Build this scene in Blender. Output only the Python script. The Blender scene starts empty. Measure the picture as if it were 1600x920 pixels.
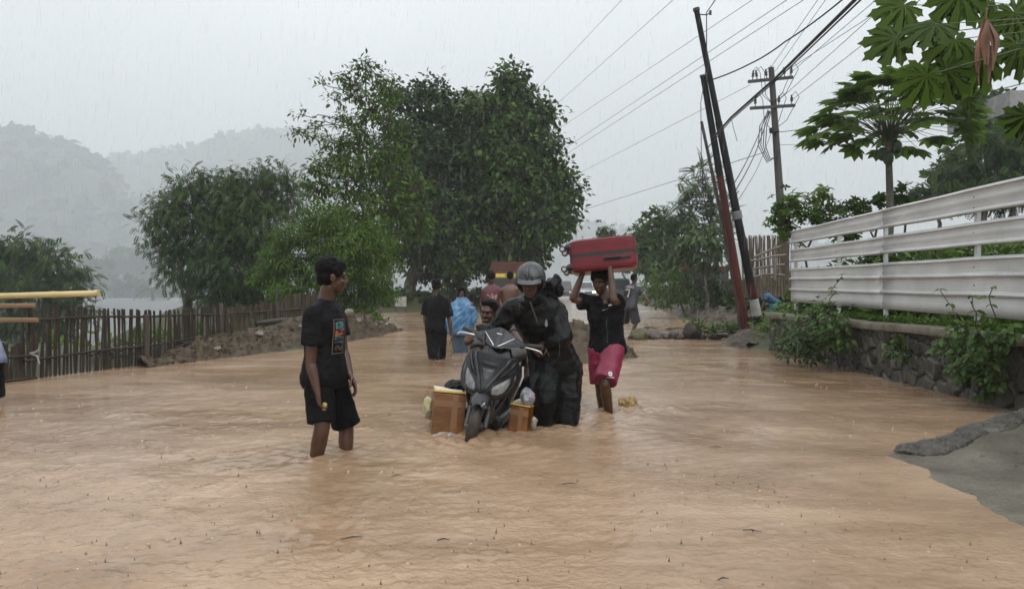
import bpy, bmesh, math, random
import numpy as np
from mathutils import Vector, Matrix, noise, Euler
from mathutils.bvhtree import BVHTree

S = bpy.context.scene
COL = S.collection
R = math.radians
random.seed(7); rng = np.random.default_rng(7)

# ------------------------------------------------------------------ camera, sky, sun, exposure
F, H = 1164.0, 1.12          # focal length in photo pixels, eye height above the flood water
cam = bpy.data.cameras.new('camera'); cam.sensor_width = 36; cam.lens = 36*F/1600
cam.clip_start = .05; cam.clip_end = 3000
co = bpy.data.objects.new('camera', cam); COL.objects.link(co)
co.location = (0, 0, H); co.rotation_euler = (R(90), 0, 0); S.camera = co
S.render.resolution_x, S.render.resolution_y = 1024, 588

world = bpy.data.worlds.new("World"); S.world = world; world.use_nodes = True
wn = world.node_tree; wn.nodes.clear()
def N(nt, typ, **kw):
    n = nt.nodes.new(typ)
    for k, v in kw.items():
        if k.startswith('i_'): n.inputs[k[2:].replace('_', ' ')].default_value = v
        else: setattr(n, k, v)
    return n
sky = N(wn, 'ShaderNodeTexSky', sky_type='NISHITA', sun_disc=False, sun_elevation=R(55), sun_rotation=R(150), dust_density=4.0)
hs = N(wn, 'ShaderNodeHueSaturation'); hs.inputs['Saturation'].default_value = .0
cl = N(wn, 'ShaderNodeMix', data_type='RGBA'); cl.inputs[0].default_value = .82       # an even cloud deck over the clear sky
tcw = N(wn, 'ShaderNodeTexCoord'); nz = N(wn, 'ShaderNodeTexNoise'); nz.inputs['Scale'].default_value = 2.2; nz.inputs['Detail'].default_value = 5
rp = N(wn, 'ShaderNodeValToRGB'); rp.color_ramp.elements[0].position = .3; rp.color_ramp.elements[0].color = (6.5, 6.8, 7.1, 1)
rp.color_ramp.elements[1].position = .75; rp.color_ramp.elements[1].color = (8.6, 8.85, 9.0, 1)
sx = N(wn, 'ShaderNodeSeparateXYZ'); mr = N(wn, 'ShaderNodeMapRange')
mr.inputs['From Min'].default_value = .05; mr.inputs['From Max'].default_value = .9; mr.inputs['To Min'].default_value = 1.0; mr.inputs['To Max'].default_value = 2.4
ml = N(wn, 'ShaderNodeMix', data_type='RGBA', blend_type='MULTIPLY'); ml.inputs[0].default_value = 1
bg = N(wn, 'ShaderNodeBackground'); bg.inputs['Strength'].default_value = .085
wo = N(wn, 'ShaderNodeOutputWorld')
L = wn.links.new
L(sky.outputs[0], hs.inputs['Color']); L(tcw.outputs['Generated'], nz.inputs['Vector']); L(nz.outputs['Fac'], rp.inputs[0])
L(tcw.outputs['Generated'], sx.inputs[0]); L(sx.outputs['Z'], mr.inputs['Value'])
L(rp.outputs[0], ml.inputs[6]); L(mr.outputs[0], ml.inputs[7])
L(hs.outputs[0], cl.inputs[6]); L(ml.outputs[2], cl.inputs[7]); L(cl.outputs[2], bg.inputs['Color']); L(bg.outputs[0], wo.inputs[0])

sl = bpy.data.lights.new('sun', 'SUN'); sl.energy = .5; sl.angle = R(50); sl.color = (1, .97, .93)
so = bpy.data.objects.new('sun', sl); COL.objects.link(so); so.rotation_euler = (R(35), 0, R(30))

S.view_settings.view_transform = 'Standard'; S.view_settings.look = 'None'; S.view_settings.gamma = 1
S.view_settings.use_curve_mapping = False; S.view_settings.exposure = 0.57
cy = S.cycles if hasattr(S, 'cycles') else None
S.render.engine = 'CYCLES'; cy = S.cycles
cy.use_denoising = True; cy.max_bounces = 8; cy.volume_bounces = 1; cy.transparent_max_bounces = 12
cy.diffuse_bounces = 3; cy.glossy_bounces = 3; cy.caustics_reflective = False; cy.caustics_refractive = False
HAZE_DENSITY = .0009

# ------------------------------------------------------------------ helpers
def P(px, py, d):            # a point of the place, d metres ahead, seen at photo pixel px, py
    return Vector(((px-800)*d/F, d, H-(py-460)*d/F))

def tag(o, label=None, cat=None, group=None, kind=None):
    if label: o['label'] = label
    if cat: o['category'] = cat
    if group: o['group'] = group
    if kind: o['kind'] = kind
    return o

def empty(name, loc, label=None, cat=None, group=None, rot=(0, 0, 0)):
    o = bpy.data.objects.new(name, None); COL.objects.link(o); o.empty_display_size = .1
    o.location = loc; o.rotation_euler = rot
    return tag(o, label, cat, group)

def wmat(o):
    m = Matrix.LocRotScale(o.location, o.rotation_euler, None)
    return wmat(o.parent) @ m if o.parent else m

_mats = {}
def pm(name, c, rough=.5, var=.25, scale=6, bump=0, bscale=40, metal=0, spec=.5, coat=0, c2=None, stretch=(1, 1, 1), sss=0, emit=0):
    if name in _mats: return _mats[name]
    m = bpy.data.materials.new(name); _mats[name] = m; m.use_nodes = True; nt = m.node_tree
    b = nt.nodes['Principled BSDF']; l = nt.links.new
    b.inputs['Roughness'].default_value = rough; b.inputs['Metallic'].default_value = metal
    b.inputs['Specular IOR Level'].default_value = spec; b.inputs['Coat Weight'].default_value = coat
    tc = N(nt, 'ShaderNodeTexCoord'); mp = N(nt, 'ShaderNodeMapping'); mp.inputs['Scale'].default_value = stretch
    l(tc.outputs['Object'], mp.inputs[0])
    nz = N(nt, 'ShaderNodeTexNoise'); nz.inputs['Scale'].default_value = scale; nz.inputs['Detail'].default_value = 7; nz.inputs['Roughness'].default_value = .6
    l(mp.outputs[0], nz.inputs['Vector'])
    rp = N(nt, 'ShaderNodeValToRGB'); e = rp.color_ramp.elements
    lo = tuple(max(0, x*(1-var)) for x in c); hi = c2 if c2 else tuple(min(1, x*(1+var)) for x in c)
    e[0].position = .3; e[0].color = (*lo, 1); e[1].position = .72; e[1].color = (*hi, 1)
    l(nz.outputs['Fac'], rp.inputs[0]); l(rp.outputs[0], b.inputs['Base Color'])
    if bump:
        n2 = N(nt, 'ShaderNodeTexNoise'); n2.inputs['Scale'].default_value = bscale; n2.inputs['Detail'].default_value = 5
        l(mp.outputs[0], n2.inputs['Vector'])
        bp = N(nt, 'ShaderNodeBump'); bp.inputs['Strength'].default_value = bump; bp.inputs['Distance'].default_value = .02
        l(n2.outputs['Fac'], bp.inputs['Height']); l(bp.outputs[0], b.inputs['Normal'])
    if sss: b.inputs['Subsurface Weight'].default_value = sss; b.inputs['Subsurface Radius'].default_value = (.02, .008, .005)
    if emit: b.inputs['Emission Color'].default_value = (*c, 1); b.inputs['Emission Strength'].default_value = emit
    return m

def leafmat(name, dark, light, rough=.45, trans=.3):
    if name in _mats: return _mats[name]
    m = bpy.data.materials.new(name); _mats[name] = m; m.use_nodes = True; nt = m.node_tree; l = nt.links.new
    b = nt.nodes['Principled BSDF']; b.inputs['Roughness'].default_value = rough; b.inputs['Specular IOR Level'].default_value = .14
    at = N(nt, 'ShaderNodeAttribute', attribute_name='tint'); rp = N(nt, 'ShaderNodeValToRGB'); e = rp.color_ramp.elements
    e[0].color = (*dark, 1); e[1].color = (*light, 1)
    l(at.outputs['Fac'], rp.inputs[0]); l(rp.outputs[0], b.inputs['Base Color'])
    t = N(nt, 'ShaderNodeBsdfTranslucent'); l(rp.outputs[0], t.inputs[0])
    mx = N(nt, 'ShaderNodeMixShader'); mx.inputs[0].default_value = trans
    l(b.outputs[0], mx.inputs[1]); l(t.outputs[0], mx.inputs[2]); l(mx.outputs[0], nt.nodes['Material Output'].inputs[0])
    return m

def mesh_np(name, v, f, tint=None, smooth=False):
    """v (n,3), f: list of arrays (m,k) of faces of k corners"""
    me = bpy.data.meshes.new(name); v = np.asarray(v, np.float32)
    me.vertices.add(len(v)); me.vertices.foreach_set('co', v.ravel())
    if not isinstance(f, list): f = [f]
    f = [np.asarray(x, np.int32) for x in f if len(x)]
    loops = np.concatenate([x.ravel() for x in f]); tot = np.concatenate([np.full(len(x), x.shape[1], np.int32) for x in f])
    st = np.concatenate([[0], np.cumsum(tot)[:-1]]).astype(np.int32)
    me.loops.add(len(loops)); me.loops.foreach_set('vertex_index', loops)
    me.polygons.add(len(tot)); me.polygons.foreach_set('loop_start', st)
    if smooth: me.polygons.foreach_set('use_smooth', np.ones(len(tot), bool))
    me.update(calc_edges=True)
    if tint is not None:
        a = me.attributes.new('tint', 'FLOAT', 'POINT'); a.data.foreach_set('value', np.asarray(tint, np.float32))
    return me

def link(name, me, m=None, parent=None, loc=None):
    """me holds world coordinates; they become local to the parent (or to loc)"""
    o = bpy.data.objects.new(name, me); COL.objects.link(o)
    if m: me.materials.clear(); me.materials.append(m)
    if parent is not None:
        o.parent = parent; me.transform(wmat(parent).inverted())
    else:
        if loc is None:
            n = len(me.vertices); a = np.empty(n*3, np.float32); me.vertices.foreach_get('co', a); a = a.reshape(-1, 3)
            loc = ((a[:, 0].min()+a[:, 0].max())/2, (a[:, 1].min()+a[:, 1].max())/2, a[:, 2].min())
        me.transform(Matrix.Translation(-Vector(loc))); o.location = loc
    return o

def frame_of(t):
    t = Vector(t).normalized(); a = Vector((0, 0, 1)) if abs(t.z) < .9 else Vector((1, 0, 0))
    x = t.cross(a).normalized(); return x, t.cross(x).normalized()

class MB:
    def __init__(s, xf=None): s.v = []; s.f = []; s.xf = xf
    def add(s, vs, fs):
        n = len(s.v)
        s.v += [tuple(s.xf @ Vector(p)) if s.xf else tuple(p) for p in vs]
        s.f += [tuple(i+n for i in q) for q in fs]; return s
    def box(s, c, d, rot=None, taper=1.0):
        c = Vector(c); m = rot.to_matrix() if isinstance(rot, Euler) else (rot or Matrix.Identity(3)); vs = []
        for z in (-.5, .5):
            k = taper if z > 0 else 1
            for x, y in ((-.5, -.5), (.5, -.5), (.5, .5), (-.5, .5)): vs.append(c + m @ Vector((x*d[0]*k, y*d[1]*k, z*d[2])))
        return s.add(vs, [(3, 2, 1, 0), (4, 5, 6, 7), (0, 1, 5, 4), (1, 2, 6, 5), (2, 3, 7, 6), (3, 0, 4, 7)])
    def loft(s, rings, n=14, cap=True, power=2.0):
        """rings: (centre, ax, ay) half-axis vectors"""
        vs = []; fs = []
        for c, ax, ay in rings:
            c, ax, ay = Vector(c), Vector(ax), Vector(ay)
            for k in range(n):
                a = 2*math.pi*k/n; ca, sa = math.cos(a), math.sin(a); q = 2/power
                vs.append(c + ax*math.copysign(abs(ca)**q, ca) + ay*math.copysign(abs(sa)**q, sa))
        for i in range(len(rings)-1):
            for k in range(n):
                k2 = (k+1) % n; fs.append((i*n+k, i*n+k2, (i+1)*n+k2, (i+1)*n+k))
        if cap: fs.append(tuple(range(n-1, -1, -1))); m = (len(rings)-1)*n; fs.append(tuple(range(m, m+n)))
        return s.add(vs, fs)
    def tube(s, pts, r, n=8, cap=True):
        pts = [Vector(p) for p in pts]; rs = r if isinstance(r, (list, tuple)) else [r]*len(pts); rings = []; px = None
        for i, p in enumerate(pts):
            t = (pts[min(i+1, len(pts)-1)] - pts[max(i-1, 0)])
            if t.length < 1e-9: t = Vector((0, 0, 1))
            t.normalize()
            if px is None: x, y = frame_of(t)
            else:
                x = px - t*px.dot(t)
                if x.length < 1e-6: x, y = frame_of(t)
                x.normalize(); y = t.cross(x)
            px = x; rings.append((p, x*rs[i], y*rs[i]))
        return s.loft(rings, n, cap)
    def ell(s, c, r, rot=None, nu=14, nv=9):
        c = Vector(c); m = rot or Matrix.Identity(3); vs = [c + m @ Vector((0, 0, -r[2]))]; fs = []
        for j in range(1, nv):
            b = -math.pi/2 + math.pi*j/nv
            for i in range(nu):
                a = 2*math.pi*i/nu
                vs.append(c + m @ Vector((r[0]*math.cos(a)*math.cos(b), r[1]*math.sin(a)*math.cos(b), r[2]*math.sin(b))))
        vs.append(c + m @ Vector((0, 0, r[2])))
        for i in range(nu): fs.append((0, 1+(i+1) % nu, 1+i))
        for j in range(nv-2):
            for i in range(nu):
                a, b = 1+j*nu+i, 1+j*nu+(i+1) % nu; fs.append((a, b, b+nu, a+nu))
        t = len(vs)-1; o = 1+(nv-2)*nu
        for i in range(nu): fs.append((o+i, o+(i+1) % nu, t))
        return s.add(vs, fs)
    def prism(s, poly, fn, back):
        """poly: 2D outline, fn(u,v)->front point, back: offset vector"""
        n = len(poly); b = Vector(back); fr = [Vector(fn(u, v)) for u, v in poly]
        return s.add(fr+[p+b for p in fr], [tuple(range(n)), tuple(range(2*n-1, n-1, -1))]+[(i, i+n, (i+1) % n+n, (i+1) % n) for i in range(n)])
    def grid(s, nu, nv, fn, closed=False):
        vs = [fn(i/(nu-1), j/(nv-1)) for j in range(nv) for i in range(nu)]
        return s.add(vs, [(j*nu+i, j*nu+i+1, (j+1)*nu+i+1, (j+1)*nu+i) for j in range(nv-1) for i in range(nu-1)])
    def mesh(s, name='m', smooth=True):
        me = bpy.data.meshes.new(name); me.from_pydata(s.v, [], s.f); me.validate(); me.update()
        if smooth: me.polygons.foreach_set('use_smooth', np.ones(len(me.polygons), bool))
        return me
    def build(s, name, m, parent=None, smooth=True, bevel=0, loc=None, solid=0, sub=0):
        o = link(name, s.mesh(name, smooth), m, parent, loc)
        if solid:
            q = o.modifiers.new('solid', 'SOLIDIFY'); q.thickness = solid; q.offset = 0
        if bevel:
            q = o.modifiers.new('bevel', 'BEVEL'); q.width = bevel; q.segments = 2; q.limit_method = 'ANGLE'
        if sub:
            q = o.modifiers.new('sub', 'SUBSURF'); q.levels = sub; q.render_levels = sub
        if smooth and not sub and not bevel:
            try: o.data.set_sharp_from_angle(angle=R(40))
            except Exception: pass
        return o

def fuse(mb, voxel, it=4, factor=.5):
    """one continuous surface out of overlapping closed shapes"""
    me = mb.mesh('tmp'); o = bpy.data.objects.new('tmp', me); COL.objects.link(o)
    q = o.modifiers.new('r', 'REMESH'); q.mode = 'VOXEL'; q.voxel_size = voxel; q.use_smooth_shade = True
    if it: q = o.modifiers.new('s', 'SMOOTH'); q.iterations = it; q.factor = factor
    dg = bpy.context.evaluated_depsgraph_get(); r = bpy.data.meshes.new_from_object(o.evaluated_get(dg))
    bpy.data.objects.remove(o); bpy.data.meshes.remove(me)
    r.polygons.foreach_set('use_smooth', np.ones(len(r.polygons), bool))
    return r

def getco(me):
    a = np.empty(len(me.vertices)*3, np.float32); me.vertices.foreach_get('co', a); return a.reshape(-1, 3).astype(np.float64)
def setco(me, a): me.vertices.foreach_set('co', np.asarray(a, np.float32).ravel()); me.update()
def getno(me):
    a = np.empty(len(me.vertices)*3, np.float32); me.vertices.foreach_get('normal', a); return a.reshape(-1, 3).astype(np.float64)

_wv = {}
def wavy(p, scale, seed=0, n=14):
    """cheap smooth noise: crossed sines, about -1..1"""
    k = (seed, n)
    if k not in _wv:
        g = np.random.default_rng(seed+100); d = g.normal(size=(n, 3)); d /= np.linalg.norm(d, axis=1)[:, None]
        _wv[k] = (d*g.uniform(.6, 2.2, (n, 1)), g.uniform(0, 6.28, n))
    d, ph = _wv[k]; p = np.asarray(p)
    w = sum(np.sin(p @ (d[i]*scale) + ph[i] + 1.2*np.sin(p @ (d[(i+3) % n]*scale*.7) + ph[(i+5) % n])) for i in range(n))
    return w/math.sqrt(n)

def wrinkle(me, amp, scale=14, seed=0, stretch=(1, 1, .45)):
    p = getco(me); q = p*np.array(stretch)
    w = wavy(q, scale, seed); w = 1-np.abs(w)*1.1
    fine = wavy(p, scale*2.7, seed+1)
    setco(me, p + getno(me)*(amp*(w*.7+fine*.3))[:, None]); return me

# ------------------------------------------------------------------ leaves
def tmpl_diamond(w=.42, fold=.12):
    v = np.array([[0, 0, 0], [w/2, .45, fold], [0, .5, 0], [-w/2, .45, fold], [0, 1, -.05]])
    return v, np.array([[0, 1, 4], [0, 2, 4]])*0+np.array([[0, 1, 2], [1, 4, 2]]), np.array([[0, 2, 3], [3, 2, 4]])
def T_leaf(w=.42, fold=.1, droop=.1):
    v = np.array([[0, 0, 0], [w*.4, .25, fold*.8], [w*.5, .55, fold*.6-droop*.3], [0, 1, -droop], [-w*.5, .55, fold*.6-droop*.3], [-w*.4, .25, fold*.8], [0, .5, -droop*.2]])
    return v, np.array([[0, 1, 6], [1, 2, 6], [2, 3, 6], [3, 4, 6], [4, 5, 6], [5, 0, 6]])
def T_small(w=.4, fold=.08):
    return np.array([[0, 0, 0], [w/2, .5, fold], [0, 1, 0], [-w/2, .5, fold]]), np.array([[0, 1, 2], [0, 2, 3]])
def T_spray(n=9, lw=.1, ll=.3, droop=.25, opposite=True):
    vs, fs = [], []; b, bf = T_small(lw/ll, .05)
    for i in range(n):
        t = (i+1)/n
        for sgn in ((-1, 1) if opposite else ((-1)**i,)):
            a = sgn*(R(62)-.35*t*R(62)); ca, sa = math.cos(a), math.sin(a)
            k = ll*(1-.45*abs(t-.45)*1.3)
            q = np.stack([b[:, 0]*k*ca + b[:, 1]*k*sa, -b[:, 0]*k*sa + b[:, 1]*k*ca, b[:, 2]*k - .25*b[:, 1]*k*droop*2], 1) + np.array([0, t, -droop*t*t])
            fs.append(bf+len(vs)*4); vs.append(q)
    return np.concatenate(vs), np.concatenate(fs)
def T_bunch(n=6, w=.4, seed=3):
    g = np.random.default_rng(seed); b, bf = T_leaf(w, .08, .15); vs, fs = [], []
    for i in range(n):
        a = 2.4*i; el = g.uniform(-.5, .5); k = g.uniform(.7, 1)
        d = np.array([math.cos(a)*math.cos(el), math.sin(a)*math.cos(el), math.sin(el)]); s_ = np.cross(d, [0, 0, 1]); s_ /= np.linalg.norm(s_); u = np.cross(s_, d)
        vs.append((b[:, :1]*s_ + b[:, 1:2]*d + b[:, 2:]*u)*k); fs.append(bf+i*len(b))
    return np.concatenate(vs), np.concatenate(fs)
def scatter(T, pos, dirs, ups, size, tint):
    """stamp the template: local y along dirs, local z along ups"""
    tv, tf = T; n = len(pos)
    y = dirs/np.maximum(1e-6, np.linalg.norm(dirs, axis=1))[:, None]
    x = np.cross(y, ups); x /= np.maximum(1e-6, np.linalg.norm(x, axis=1))[:, None]; z = np.cross(x, y)
    v = (tv[None, :, 0, None]*x[:, None] + tv[None, :, 1, None]*y[:, None] + tv[None, :, 2, None]*z[:, None])*size[:, None, None] + pos[:, None]
    f = tf[None] + (np.arange(n)*len(tv))[:, None, None]
    return v.reshape(-1, 3), f.reshape(-1, tf.shape[1]), np.repeat(tint, len(tv))
# ------------------------------------------------------------------ the lie of the land
def ss(t): t = np.clip(t, 0, 1); return t*t*(3-2*t)
_ly = [-12, 6, 9, 11.8, 13.5, 15.3, 18, 21.7, 23, 24.5, 26, 36, 37.5, 38.5, 45, 60, 80, 130, 700]
_lx = [-7.8, -7.25, -6.85, -5.95, -5.0, -4.2, -3.9, -3.45, -3.9, -5.5, -7, -7, -4, -1.2, .6, 2.2, 3.5, 8, 60]
_ry = [-12, 14.6, 15.2, 15.7, 17.5, 19, 20.5, 25, 45, 80, 130, 700]
_rx = [4.4, 5.4, 5.1, 4.75, 4.95, 5.9, 6.4, 6.9, 8.5, 11, 16, 80]
def XL(y): return np.interp(y, _ly, _lx)
def XR(y): return np.interp(y, _ry, _rx)
def WZ(y): return np.where(y < 20, 0, np.minimum(.05*np.clip((y-20)/1.2, 0, 1) + .0115*(np.clip(y, 20, 90)-20), 1.0))
def ground(x, y):
    x = np.asarray(x, float); y = np.asarray(y, float); w = WZ(y); dl = XL(y)-x; dr = x-XR(y)
    ins = -np.maximum(dl, dr)
    z = w - .3*ss(ins/1.0)
    near = ss((36-y)/3)
    left = near*(.3*ss(dl/.7) - 2.2*ss((dl-1.0-1.6*ss((y-12)/8)*ss((24-y)/2))/3.6)) + (1-near)*(.75*ss(dl/1.6) - 3.2*ss((dl-7)/9))
    k = np.where(y < 15.1, .15, 1.6)
    right = np.where(y < 15.1, .62, .75)*ss(dr/k) + .09*np.clip(dr-1.2, 0, 60)
    z = np.where(dl > 0, w+left, np.where(dr > 0, w+right, z))
    p = np.stack([x, y, 0*x], -1).reshape(-1, 3)
    n = wavy(p, 1.9, 5).reshape(x.shape)*.03 + wavy(p, 6, 6).reshape(x.shape)*.012
    return z + n*ss((np.maximum(dl, dr)+.1)/.4)
def gz(x, y): return float(ground(np.array([x]), np.array([y]))[0])

xs = np.concatenate([-np.geomspace(3000, 9.2, 68), np.arange(-9, 12, .13), np.geomspace(12.2, 3000, 68)])
ys = np.concatenate([np.arange(-12, 2, .6), np.geomspace(2, 48, 260), np.geomspace(48.6, 2600, 80)])
X, Y = np.meshgrid(xs, ys); Z = ground(X, Y)
def gridfaces(nu, nv):
    i = np.arange(nv-1)[:, None]*nu + np.arange(nu-1)[None]; i = i.ravel()
    return np.stack([i, i+1, i+nu+1, i+nu], 1)
m_soil = pm('wet_soil', (.075, .062, .036), .75, .4, 1.3, .5, 30, c2=(.06, .075, .028))
g = link('ground', mesh_np('ground', np.stack([X, Y, Z], -1).reshape(-1, 3), gridfaces(len(xs), len(ys)), smooth=True), m_soil)
tag(g, kind='structure')

# ------------------------------------------------------------------ flood water on the road
def water_mat():
    m = bpy.data.materials.new('muddy_water'); m.use_nodes = True; nt = m.node_tree; l = nt.links.new
    b = nt.nodes['Principled BSDF']; b.inputs['Roughness'].default_value = .09; b.inputs['IOR'].default_value = 1.33
    tc = N(nt, 'ShaderNodeTexCoord'); mp = N(nt, 'ShaderNodeMapping'); mp.inputs['Scale'].default_value = (.75, 1.3, 1); l(tc.outputs['Object'], mp.inputs[0])
    n1 = N(nt, 'ShaderNodeTexNoise'); n1.inputs['Scale'].default_value = .55; n1.inputs['Detail'].default_value = 9; n1.inputs['Roughness'].default_value = .65; n1.inputs['Distortion'].default_value = .6
    l(mp.outputs[0], n1.inputs['Vector'])
    rp = N(nt, 'ShaderNodeValToRGB'); e = rp.color_ramp.elements
    e[0].position = .34; e[0].color = (.185, .110, .060, 1); e[1].position = .68; e[1].color = (.45, .315, .208, 1)
    n7 = N(nt, 'ShaderNodeTexNoise'); n7.inputs['Scale'].default_value = 9; n7.inputs['Detail'].default_value = 10; n7.inputs['Roughness'].default_value = .72; n7.inputs['Distortion'].default_value = .5; l(mp.outputs[0], n7.inputs['Vector'])
    x7 = N(nt, 'ShaderNodeMix'); x7.inputs[0].default_value = .22; l(n1.outputs['Fac'], x7.inputs[2]); l(n7.outputs['Fac'], x7.inputs[3]); l(x7.outputs[0], rp.inputs[0])
    l(rp.outputs[0], b.inputs['Base Color'])
    n2 = N(nt, 'ShaderNodeTexNoise'); n2.inputs['Scale'].default_value = 34; n2.inputs['Detail'].default_value = 7; n2.inputs['Distortion'].default_value = .15
    l(tc.outputs['Object'], n2.inputs['Vector'])
    n3 = N(nt, 'ShaderNodeTexNoise'); n3.inputs['Scale'].default_value = 5; n3.inputs['Detail'].default_value = 4; n3.inputs['Distortion'].default_value = .2; l(mp.outputs[0], n3.inputs['Vector'])
    # rings left by the rain
    vo = N(nt, 'ShaderNodeTexVoronoi'); vo.inputs['Scale'].default_value = 9; l(tc.outputs['Object'], vo.inputs['Vector'])
    mu = N(nt, 'ShaderNodeMath', operation='MULTIPLY'); mu.inputs[1].default_value = 60; l(vo.outputs['Distance'], mu.inputs[0])
    si = N(nt, 'ShaderNodeMath', operation='SINE'); l(mu.outputs[0], si.inputs[0])
    fo = N(nt, 'ShaderNodeMapRange'); fo.inputs['From Min'].default_value = .05; fo.inputs['From Max'].default_value = .42; fo.inputs['To Min'].default_value = 1; fo.inputs['To Max'].default_value = 0; l(vo.outputs['Distance'], fo.inputs['Value'])
    m2 = N(nt, 'ShaderNodeMath', operation='MULTIPLY'); l(si.outputs[0], m2.inputs[0]); l(fo.outputs[0], m2.inputs[1])
    a1 = N(nt, 'ShaderNodeMath', operation='MULTIPLY_ADD'); a1.inputs[1].default_value = .16; l(m2.outputs[0], a1.inputs[0]); l(n2.outputs['Fac'], a1.inputs[2])
    a2 = N(nt, 'ShaderNodeMath', operation='MULTIPLY_ADD'); a2.inputs[1].default_value = .75; l(n3.outputs['Fac'], a2.inputs[0]); l(a1.outputs[0], a2.inputs[2])
    bp = N(nt, 'ShaderNodeBump'); bp.inputs['Strength'].default_value = .43; bp.inputs['Distance'].default_value = .022; n6 = N(nt, 'ShaderNodeTexNoise'); n6.inputs['Scale'].default_value = .5; n6.inputs['Detail'].default_value = 3; l(mp.outputs[0], n6.inputs['Vector']); r6 = N(nt, 'ShaderNodeMapRange'); r6.inputs['From Min'].default_value = .38; r6.inputs['From Max'].default_value = .62; r6.inputs['To Min'].default_value = .25; r6.inputs['To Max'].default_value = 1.35; l(n6.outputs['Fac'], r6.inputs['Value']); a3 = N(nt, 'ShaderNodeMath', operation='MULTIPLY'); l(a2.outputs[0], a3.inputs[0]); l(r6.outputs[0], a3.inputs[1]); l(a3.outputs[0], bp.inputs['Height']); l(bp.outputs[0], b.inputs['Normal'])
    return m
M_WATER = water_mat()
wy = np.concatenate([np.arange(-10, 1.8, .3), np.geomspace(1.8, 100, 640)]); nu = 560
u = np.linspace(0, 1, nu)
YY = np.repeat(wy[:, None], nu, 1)
lo = XL(wy)-.45; hi = XR(wy)+.5
XX = lo[:, None] + (hi-lo)[:, None]*u[None]
w = WZ(YY)
g2 = np.random.default_rng(5); hz = np.zeros_like(XX)
for lam in np.geomspace(.09, 1.3, 26):
    a = g2.normal(-.5*math.pi, 1.15); k = 2*math.pi/lam; amp = .0024*lam**.75
    env = .55+.45*np.sin(XX*g2.uniform(.3, 1.4)+YY*g2.uniform(.3, 1.1)+g2.uniform(0, 6))
    vis = np.clip((lam-.0030*YY)/.08, 0, 1)
    hz += amp*env*vis*np.sin(k*(XX*math.cos(a)+YY*math.sin(a)) + g2.uniform(0, 6) + 1.3*np.sin(XX*2.1+YY*1.1+a))
hz *= 1 + 1.2*np.exp(-((YY-20.8)/1.6)**2) + .8*np.exp(-((XX-1.1)**2+(YY-6.8)**2)/1.5)
# churned water and ring waves about what stands in it
for cx, cy_, am, rr in ((-.3, 5.75, .030, .30), (.55, 6.35, .016, .45), (-1.39, 5.2, .007, .35), (-1.18, 5.4, .007, .3), (.92, 7.15, .022, .3), (1.15, 7.3, .020, .25), (-.6, 6.1, .012, .3), (-1.3, 12.7, .012, .4), (-.98, 14.2, .012, .4), (3.2, 20, .02, .5)):
    r = np.hypot(XX-cx, YY-cy_)
    hz += am*np.exp(-(r/rr)**2)*np.sin(XX*31+YY*17+2*np.sin(YY*23-XX*9))*.8
    hz += am*.55*np.exp(-r/(rr*1.5))*np.sin(r*40+1.5*np.sin(XX*5+YY*3))*(.35+.65*np.sin(np.arctan2(YY-cy_, XX-cx)*3+cx*9))
for i in range(900):
    yc = 2.6*math.exp(g2.uniform(0, 1)*1.05); xc = g2.uniform(-.72, .72)*yc; rr = g2.uniform(.03, .09)
    j0, j1 = np.searchsorted(wy, [yc-.16, yc+.16]); sub_ = np.hypot(XX[j0:j1]-xc, YY[j0:j1]-yc); hz[j0:j1] += .0035*np.cos((sub_-rr)*95)*np.exp(-((sub_-rr)/.035)**2)
# wake line that trails from the wading legs
t = np.clip((XX-1.05)/1.6, 0, 1); hz += .02*np.exp(-((YY-7.25-.45*t)/.09)**2)*(XX > 1.05)*(1-t)*(.6+.4*np.sin(XX*37)+.5*np.sin(XX*71+YY*20))
hz *= np.where(YY < 5.6, np.clip((2.35-XX)/.7, .12, 1), 1)*(.55+.9*ss(.5+.5*wavy(np.stack([XX*.6, YY, 0*XX], -1).reshape(-1, 3), .55, 17).reshape(XX.shape)))
sh = ss(np.minimum(u, 1-u)[None]*(hi-lo)[:, None]/.5)
W3 = np.stack([XX, YY, w+hz*(.35+.65*sh)], -1)
water = link('flood_water', mesh_np('flood_water', W3.reshape(-1, 3), gridfaces(nu, len(wy)), smooth=True), M_WATER, loc=(0, 0, 0))
tag(water, kind='structure')

# grey flooded fields beyond the picket fence
m_riv = pm('river_water', (.10, .11, .105), .35, .2, .4, .4, 1.5, spec=.2)
riv = MB().grid(2, 2, lambda a, b: (-1500+a*1491, 6+b*900, -1.45)).build('river', m_riv); tag(riv, kind='structure')

# ------------------------------------------------------------------ hills in the mist
m_hill = pm('hill_forest_floor', (.045, .06, .03), .9, .4, .05)
def hill(name, ridge, d0, d1, px0, px1, n, seed):
    pxs = np.linspace(px0, px1, n); ts = np.linspace(0, 1.6, 46)
    ry = np.interp(pxs, [r[0] for r in ridge], [r[1] for r in ridge])
    Hh = (460-ry)*d1/F
    D = d0 + (d1-d0)*ts[:, None]*np.ones_like(pxs)[None]
    prof = np.where(ts < 1, ss(ts)**.85, 1-.9*ss((ts-1)/.6))[:, None]
    Xh = (pxs[None]-800)*D/F; p = np.stack([Xh, D, 0*D], -1).reshape(-1, 3)
    rough = (wavy(p, .0095, seed)*11 + wavy(p, .03, seed+1)*5.2).reshape(D.shape)
    Zh = -2 + prof*(Hh[None]+2) + rough*ss(prof*3)
    V = np.stack([Xh, D, Zh], -1)
    o = link(name, mesh_np(name, V.reshape(-1, 3), gridfaces(n, len(ts)), smooth=True), m_hill); tag(o, kind='structure')
    return V[:34].reshape(-1, 3)
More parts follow.
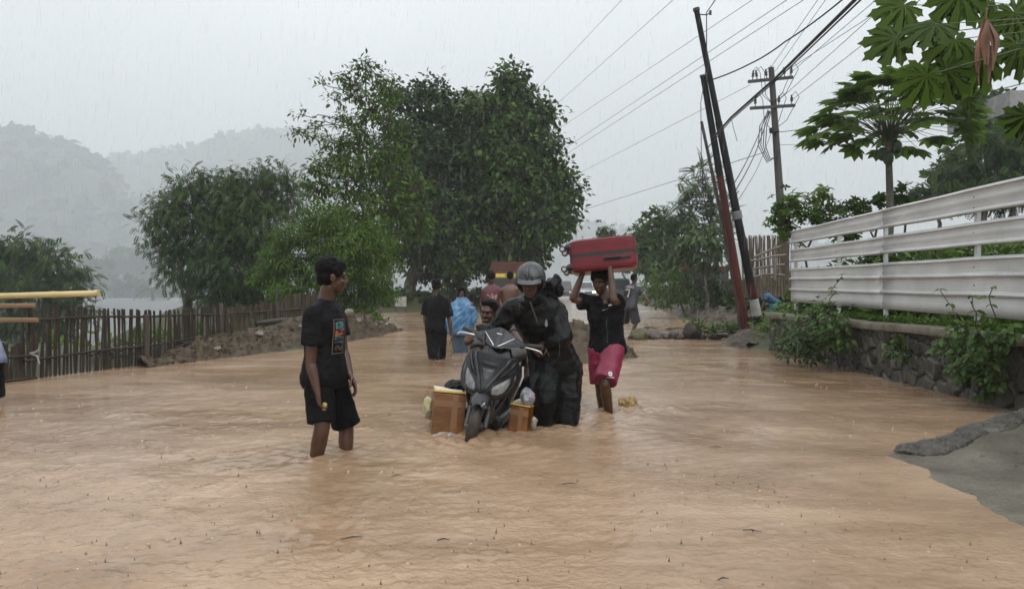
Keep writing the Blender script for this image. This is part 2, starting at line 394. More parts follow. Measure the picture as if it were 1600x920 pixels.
hA = hill('hill', [(-1400, 250), (-900, 170), (-300, 190), (0, 206), (60, 210), (110, 226), (150, 252), (200, 305), (290, 410), (340, 462)], 880, 1320, -1400, 340, 190, 11)
hB = hill('far_hill', [(-400, 275), (100, 262), (170, 254), (250, 240), (330, 217), (400, 210), (470, 205), (600, 225), (760, 300), (880, 345), (945, 352), (1000, 365), (1100, 385), (1400, 390), (2600, 380), (3200, 460)], 1320, 1850, -400, 3200, 320, 21)
m_far = leafmat('far_leaves', (.026, .042, .022), (.042, .062, .030), .8, .1)
pts = np.concatenate([hA[rng.integers(0, len(hA), 4200)], hB[rng.integers(0, len(hB), 5200)]]) + rng.normal(0, 10, (9400, 3))*[1, 1, .5]
dirs = rng.normal(size=pts.shape); dirs[:, 2] = np.abs(dirs[:, 2])*.5+.2
v, f, t = scatter(T_bunch(8, .9, 4), pts+[0, 0, 1.0], dirs, rng.normal(size=pts.shape)+[0, 0, 1.5], rng.uniform(8, 19, len(pts)), rng.uniform(0, 1, len(pts)))
fo = link('hillside_forest', mesh_np('hillside_forest', v, f, t), m_far); tag(fo, 'hazy dark forest covering the misty hills', None, None, 'stuff')

# ------------------------------------------------------------------ the rain haze
hb = MB().box((0, 1300, 260), (6600, 2800, 528)).build('haze', None, smooth=False, loc=(0, 1300, -4)); tag(hb, kind='stuff')
mh = bpy.data.materials.new('haze'); mh.use_nodes = True; nt = mh.node_tree; nt.nodes.clear()
vp = N(nt, 'ShaderNodeVolumePrincipled'); vp.inputs['Color'].default_value = (.93, .965, .985, 1); vp.inputs['Density'].default_value = HAZE_DENSITY; vp.inputs['Anisotropy'].default_value = .0
out = N(nt, 'ShaderNodeOutputMaterial'); nt.links.new(vp.outputs[0], out.inputs['Volume']); hb.data.materials.append(mh)

# ------------------------------------------------------------------ dirt banks
def heap(name, label, cat, prof, mat_, amp, seed, nu=170, nv=46, kind=None, sc=9):
    """prof: stations (front point, crest point, back point) along the heap"""
    st = np.array(prof, float); n = len(st); tt = np.linspace(0, n-1, nu)
    def at(k): return np.stack([np.interp(tt, range(n), st[:, k, c]) for c in range(3)], -1)
    a, c, b = at(0), at(1), at(2); vv = np.linspace(0, 1, nv)[:, None, None]
    w1 = np.clip(1-vv*2, 0, 1); w3 = np.clip(vv*2-1, 0, 1); w2 = 1-w1-w3
    p = a[None]*w1+c[None]*w2+b[None]*w3
    p[..., 2] = (a[None]*w1+b[None]*w3)[..., 2] + (w2[..., 0]**.8)*c[None, :, 2]
    q = p.reshape(-1, 3); e = np.sin(np.pi*np.clip(vv[..., 0]*1.0, 0, 1))*np.ones((1, nu)); e = np.clip(e*1.6, .15, 1).reshape(-1)
    d = np.abs(wavy(q, sc*.35, seed))*1.0 + np.abs(wavy(q, sc, seed+1))*.55 + np.abs(wavy(q, sc*2.6, seed+2))*.3 + rng.normal(0, .12, len(q))
    q[:, 2] += amp*(d-.6)*e; q[:, 0] += amp*.6*wavy(q, sc*1.3, seed+4)*e
    o = link(name, mesh_np(name, q, gridfaces(nu, nv), smooth=False), mat_); tag(o, label, cat, None, kind); return o
m_dirt = pm('excavated_dirt', (.055, .038, .022), .65, .55, 5, 1, 60, spec=.3, c2=(.12, .087, .053))
m_dirt2 = pm('dark_dirt', (.07, .052, .034), .75, .5, 4, .9, 50, c2=(.12, .095, .07))
heap('dirt_bank', None, None, [
    ((-5.55, 11.3, -.08), (-5.7, 11.5, .02), (-5.95, 11.8, .0)), ((-5.15, 12.7, -.08), (-5.45, 13.0, .22), (-5.9, 13.2, .1)),
    ((-4.45, 14.6, -.08), (-5.0, 15.0, .36), (-5.7, 15.4, .2)), ((-4.1, 15.9, -.08), (-4.75, 16.8, .52), (-5.6, 17.2, .3)),
    ((-3.9, 17.3, -.08), (-4.35, 18.3, .62), (-5.5, 19, .3)), ((-3.7, 18.9, -.08), (-4.1, 19.6, .53), (-5.4, 20.5, .3)),
    ((-3.35, 20.6, -.08), (-3.75, 21.2, .28), (-5.0, 22, .3)), ((-3.0, 21.6, -.08), (-3.2, 21.9, .03), (-3.9, 22.6, .1))], m_dirt, .085, 31, 420, 80, 'structure', 17)
heap('mud_mound', None, None, [
    ((4.72, 15.2, -.08), (4.95, 15.5, .05), (5.4, 15.6, .2)), ((4.55, 16.0, -.08), (5.1, 16.4, .2), (5.7, 16.2, .3)), ((4.75, 17.2, -.08), (5.5, 17.7, .27), (6.2, 17.4, .35)),
    ((5.3, 18.2, -.08), (6.0, 18.6, .25), (6.9, 18.4, .4)), ((6.1, 19.5, -.08), (6.6, 19.7, .15), (7.2, 19.6, .4))], m_dirt2, .07, 41, 120, 40, 'structure', 12)
heap('gravel_heap', 'heap of wet gravelly dirt behind the man in black rain gear', 'dirt heap', [
    ((.55, 12.2, -.1), (.6, 12.4, .0), (.7, 12.7, -.1)), ((.7, 12.0, -.1), (.95, 13.2, .58), (1.0, 14.4, -.1)),
    ((1.2, 12.0, -.1), (1.45, 13.4, .60), (1.6, 14.8, -.1)), ((1.8, 12.6, -.1), (1.95, 13.5, .24), (2.1, 14.4, -.1)), ((2.2, 13, -.1), (2.3, 13.4, -.02), (2.4, 13.8, -.1))], m_dirt, .07, 51, 110, 60, None, 12)
# the far edge of the road on the right: washed-out bank
heap('roadside_bank', None, None, [
    ((6.05, 21.6, 0), (6.5, 21.9, .2), (7.6, 21.8, .6)), ((6.3, 23.4, .0), (7.0, 24, .4), (8.2, 24.2, .7)), ((6.5, 26.5, .0), (7.4, 27, .45), (8.8, 27.4, .8)), ((6.9, 31, .05), (7.9, 31.6, .6), (9.4, 32, .9)), ((7.6, 38, .1), (8.6, 38.5, .65), (10, 39, .9))], m_dirt2, .12, 61, 200, 40, 'structure')

# ------------------------------------------------------------------ wet concrete ramp at the right
m_ramp = pm('wet_concrete', (.070, .056, .036), .34, .45, 2.6, 1, 45, spec=.35, c2=(.165, .148, .112))
def rampfn(a, b):
    x = 2.05+a*2.75; y = 1.2+b*(4.02+.66*max(0, x-2.73)*1.0) if x > 2.73 else 1.2+b*4.0
    e = 2.52+.12*math.exp(-((y-5.0)/.35)**2)+.05*math.sin(y*3.1)+.02*math.sin(y*11)
    z = .11*(x-e)*(1 if x < e+.4 else .7)+(.0132 if x >= e+.4 else 0) + .004*noise.noise(Vector((x*3, y*3, 0)))+.004*noise.noise(Vector((x*11, y*11, 2)))
    return (x, y, min(z, .22))
rm = MB().grid(120, 130, rampfn).build('concrete_ramp', m_ramp); tag(rm, kind='structure')
kb = MB(); kr = []
for i in range(60):
    t = i/59; x = 2.62+t*2.1; y = 5.16+.66*max(0, x-2.73); w_ = .15+.035*math.sin(t*17); h_ = (.030+.018*t)*(1 if i > 1 else .4)
    x += .12
    kr.append(((x, y+.02*math.sin(t*23), .085*max(0, x-2.6)*min(1, 2.2-x*.3)+.012), Vector((-.55, .83, 0))*w_*(.75+.3*noise.noise(Vector((t*9, 0, 3)))), Vector((0, 0, 1))*(h_*.8)*(.8+.35*noise.noise(Vector((t*14, 5, 0))))))
kb.loft(kr, 22, True, 3)
kme = fuse(kb, .012, 1); wrinkle(kme, .010, 9, 3, (1, 1, 2)); wrinkle(kme, .008, 30, 6, (1, 1, 2)); wrinkle(kme, .010, 80, 8)
kerb = link('broken_kerb', kme, pm('kerb_concrete', (.04, .035, .026), .4, .5, 7, 1, 50, spec=.3, c2=(.125, .115, .095))); tag(kerb, 'cracked wet grey concrete kerb along the ramp, running into muddy water', 'kerb')

# ------------------------------------------------------------------ stone retaining wall with its cap
def wallx(y): return 4.80+.042*(y-7)
ny, nzv = 760, 60; gy = np.linspace(2.6, 15.0, ny); gz_ = np.linspace(-.3, .64, nzv); A, B = np.meshgrid(gy, gz_)
sp = np.stack([rng.uniform(2.4, 15.2, 330), rng.uniform(-.4, .75, 330)], 1)
for _ in range(6):   # relax the stone centres a little
    q = np.stack([rng.uniform(2.4, 15.2, 9000), rng.uniform(-.4, .75, 9000)], 1)
    k = np.argmin(((q[:, None]-sp[None])**2).sum(-1), 1)
    for i in range(len(sp)):
        mm = k == i
        if mm.any(): sp[i] = .5*sp[i]+.5*q[mm].mean(0)
pts = np.stack([A.ravel(), B.ravel()], 1); pj = pts + .018*np.stack([wavy(np.c_[pts, 0*A.ravel()], 9, 71), wavy(np.c_[pts, 0*A.ravel()], 9, 72)], 1)
d1 = np.empty(len(pts)); d2 = np.empty(len(pts)); idx = np.empty(len(pts), int)
for s0 in range(0, len(pts), 6000):
    dd = np.sqrt(((pj[s0:s0+6000, None]-sp[None])**2).sum(-1)); o_ = np.argpartition(dd, 1, 1)[:, :2]
    e_ = np.take_along_axis(dd, o_, 1); sw = e_[:, 0] > e_[:, 1]; o_[sw] = o_[sw][:, ::-1]; e_ = np.sort(e_, 1)
    d1[s0:s0+6000], d2[s0:s0+6000], idx[s0:s0+6000] = e_[:, 0], e_[:, 1], o_[:, 0]
edge = ss((d2-d1)/.035); stone = rng.uniform(.3, 1, len(sp))[idx]
dep = edge*(.035+.035*stone) + .012*wavy(np.c_[pts, idx*3.7], 12, 73)*edge + .005*wavy(np.c_[pts, 0*d1], 40, 74)
wv = np.stack([wallx(A.ravel())+.10-dep, A.ravel(), B.ravel()], -1)
mw = bpy.data.materials.new('rubble_stone'); mw.use_nodes = True; nt = mw.node_tree; b = nt.nodes['Principled BSDF']; b.inputs['Roughness'].default_value = .42
at = N(nt, 'ShaderNodeAttribute', attribute_name='tint'); rp = N(nt, 'ShaderNodeValToRGB'); e = rp.color_ramp.elements
e[0].color = (.03, .028, .018, 1); e[1].color = (.085, .075, .058, 1); q = e.new(.12); q.color = (.032, .028, .022, 1); q = e.new(.6); q.color = (.05, .05, .042, 1)
nzz = N(nt, 'ShaderNodeTexNoise'); nzz.inputs['Scale'].default_value = 9; nzz.inputs['Detail'].default_value = 8
mxx = N(nt, 'ShaderNodeMix', data_type='RGBA', blend_type='OVERLAY'); mxx.inputs[0].default_value = .8
tcx = N(nt, 'ShaderNodeTexCoord'); nt.links.new(tcx.outputs['Object'], nzz.inputs['Vector'])
nt.links.new(at.outputs['Fac'], rp.inputs[0]); nt.links.new(rp.outputs[0], mxx.inputs[6]); nt.links.new(nzz.outputs['Fac'], mxx.inputs[7]); nt.links.new(mxx.outputs[2], b.inputs['Base Color'])
bpn = N(nt, 'ShaderNodeBump'); bpn.inputs['Strength'].default_value = .6; bpn.inputs['Distance'].default_value = .02; n5 = N(nt, 'ShaderNodeTexNoise'); n5.inputs['Scale'].default_value = 45; n5.inputs['Detail'].default_value = 6
nt.links.new(tcx.outputs['Object'], n5.inputs['Vector']); nt.links.new(n5.outputs['Fac'], bpn.inputs['Height']); nt.links.new(bpn.outputs[0], b.inputs['Normal'])
rw = empty('stone_wall', (wallx(9), 9, 0), 'low dark rubble stone retaining wall with a concrete ledge, below the white fence', 'wall')
link('stonework', mesh_np('stonework', wv, gridfaces(ny, nzv), np.where(edge < .4, .05, .15+.85*rng.uniform(0, 1, len(sp))[idx]), True), mw, rw)
m_cap = pm('mossy_concrete', (.14, .125, .085), .55, .5, 5, .7, 50, c2=(.22, .20, .15))
cb = MB(); cr = []
for i in range(90):
    y = 2.6+i*12.4/89; z = .685+.006*math.sin(y*2.3)+.02*(y-7)/7
    cr.append(((wallx(y)+.10, y, z), (.155+.006*noise.noise(Vector((y*3, 0, 0))), 0, 0), (0, 0, .052)))
cb.loft([(c, ax, ay) for c, ax, ay in cr], 24, True, 9); cb.build('cap', m_cap, rw)

# ------------------------------------------------------------------ white sheet-metal fence on top
m_wm = pm('white_sheet_metal', (.47, .475, .465), .30, .12, 3, .15, 30, c2=(.60, .605, .60), stretch=(1, .5, 1.2))
m_wp = pm('galvanised_post', (.46, .47, .47), .4, .2, 6, .1, 40)
fx = lambda y: wallx(y)+.24
wf = empty('sheet_metal_fence', (fx(9), 9, .74), 'long white corrugated metal fence with open slots, standing on the stone wall', 'fence')
def sheet(zt7, zb7, zt14, zb14, ribs, y0, y1):
    prof = [(0.0, 0.018), (0.0, -.0), (-.030, -.002), (-.036, -.014), (-.004, -.026)]   # rolled top lip
    hgt = zt7-zb7; body = []
    for r in ribs: body += [(-.004, r+.034), (-.034, r+.020), (-.036, r+.002), (-.006, r-.016)]
    marks = sorted([(-.004, .06), (-.004, hgt*.33), (-.010, hgt*.33+.01), (-.010, hgt*.5), (-.004, hgt*.5+.01)] if len(ribs) == 1 else [(-.004, .06)], key=lambda t: t[1])
    seq = prof + [(o_, -z_) for o_, z_ in marks if z_ < ribs[0]-.05]
    for r in ribs: seq += [(-.004, -(r-.034)), (-.040, -(r-.02)), (-.048, -(r)), (-.040, -(r+.014)), (-.002, -(r+.020))]
    if hgt-ribs[-1] > .06:
        for k in range(2): zz = ribs[-1]+.05+k*.05; seq += [(-.004, -zz), (-.009, -zz-.008)]
        seq += [(-.004, -hgt)]
    mb = MB(); n = 14
    for side in (0, 1):
        pass
    def fn(a, b_):
        y = y0+(y1-y0)*a; i = int(round(b_*(len(seq)-1))); o_, z_ = seq[i]; k = (y-7.05)/7.55
        zt = zt7+(zt14-zt7)*k; zb = zb7+(zb14-zb7)*k
        return (fx(y)+o_+.003*math.sin(y*2.7+z_*5), y, zt + z_/hgt*(zt-zb) + .003*math.sin(y*3.3))
    mb.grid(n, len(seq), fn); return mb
for ya, yb in ((3.6, 10.395), (10.405, 14.25)):
    for a in ((2.27, 1.99, 2.32, 2.085, (.255,)), (1.885, 1.63, 1.96, 1.735, (.23,)), (1.50, .862, 1.60, .985, (.19, .40))):
        sheet(*a, ya, yb).build('sheet', m_wm, wf, solid=.002)
for y in (14.1, 12.05, 10.4, 8.2, 6.1, 4.1):
    MB().box((fx(y)+.035, y, 1.42), (.045, .05, 1.7)).build('post', m_wp, wf, smooth=False)
for y in (12.05, 10.4, 8.2, 6.1):
    for z in (2.19, 2.07, 1.80, 1.69, 1.42, 1.22, 1.0): MB().ell((fx(y)-.008, y, z), (.006, .008, .008), nu=8, nv=5).build('screw', pm('screw_head', (.03, .03, .03), .5), wf)

# ------------------------------------------------------------------ picket fences on the left
m_pk = pm('wet_bamboo_dark', (.026, .020, .014), .6, .5, 7, .4, 60, spec=.25, c2=(.055, .043, .031), stretch=(1, 1, .25))
m_pk2 = pm('wet_bamboo_brown', (.05, .036, .022), .6, .5, 7, .4, 60, spec=.25, c2=(.10, .075, .048), stretch=(1, 1, .25))
m_pst = pm('fence_post_wood', (.05, .036, .026), .6, .4, 6, .5, 40, c2=(.09, .066, .05), stretch=(1, 1, .2))
FYs = [4, 6, 8.6, 9.4, 12.5, 16, 20, 23]; FXs = [-7.3, -6.95, -6.62, -6.5, -5.75, -5.6, -5.5, -5.6]
fxl = lambda y: float(np.interp(y, FYs, FXs))
def picket(mb, x, y, z0, z1, wd, th, lean, la2):
    a = math.atan2(1, .25); n = 4; pts = [(x+lean*k/n*(z1-z0)+random.uniform(-.004, .004), y+la2*k/n*(z1-z0), z0+(z1-z0)*k/n) for k in range(n+1)]
    mb.loft([(p, (wd*.2, wd*.5, 0), (th, -th*.4, 0)) for p in pts], 6)
def fence(name, label, y0, y1, step, topf, m, wd, jit, rails, posts, gap=0.0, pm_=None):
    ym = (y0+y1)/2; r = empty(name, (fxl(ym), ym, 0), label, 'fence'); mb = MB(); y = y0
    while y < y1:
        if random.random() > gap:
            x = fxl(y)+random.uniform(-.02, .02); z0 = min(gz(x, y), .35)-.08
            picket(mb, x, y, z0, topf(y)+random.uniform(-jit, jit), wd*random.uniform(.75, 1.25), .008, random.uniform(-.05, .05), random.uniform(-.045, .05))
        y += step*random.uniform(.8, 1.2)
    mb.build('picket_panel', m, r, smooth=False)
    for zr in rails:
        MB().tube([(fxl(y)+.025+.01*math.sin(y*5), y, zr(y)+.01*math.sin(y*3)) for y in np.linspace(y0, y1, 14)], .018, 7).build('rail', pm_ or m, r)
    for y, h in posts:
        MB().tube([(fxl(y)+.05, y, -.3), (fxl(y)+.052, y+.01, h*.5), (fxl(y)+.05, y, h)], .045, 9).build('post', m_pst, r)
    return r
fence('picket_fence', 'dark uneven picket fence at the left edge, under the bamboo poles', 5.2, 9.95, .058, lambda y: .52+.09*math.sin(y*9)+.06*math.sin(y*23), m_pk, .06, .09, [lambda y: .32, lambda y: .02], [(9.1, .92), (7.6, .8)], .08)
fence('picket_fence', 'evenly spaced picket fence with pale mist showing through its gaps', 9.75, 14.6, .056, lambda y: 1.02-.16*math.sin((y-9.75)/4.85*2.6)+0.0*y, m_pk, .036, .015, [lambda y: .80-.05*(y-9.7)/4.9*1.2, lambda y: .26+.02*(y-9.7)], [(11.9, .80), (14.4, .95)])
fence('bamboo_fence', 'dense brown bamboo stake fence behind the dirt bank', 14.6, 22.6, .05, lambda y: .86+.02*(y-14.6)+(.16 if y > 18.2 else 0)+.03*math.sin(y*5), m_pk2, .04, .05, [lambda y: .75], [(17.5, .95)], .05)
# ------------------------------------------------------------------ trees and plants
m_bark = pm('wet_bark', (.06, .048, .036), .7, .45, 5, .7, 30, c2=(.11, .09, .07), stretch=(1, 1, .3))
m_bark2 = pm('dark_bark', (.035, .028, .022), .65, .4, 6, .5, 30)
def unit(n):
    d = rng.normal(size=(n, 3)); return d/np.linalg.norm(d, axis=1)[:, None]
def limb(mb, a, b, r0, r1, sag=.12, n=6, k=7):
    a, b = Vector(a), Vector(b); ln = (b-a).length; j = [Vector(rng.normal(0, .035*ln, 3)) for _ in range(n+1)]
    pts = [a.lerp(b, i/n) + Vector((0, 0, sag*ln*math.sin(math.pi*i/n))) + (j[i] if 0 < i < n else Vector((0, 0, 0))) for i in range(n+1)]
    mb.tube(pts, [r0+(r1-r0)*(i/n)**.8 for i in range(n+1)], k); return pts

def tree(name, label, base, d, clumps, T, lm, size, per, cl_leaves, trunk_r=.2, fork=.35, spread=.35, droop=.3, flat=.8, depth=1.0, twig=.5, shell=.35, group=None, bark=None, upb=.35, cat='tree', lean=0, trunks=1):
    """clumps: (px, py, rpx[, dd]) on the picture of the tree, at distance d (+dd). per = leaf groups per square metre of clump"""
    rx, ry, rz = base; root = empty(name, (rx, ry, rz), label, cat, group)
    cs = []
    for c in clumps:
        dd = c[3] if len(c) > 3 else float(rng.uniform(-.8, .8)*depth); p = P(c[0], c[1], d+dd*0); r = c[2]*d/F
        cs.append((Vector((p.x, d+dd*r if len(c) < 4 else d+dd, p.z)), r))
    tb = MB(); top = max(c.z for c, r in cs); cx = sum(c.x for c, r in cs)/len(cs); cyy = sum(c.y for c, r in cs)/len(cs)
    fz = rz + (top-rz)*fork; forks = []
    for k in range(trunks):
        ox = (k-(trunks-1)/2)*trunk_r*2.2; e = Vector((rx+ox*1.4+(cx-rx)*.3+lean, ry+(cyy-ry)*.3, fz))
        limb(tb, (rx+ox, ry, rz-.4), e, trunk_r*1.15, trunk_r*.72, 0, 7, 12); forks.append(e)
    # leader to the top, limbs to every clump
    tops = max(cs, key=lambda t: t[0].z)[0]; lead = limb(tb, forks[0], tops, trunk_r*.7, .02, .0, 8, 9)
    pos, dr, upv, sz, ti = [], [], [], [], []
    twb = tb
    for c, r in cs:
        best = min(lead[:-2], key=lambda q: (q-c).length + (.8*max(0, q.z-c.z+r*.3)))
        limb(tb, best, c, max(.02, trunk_r*.33*min(1, r)), .012, .06, 6, 7)
        ng = max(4, int(per*4*math.pi*r*r*flat/4))
        q = unit(ng); q[:, 2] = q[:, 2]*.9+.12; rad = (1-shell*rng.uniform(0, 1, ng)**1.3)*r*rng.uniform(.82, 1.16, ng)
        cen = np.array(c) + q*rad[:, None]*[1, 1, flat]
        lump = wavy(cen, 2.2/max(r, .4), 81)
        cen = cen + q*(lump*.16*r)[:, None]
        for i in range(0, ng, max(1, int(ng/(14*twig+1)))):
            limb(twb, c, cen[i], .014, .004, .08, 4, 5)
        n = cl_leaves
        pp = np.repeat(cen, n, 0) + rng.normal(0, spread, (ng*n, 3))*[1, 1, .7]
        out_ = np.repeat(q, n, 0) + unit(ng*n)*.9; out_[:, 2] -= droop
        pos.append(pp); dr.append(out_); uu = unit(ng*n)*.6; uu[:, 2] += upb+.6; upv.append(uu+np.repeat(q, n, 0)*.4)
        sz.append(size*rng.uniform(.65, 1.25, ng*n)); ti.append(np.clip(np.repeat(rng.normal(.45, .2, ng)+.12*lump, n)+rng.normal(0, .14, ng*n), 0, 1))
    v, f, t = scatter(T, np.concatenate(pos), np.concatenate(dr), np.concatenate(upv), np.concatenate(sz), np.concatenate(ti))
    tb.build('trunk', bark or m_bark, root)
    link('crown', mesh_np('crown', v, f, t), lm, root)
    return root

LM_teak = leafmat('teak_leaf', (.014, .036, .006), (.085, .150, .026), .42, .25)
LM_dark = leafmat('dark_leaf', (.010, .026, .006), (.055, .100, .020), .42, .2)
LM_mid = leafmat('mid_leaf', (.028, .062, .010), (.125, .205, .034), .42, .3)
LM_yel = leafmat('yellow_leaf', (.032, .074, .008), (.13, .225, .030), .45, .35)
LM_fea = leafmat('feathery_leaf', (.020, .044, .010), (.085, .140, .034), .55, .3)
LM_gry = leafmat('greyish_leaf', (.034, .062, .022), (.115, .165, .065), .5, .3)
# big broadleaf tree on the right of the clump
tree('broadleaf_tree', 'tallest dense tree with large drooping leaves, right half of the central clump', (-.75, 38, 1.0), 38,
     [(800, 128, 26), (786, 165, 34), (822, 180, 38), (760, 185, 34), (842, 225, 34), (800, 230, 52), (750, 240, 48), (852, 290, 42), (808, 300, 62), (752, 310, 58), (880, 318, 24), (850, 350, 40), (800, 370, 56), (745, 372, 50), (830, 400, 26), (775, 412, 34), (722, 405, 34), (868, 262, 16), (735, 160, 20), (854, 178, 18), (890, 300, 14), (876, 345, 18)],
     T_leaf(.66, .1, .18), LM_teak, .285, 38, 8, .30, .30, .28, .65, .9, twig=.6)
tree('broadleaf_tree', 'darker broadleaf tree in the middle of the central clump, behind the slender one', (-5.2, 38.6, .9), 39,
     [(676, 140, 20), (650, 160, 26), (690, 172, 30), (640, 205, 38), (692, 215, 38), (655, 255, 52), (712, 262, 40), (640, 310, 52), (690, 320, 52), (640, 370, 46), (690, 378, 48), (655, 415, 32), (705, 425, 30), (612, 160, 18), (720, 190, 22), (622, 260, 34)],
     T_leaf(.64, .1, .15), LM_dark, .255, 38, 8, .32, .3, .28, .55, .9, twig=.6)
# slender tree with sparse top
tree('slender_tree', 'slender light green tree with a sparse leafy top, left of the central clump', (-5.0, 24.2, .35), 24,
     [(572, 112, 17), (598, 122, 16), (545, 125, 13), (560, 145, 18), (608, 148, 18), (505, 130, 7), (520, 155, 11), (582, 175, 22), (540, 190, 16), (610, 190, 22), (470, 180, 7), (492, 192, 9), (455, 208, 6), (480, 212, 9), (508, 222, 11), (560, 215, 26), (612, 232, 28), (530, 245, 22), (575, 258, 32), (500, 262, 18), (625, 275, 30), (545, 290, 34), (600, 305, 32), (500, 300, 20), (650, 300, 22), (640, 335, 26), (580, 345, 36), (480, 285, 12), (525, 335, 24), (655, 355, 18), (612, 370, 26)],
     T_leaf(.38, .1, .15), LM_mid, .18, 70, 7, .10, .5, .13, .5, .95, twig=1.5, upb=.2)
tree('bushy_tree', 'low bushy bright green tree at the end of the dirt bank', (-4.9, 22.9, .35), 22.6,
     [(490, 345, 26), (530, 352, 30), (468, 372, 24), (510, 385, 34), (556, 385, 34), (440, 385, 14), (590, 392, 26), (450, 410, 22), (490, 425, 30), (540, 425, 36), (585, 432, 30), (606, 410, 18), (515, 455, 26), (560, 462, 28), (596, 462, 20), (430, 372, 8), (470, 445, 16), (575, 355, 18), (425, 400, 18), (424, 428, 20), (440, 455, 18), (405, 440, 12), (468, 470, 18)],
     T_leaf(.34, .08, .2), LM_yel, .115, 270, 8, .08, .3, .10, .8, .95, twig=1.2)
tree('feathery_tree', 'wide rounded feathery tree behind the left fence', (-13.6, 30, -.9), 30,
     [(267, 322, 22), (303, 297, 24), (345, 293, 26), (387, 281, 22), (425, 274, 20), (256, 354, 22), (293, 338, 33), (340, 331, 37), (389, 322, 37), (432, 314, 32), (263, 392, 22), (303, 381, 39), (359, 379, 43), (416, 369, 41), (284, 424, 24), (331, 424, 37), (387, 426, 41), (434, 419, 32), (345, 459, 32), (397, 462, 33), (301, 445, 15), (244, 338, 9), (243, 386, 9), (320, 278, 11), (448, 281, 13), (368, 288, 13)],
     T_spray(9, .12, .38, .35), LM_fea, .27, 54, 6, .24, .25, .3, .6, .9, twig=.5, shell=.3)
tree('feathery_tree', 'hazy rounded tree at the far left edge above the bamboo poles', (-27.5, 40, -.9), 40,
     [(10, 392, 20), (45, 388, 22), (80, 402, 20), (105, 422, 18), (20, 418, 28), (60, 425, 34), (98, 446, 24), (25, 452, 30), (70, 460, 34), (110, 465, 16), (15, 495, 30), (60, 500, 32), (100, 492, 24), (135, 486, 14), (35, 530, 26), (85, 528, 24), (-25, 400, 30), (-30, 445, 34)],
     T_spray(9, .12, .38, .35), LM_fea, .46, 18, 6, .25, .2, .35, .5, .9, twig=.5)
# right of the road
tree('layered_tree', 'tall feathery layered tree behind the leaning poles', (8.7, 31, 1.1), 31,
     [(1098, 268, 12), (1110, 290, 16), (1078, 292, 13), (1092, 318, 20), (1124, 320, 15), (1060, 318, 10), (1108, 348, 22), (1072, 348, 18), (1130, 362, 16), (1045, 345, 9)],
     T_spray(10, .10, .36, .35), LM_gry, .55, 16, 6, .10, .5, .24, .2, .7, twig=1.2)
tree('broadleaf_tree', 'young large-leaved tree just left of the red leaning pole', (7.5, 28.5, .75), 28.5,
     [(1085, 372, 22), (1118, 380, 22), (1060, 388, 20), (1095, 402, 24), (1126, 408, 18), (1068, 412, 16)],
     T_leaf(.36, .1, .25), LM_gry, .34, 26, 7, .08, .5, .16, .9, .8, twig=1.4)
for lab, bx, dd, cl in (('hazy tree with a rounded crown furthest right of the suitcase', 11.6, 52, [(1005, 372, 20), (1022, 392, 26), (1000, 404, 22), (1038, 380, 20), (1040, 410, 26)]),
                        ('hazy leaning tree right of the red suitcase with thin bare branches', 9.6, 44, [(1030, 348, 14), (1048, 362, 20), (1062, 385, 20), (1012, 356, 10), (1055, 412, 20), (1018, 425, 24)]),
                        ('small hazy tree top showing just over the red suitcase', 11.5, 75, [(950, 362, 9), (945, 378, 12), (968, 385, 12), (960, 402, 16), (982, 412, 16)])):
    tree('hazy_tree', lab, (bx, dd, 1.0), dd, cl, T_bunch(6, .45, 8), LM_fea, .42, 10, 5, .14, .4, .35, .2, .9, twig=.8, group='hazy trees beyond the flooded road')
for lab, cl, bx in (('round green shrub on the far right bank beyond the runner', [(1018, 452, 22), (1045, 440, 26), (1068, 452, 26), (1040, 466, 20), (1000, 462, 12), (1072, 470, 14)], 6.9),
                    ('dark green shrub under the layered tree beside the red pole', [(1095, 448, 22), (1118, 442, 22), (1138, 455, 18), (1108, 466, 18)], 8.3)):
    tree('shrub', lab, (bx, 29.5, .6), 29.5, cl, T_leaf(.36, .08, .2), LM_yel if bx < 7 else LM_dark, .14, 70, 7, .06, .3, .13, .4, .8, twig=.6, cat='shrub')
tree('shrub', 'small rounded green shrub on top of the bamboo fence', (-6.9, 21.5, -.2), 21.5, [(440, 450, 11), (432, 460, 12), (450, 462, 12)], T_leaf(.4, .08, .2), LM_yel, .10, 55, 6, .02, .3, .07, .3, .8, twig=.6, cat='shrub')
# far shore in the mist
for i, (lab, bx, dd, cl) in enumerate((
    ('misty far tree with a broad dome, right of the bamboo pole tip', -368, 700, [(190, 402, 16), (215, 408, 18), (180, 420, 20), (212, 428, 22), (238, 424, 14)]),
    ('misty far tree left of the broad dome, lower crown', -368, 600, [(140, 418, 16), (160, 425, 14), (128, 436, 18), (155, 446, 20), (178, 452, 14)]),
    ('misty far tree just left of the coconut palm', -310, 540, [(196, 450, 13), (210, 445, 10), (186, 462, 12), (212, 462, 12)]),
    ('misty far tree behind the coconut palm, by the feathery tree', -274, 580, [(255, 452, 12), (272, 462, 14), (240, 462, 10)]))):
    tree('misty_tree', lab, (bx, dd, -1.4), dd, cl, T_bunch(7, .6, 9), LM_fea, 4.6, .16, 4, 1.3, .4, 1.6, .2, .85, twig=.4, group='misty trees on the far shore')
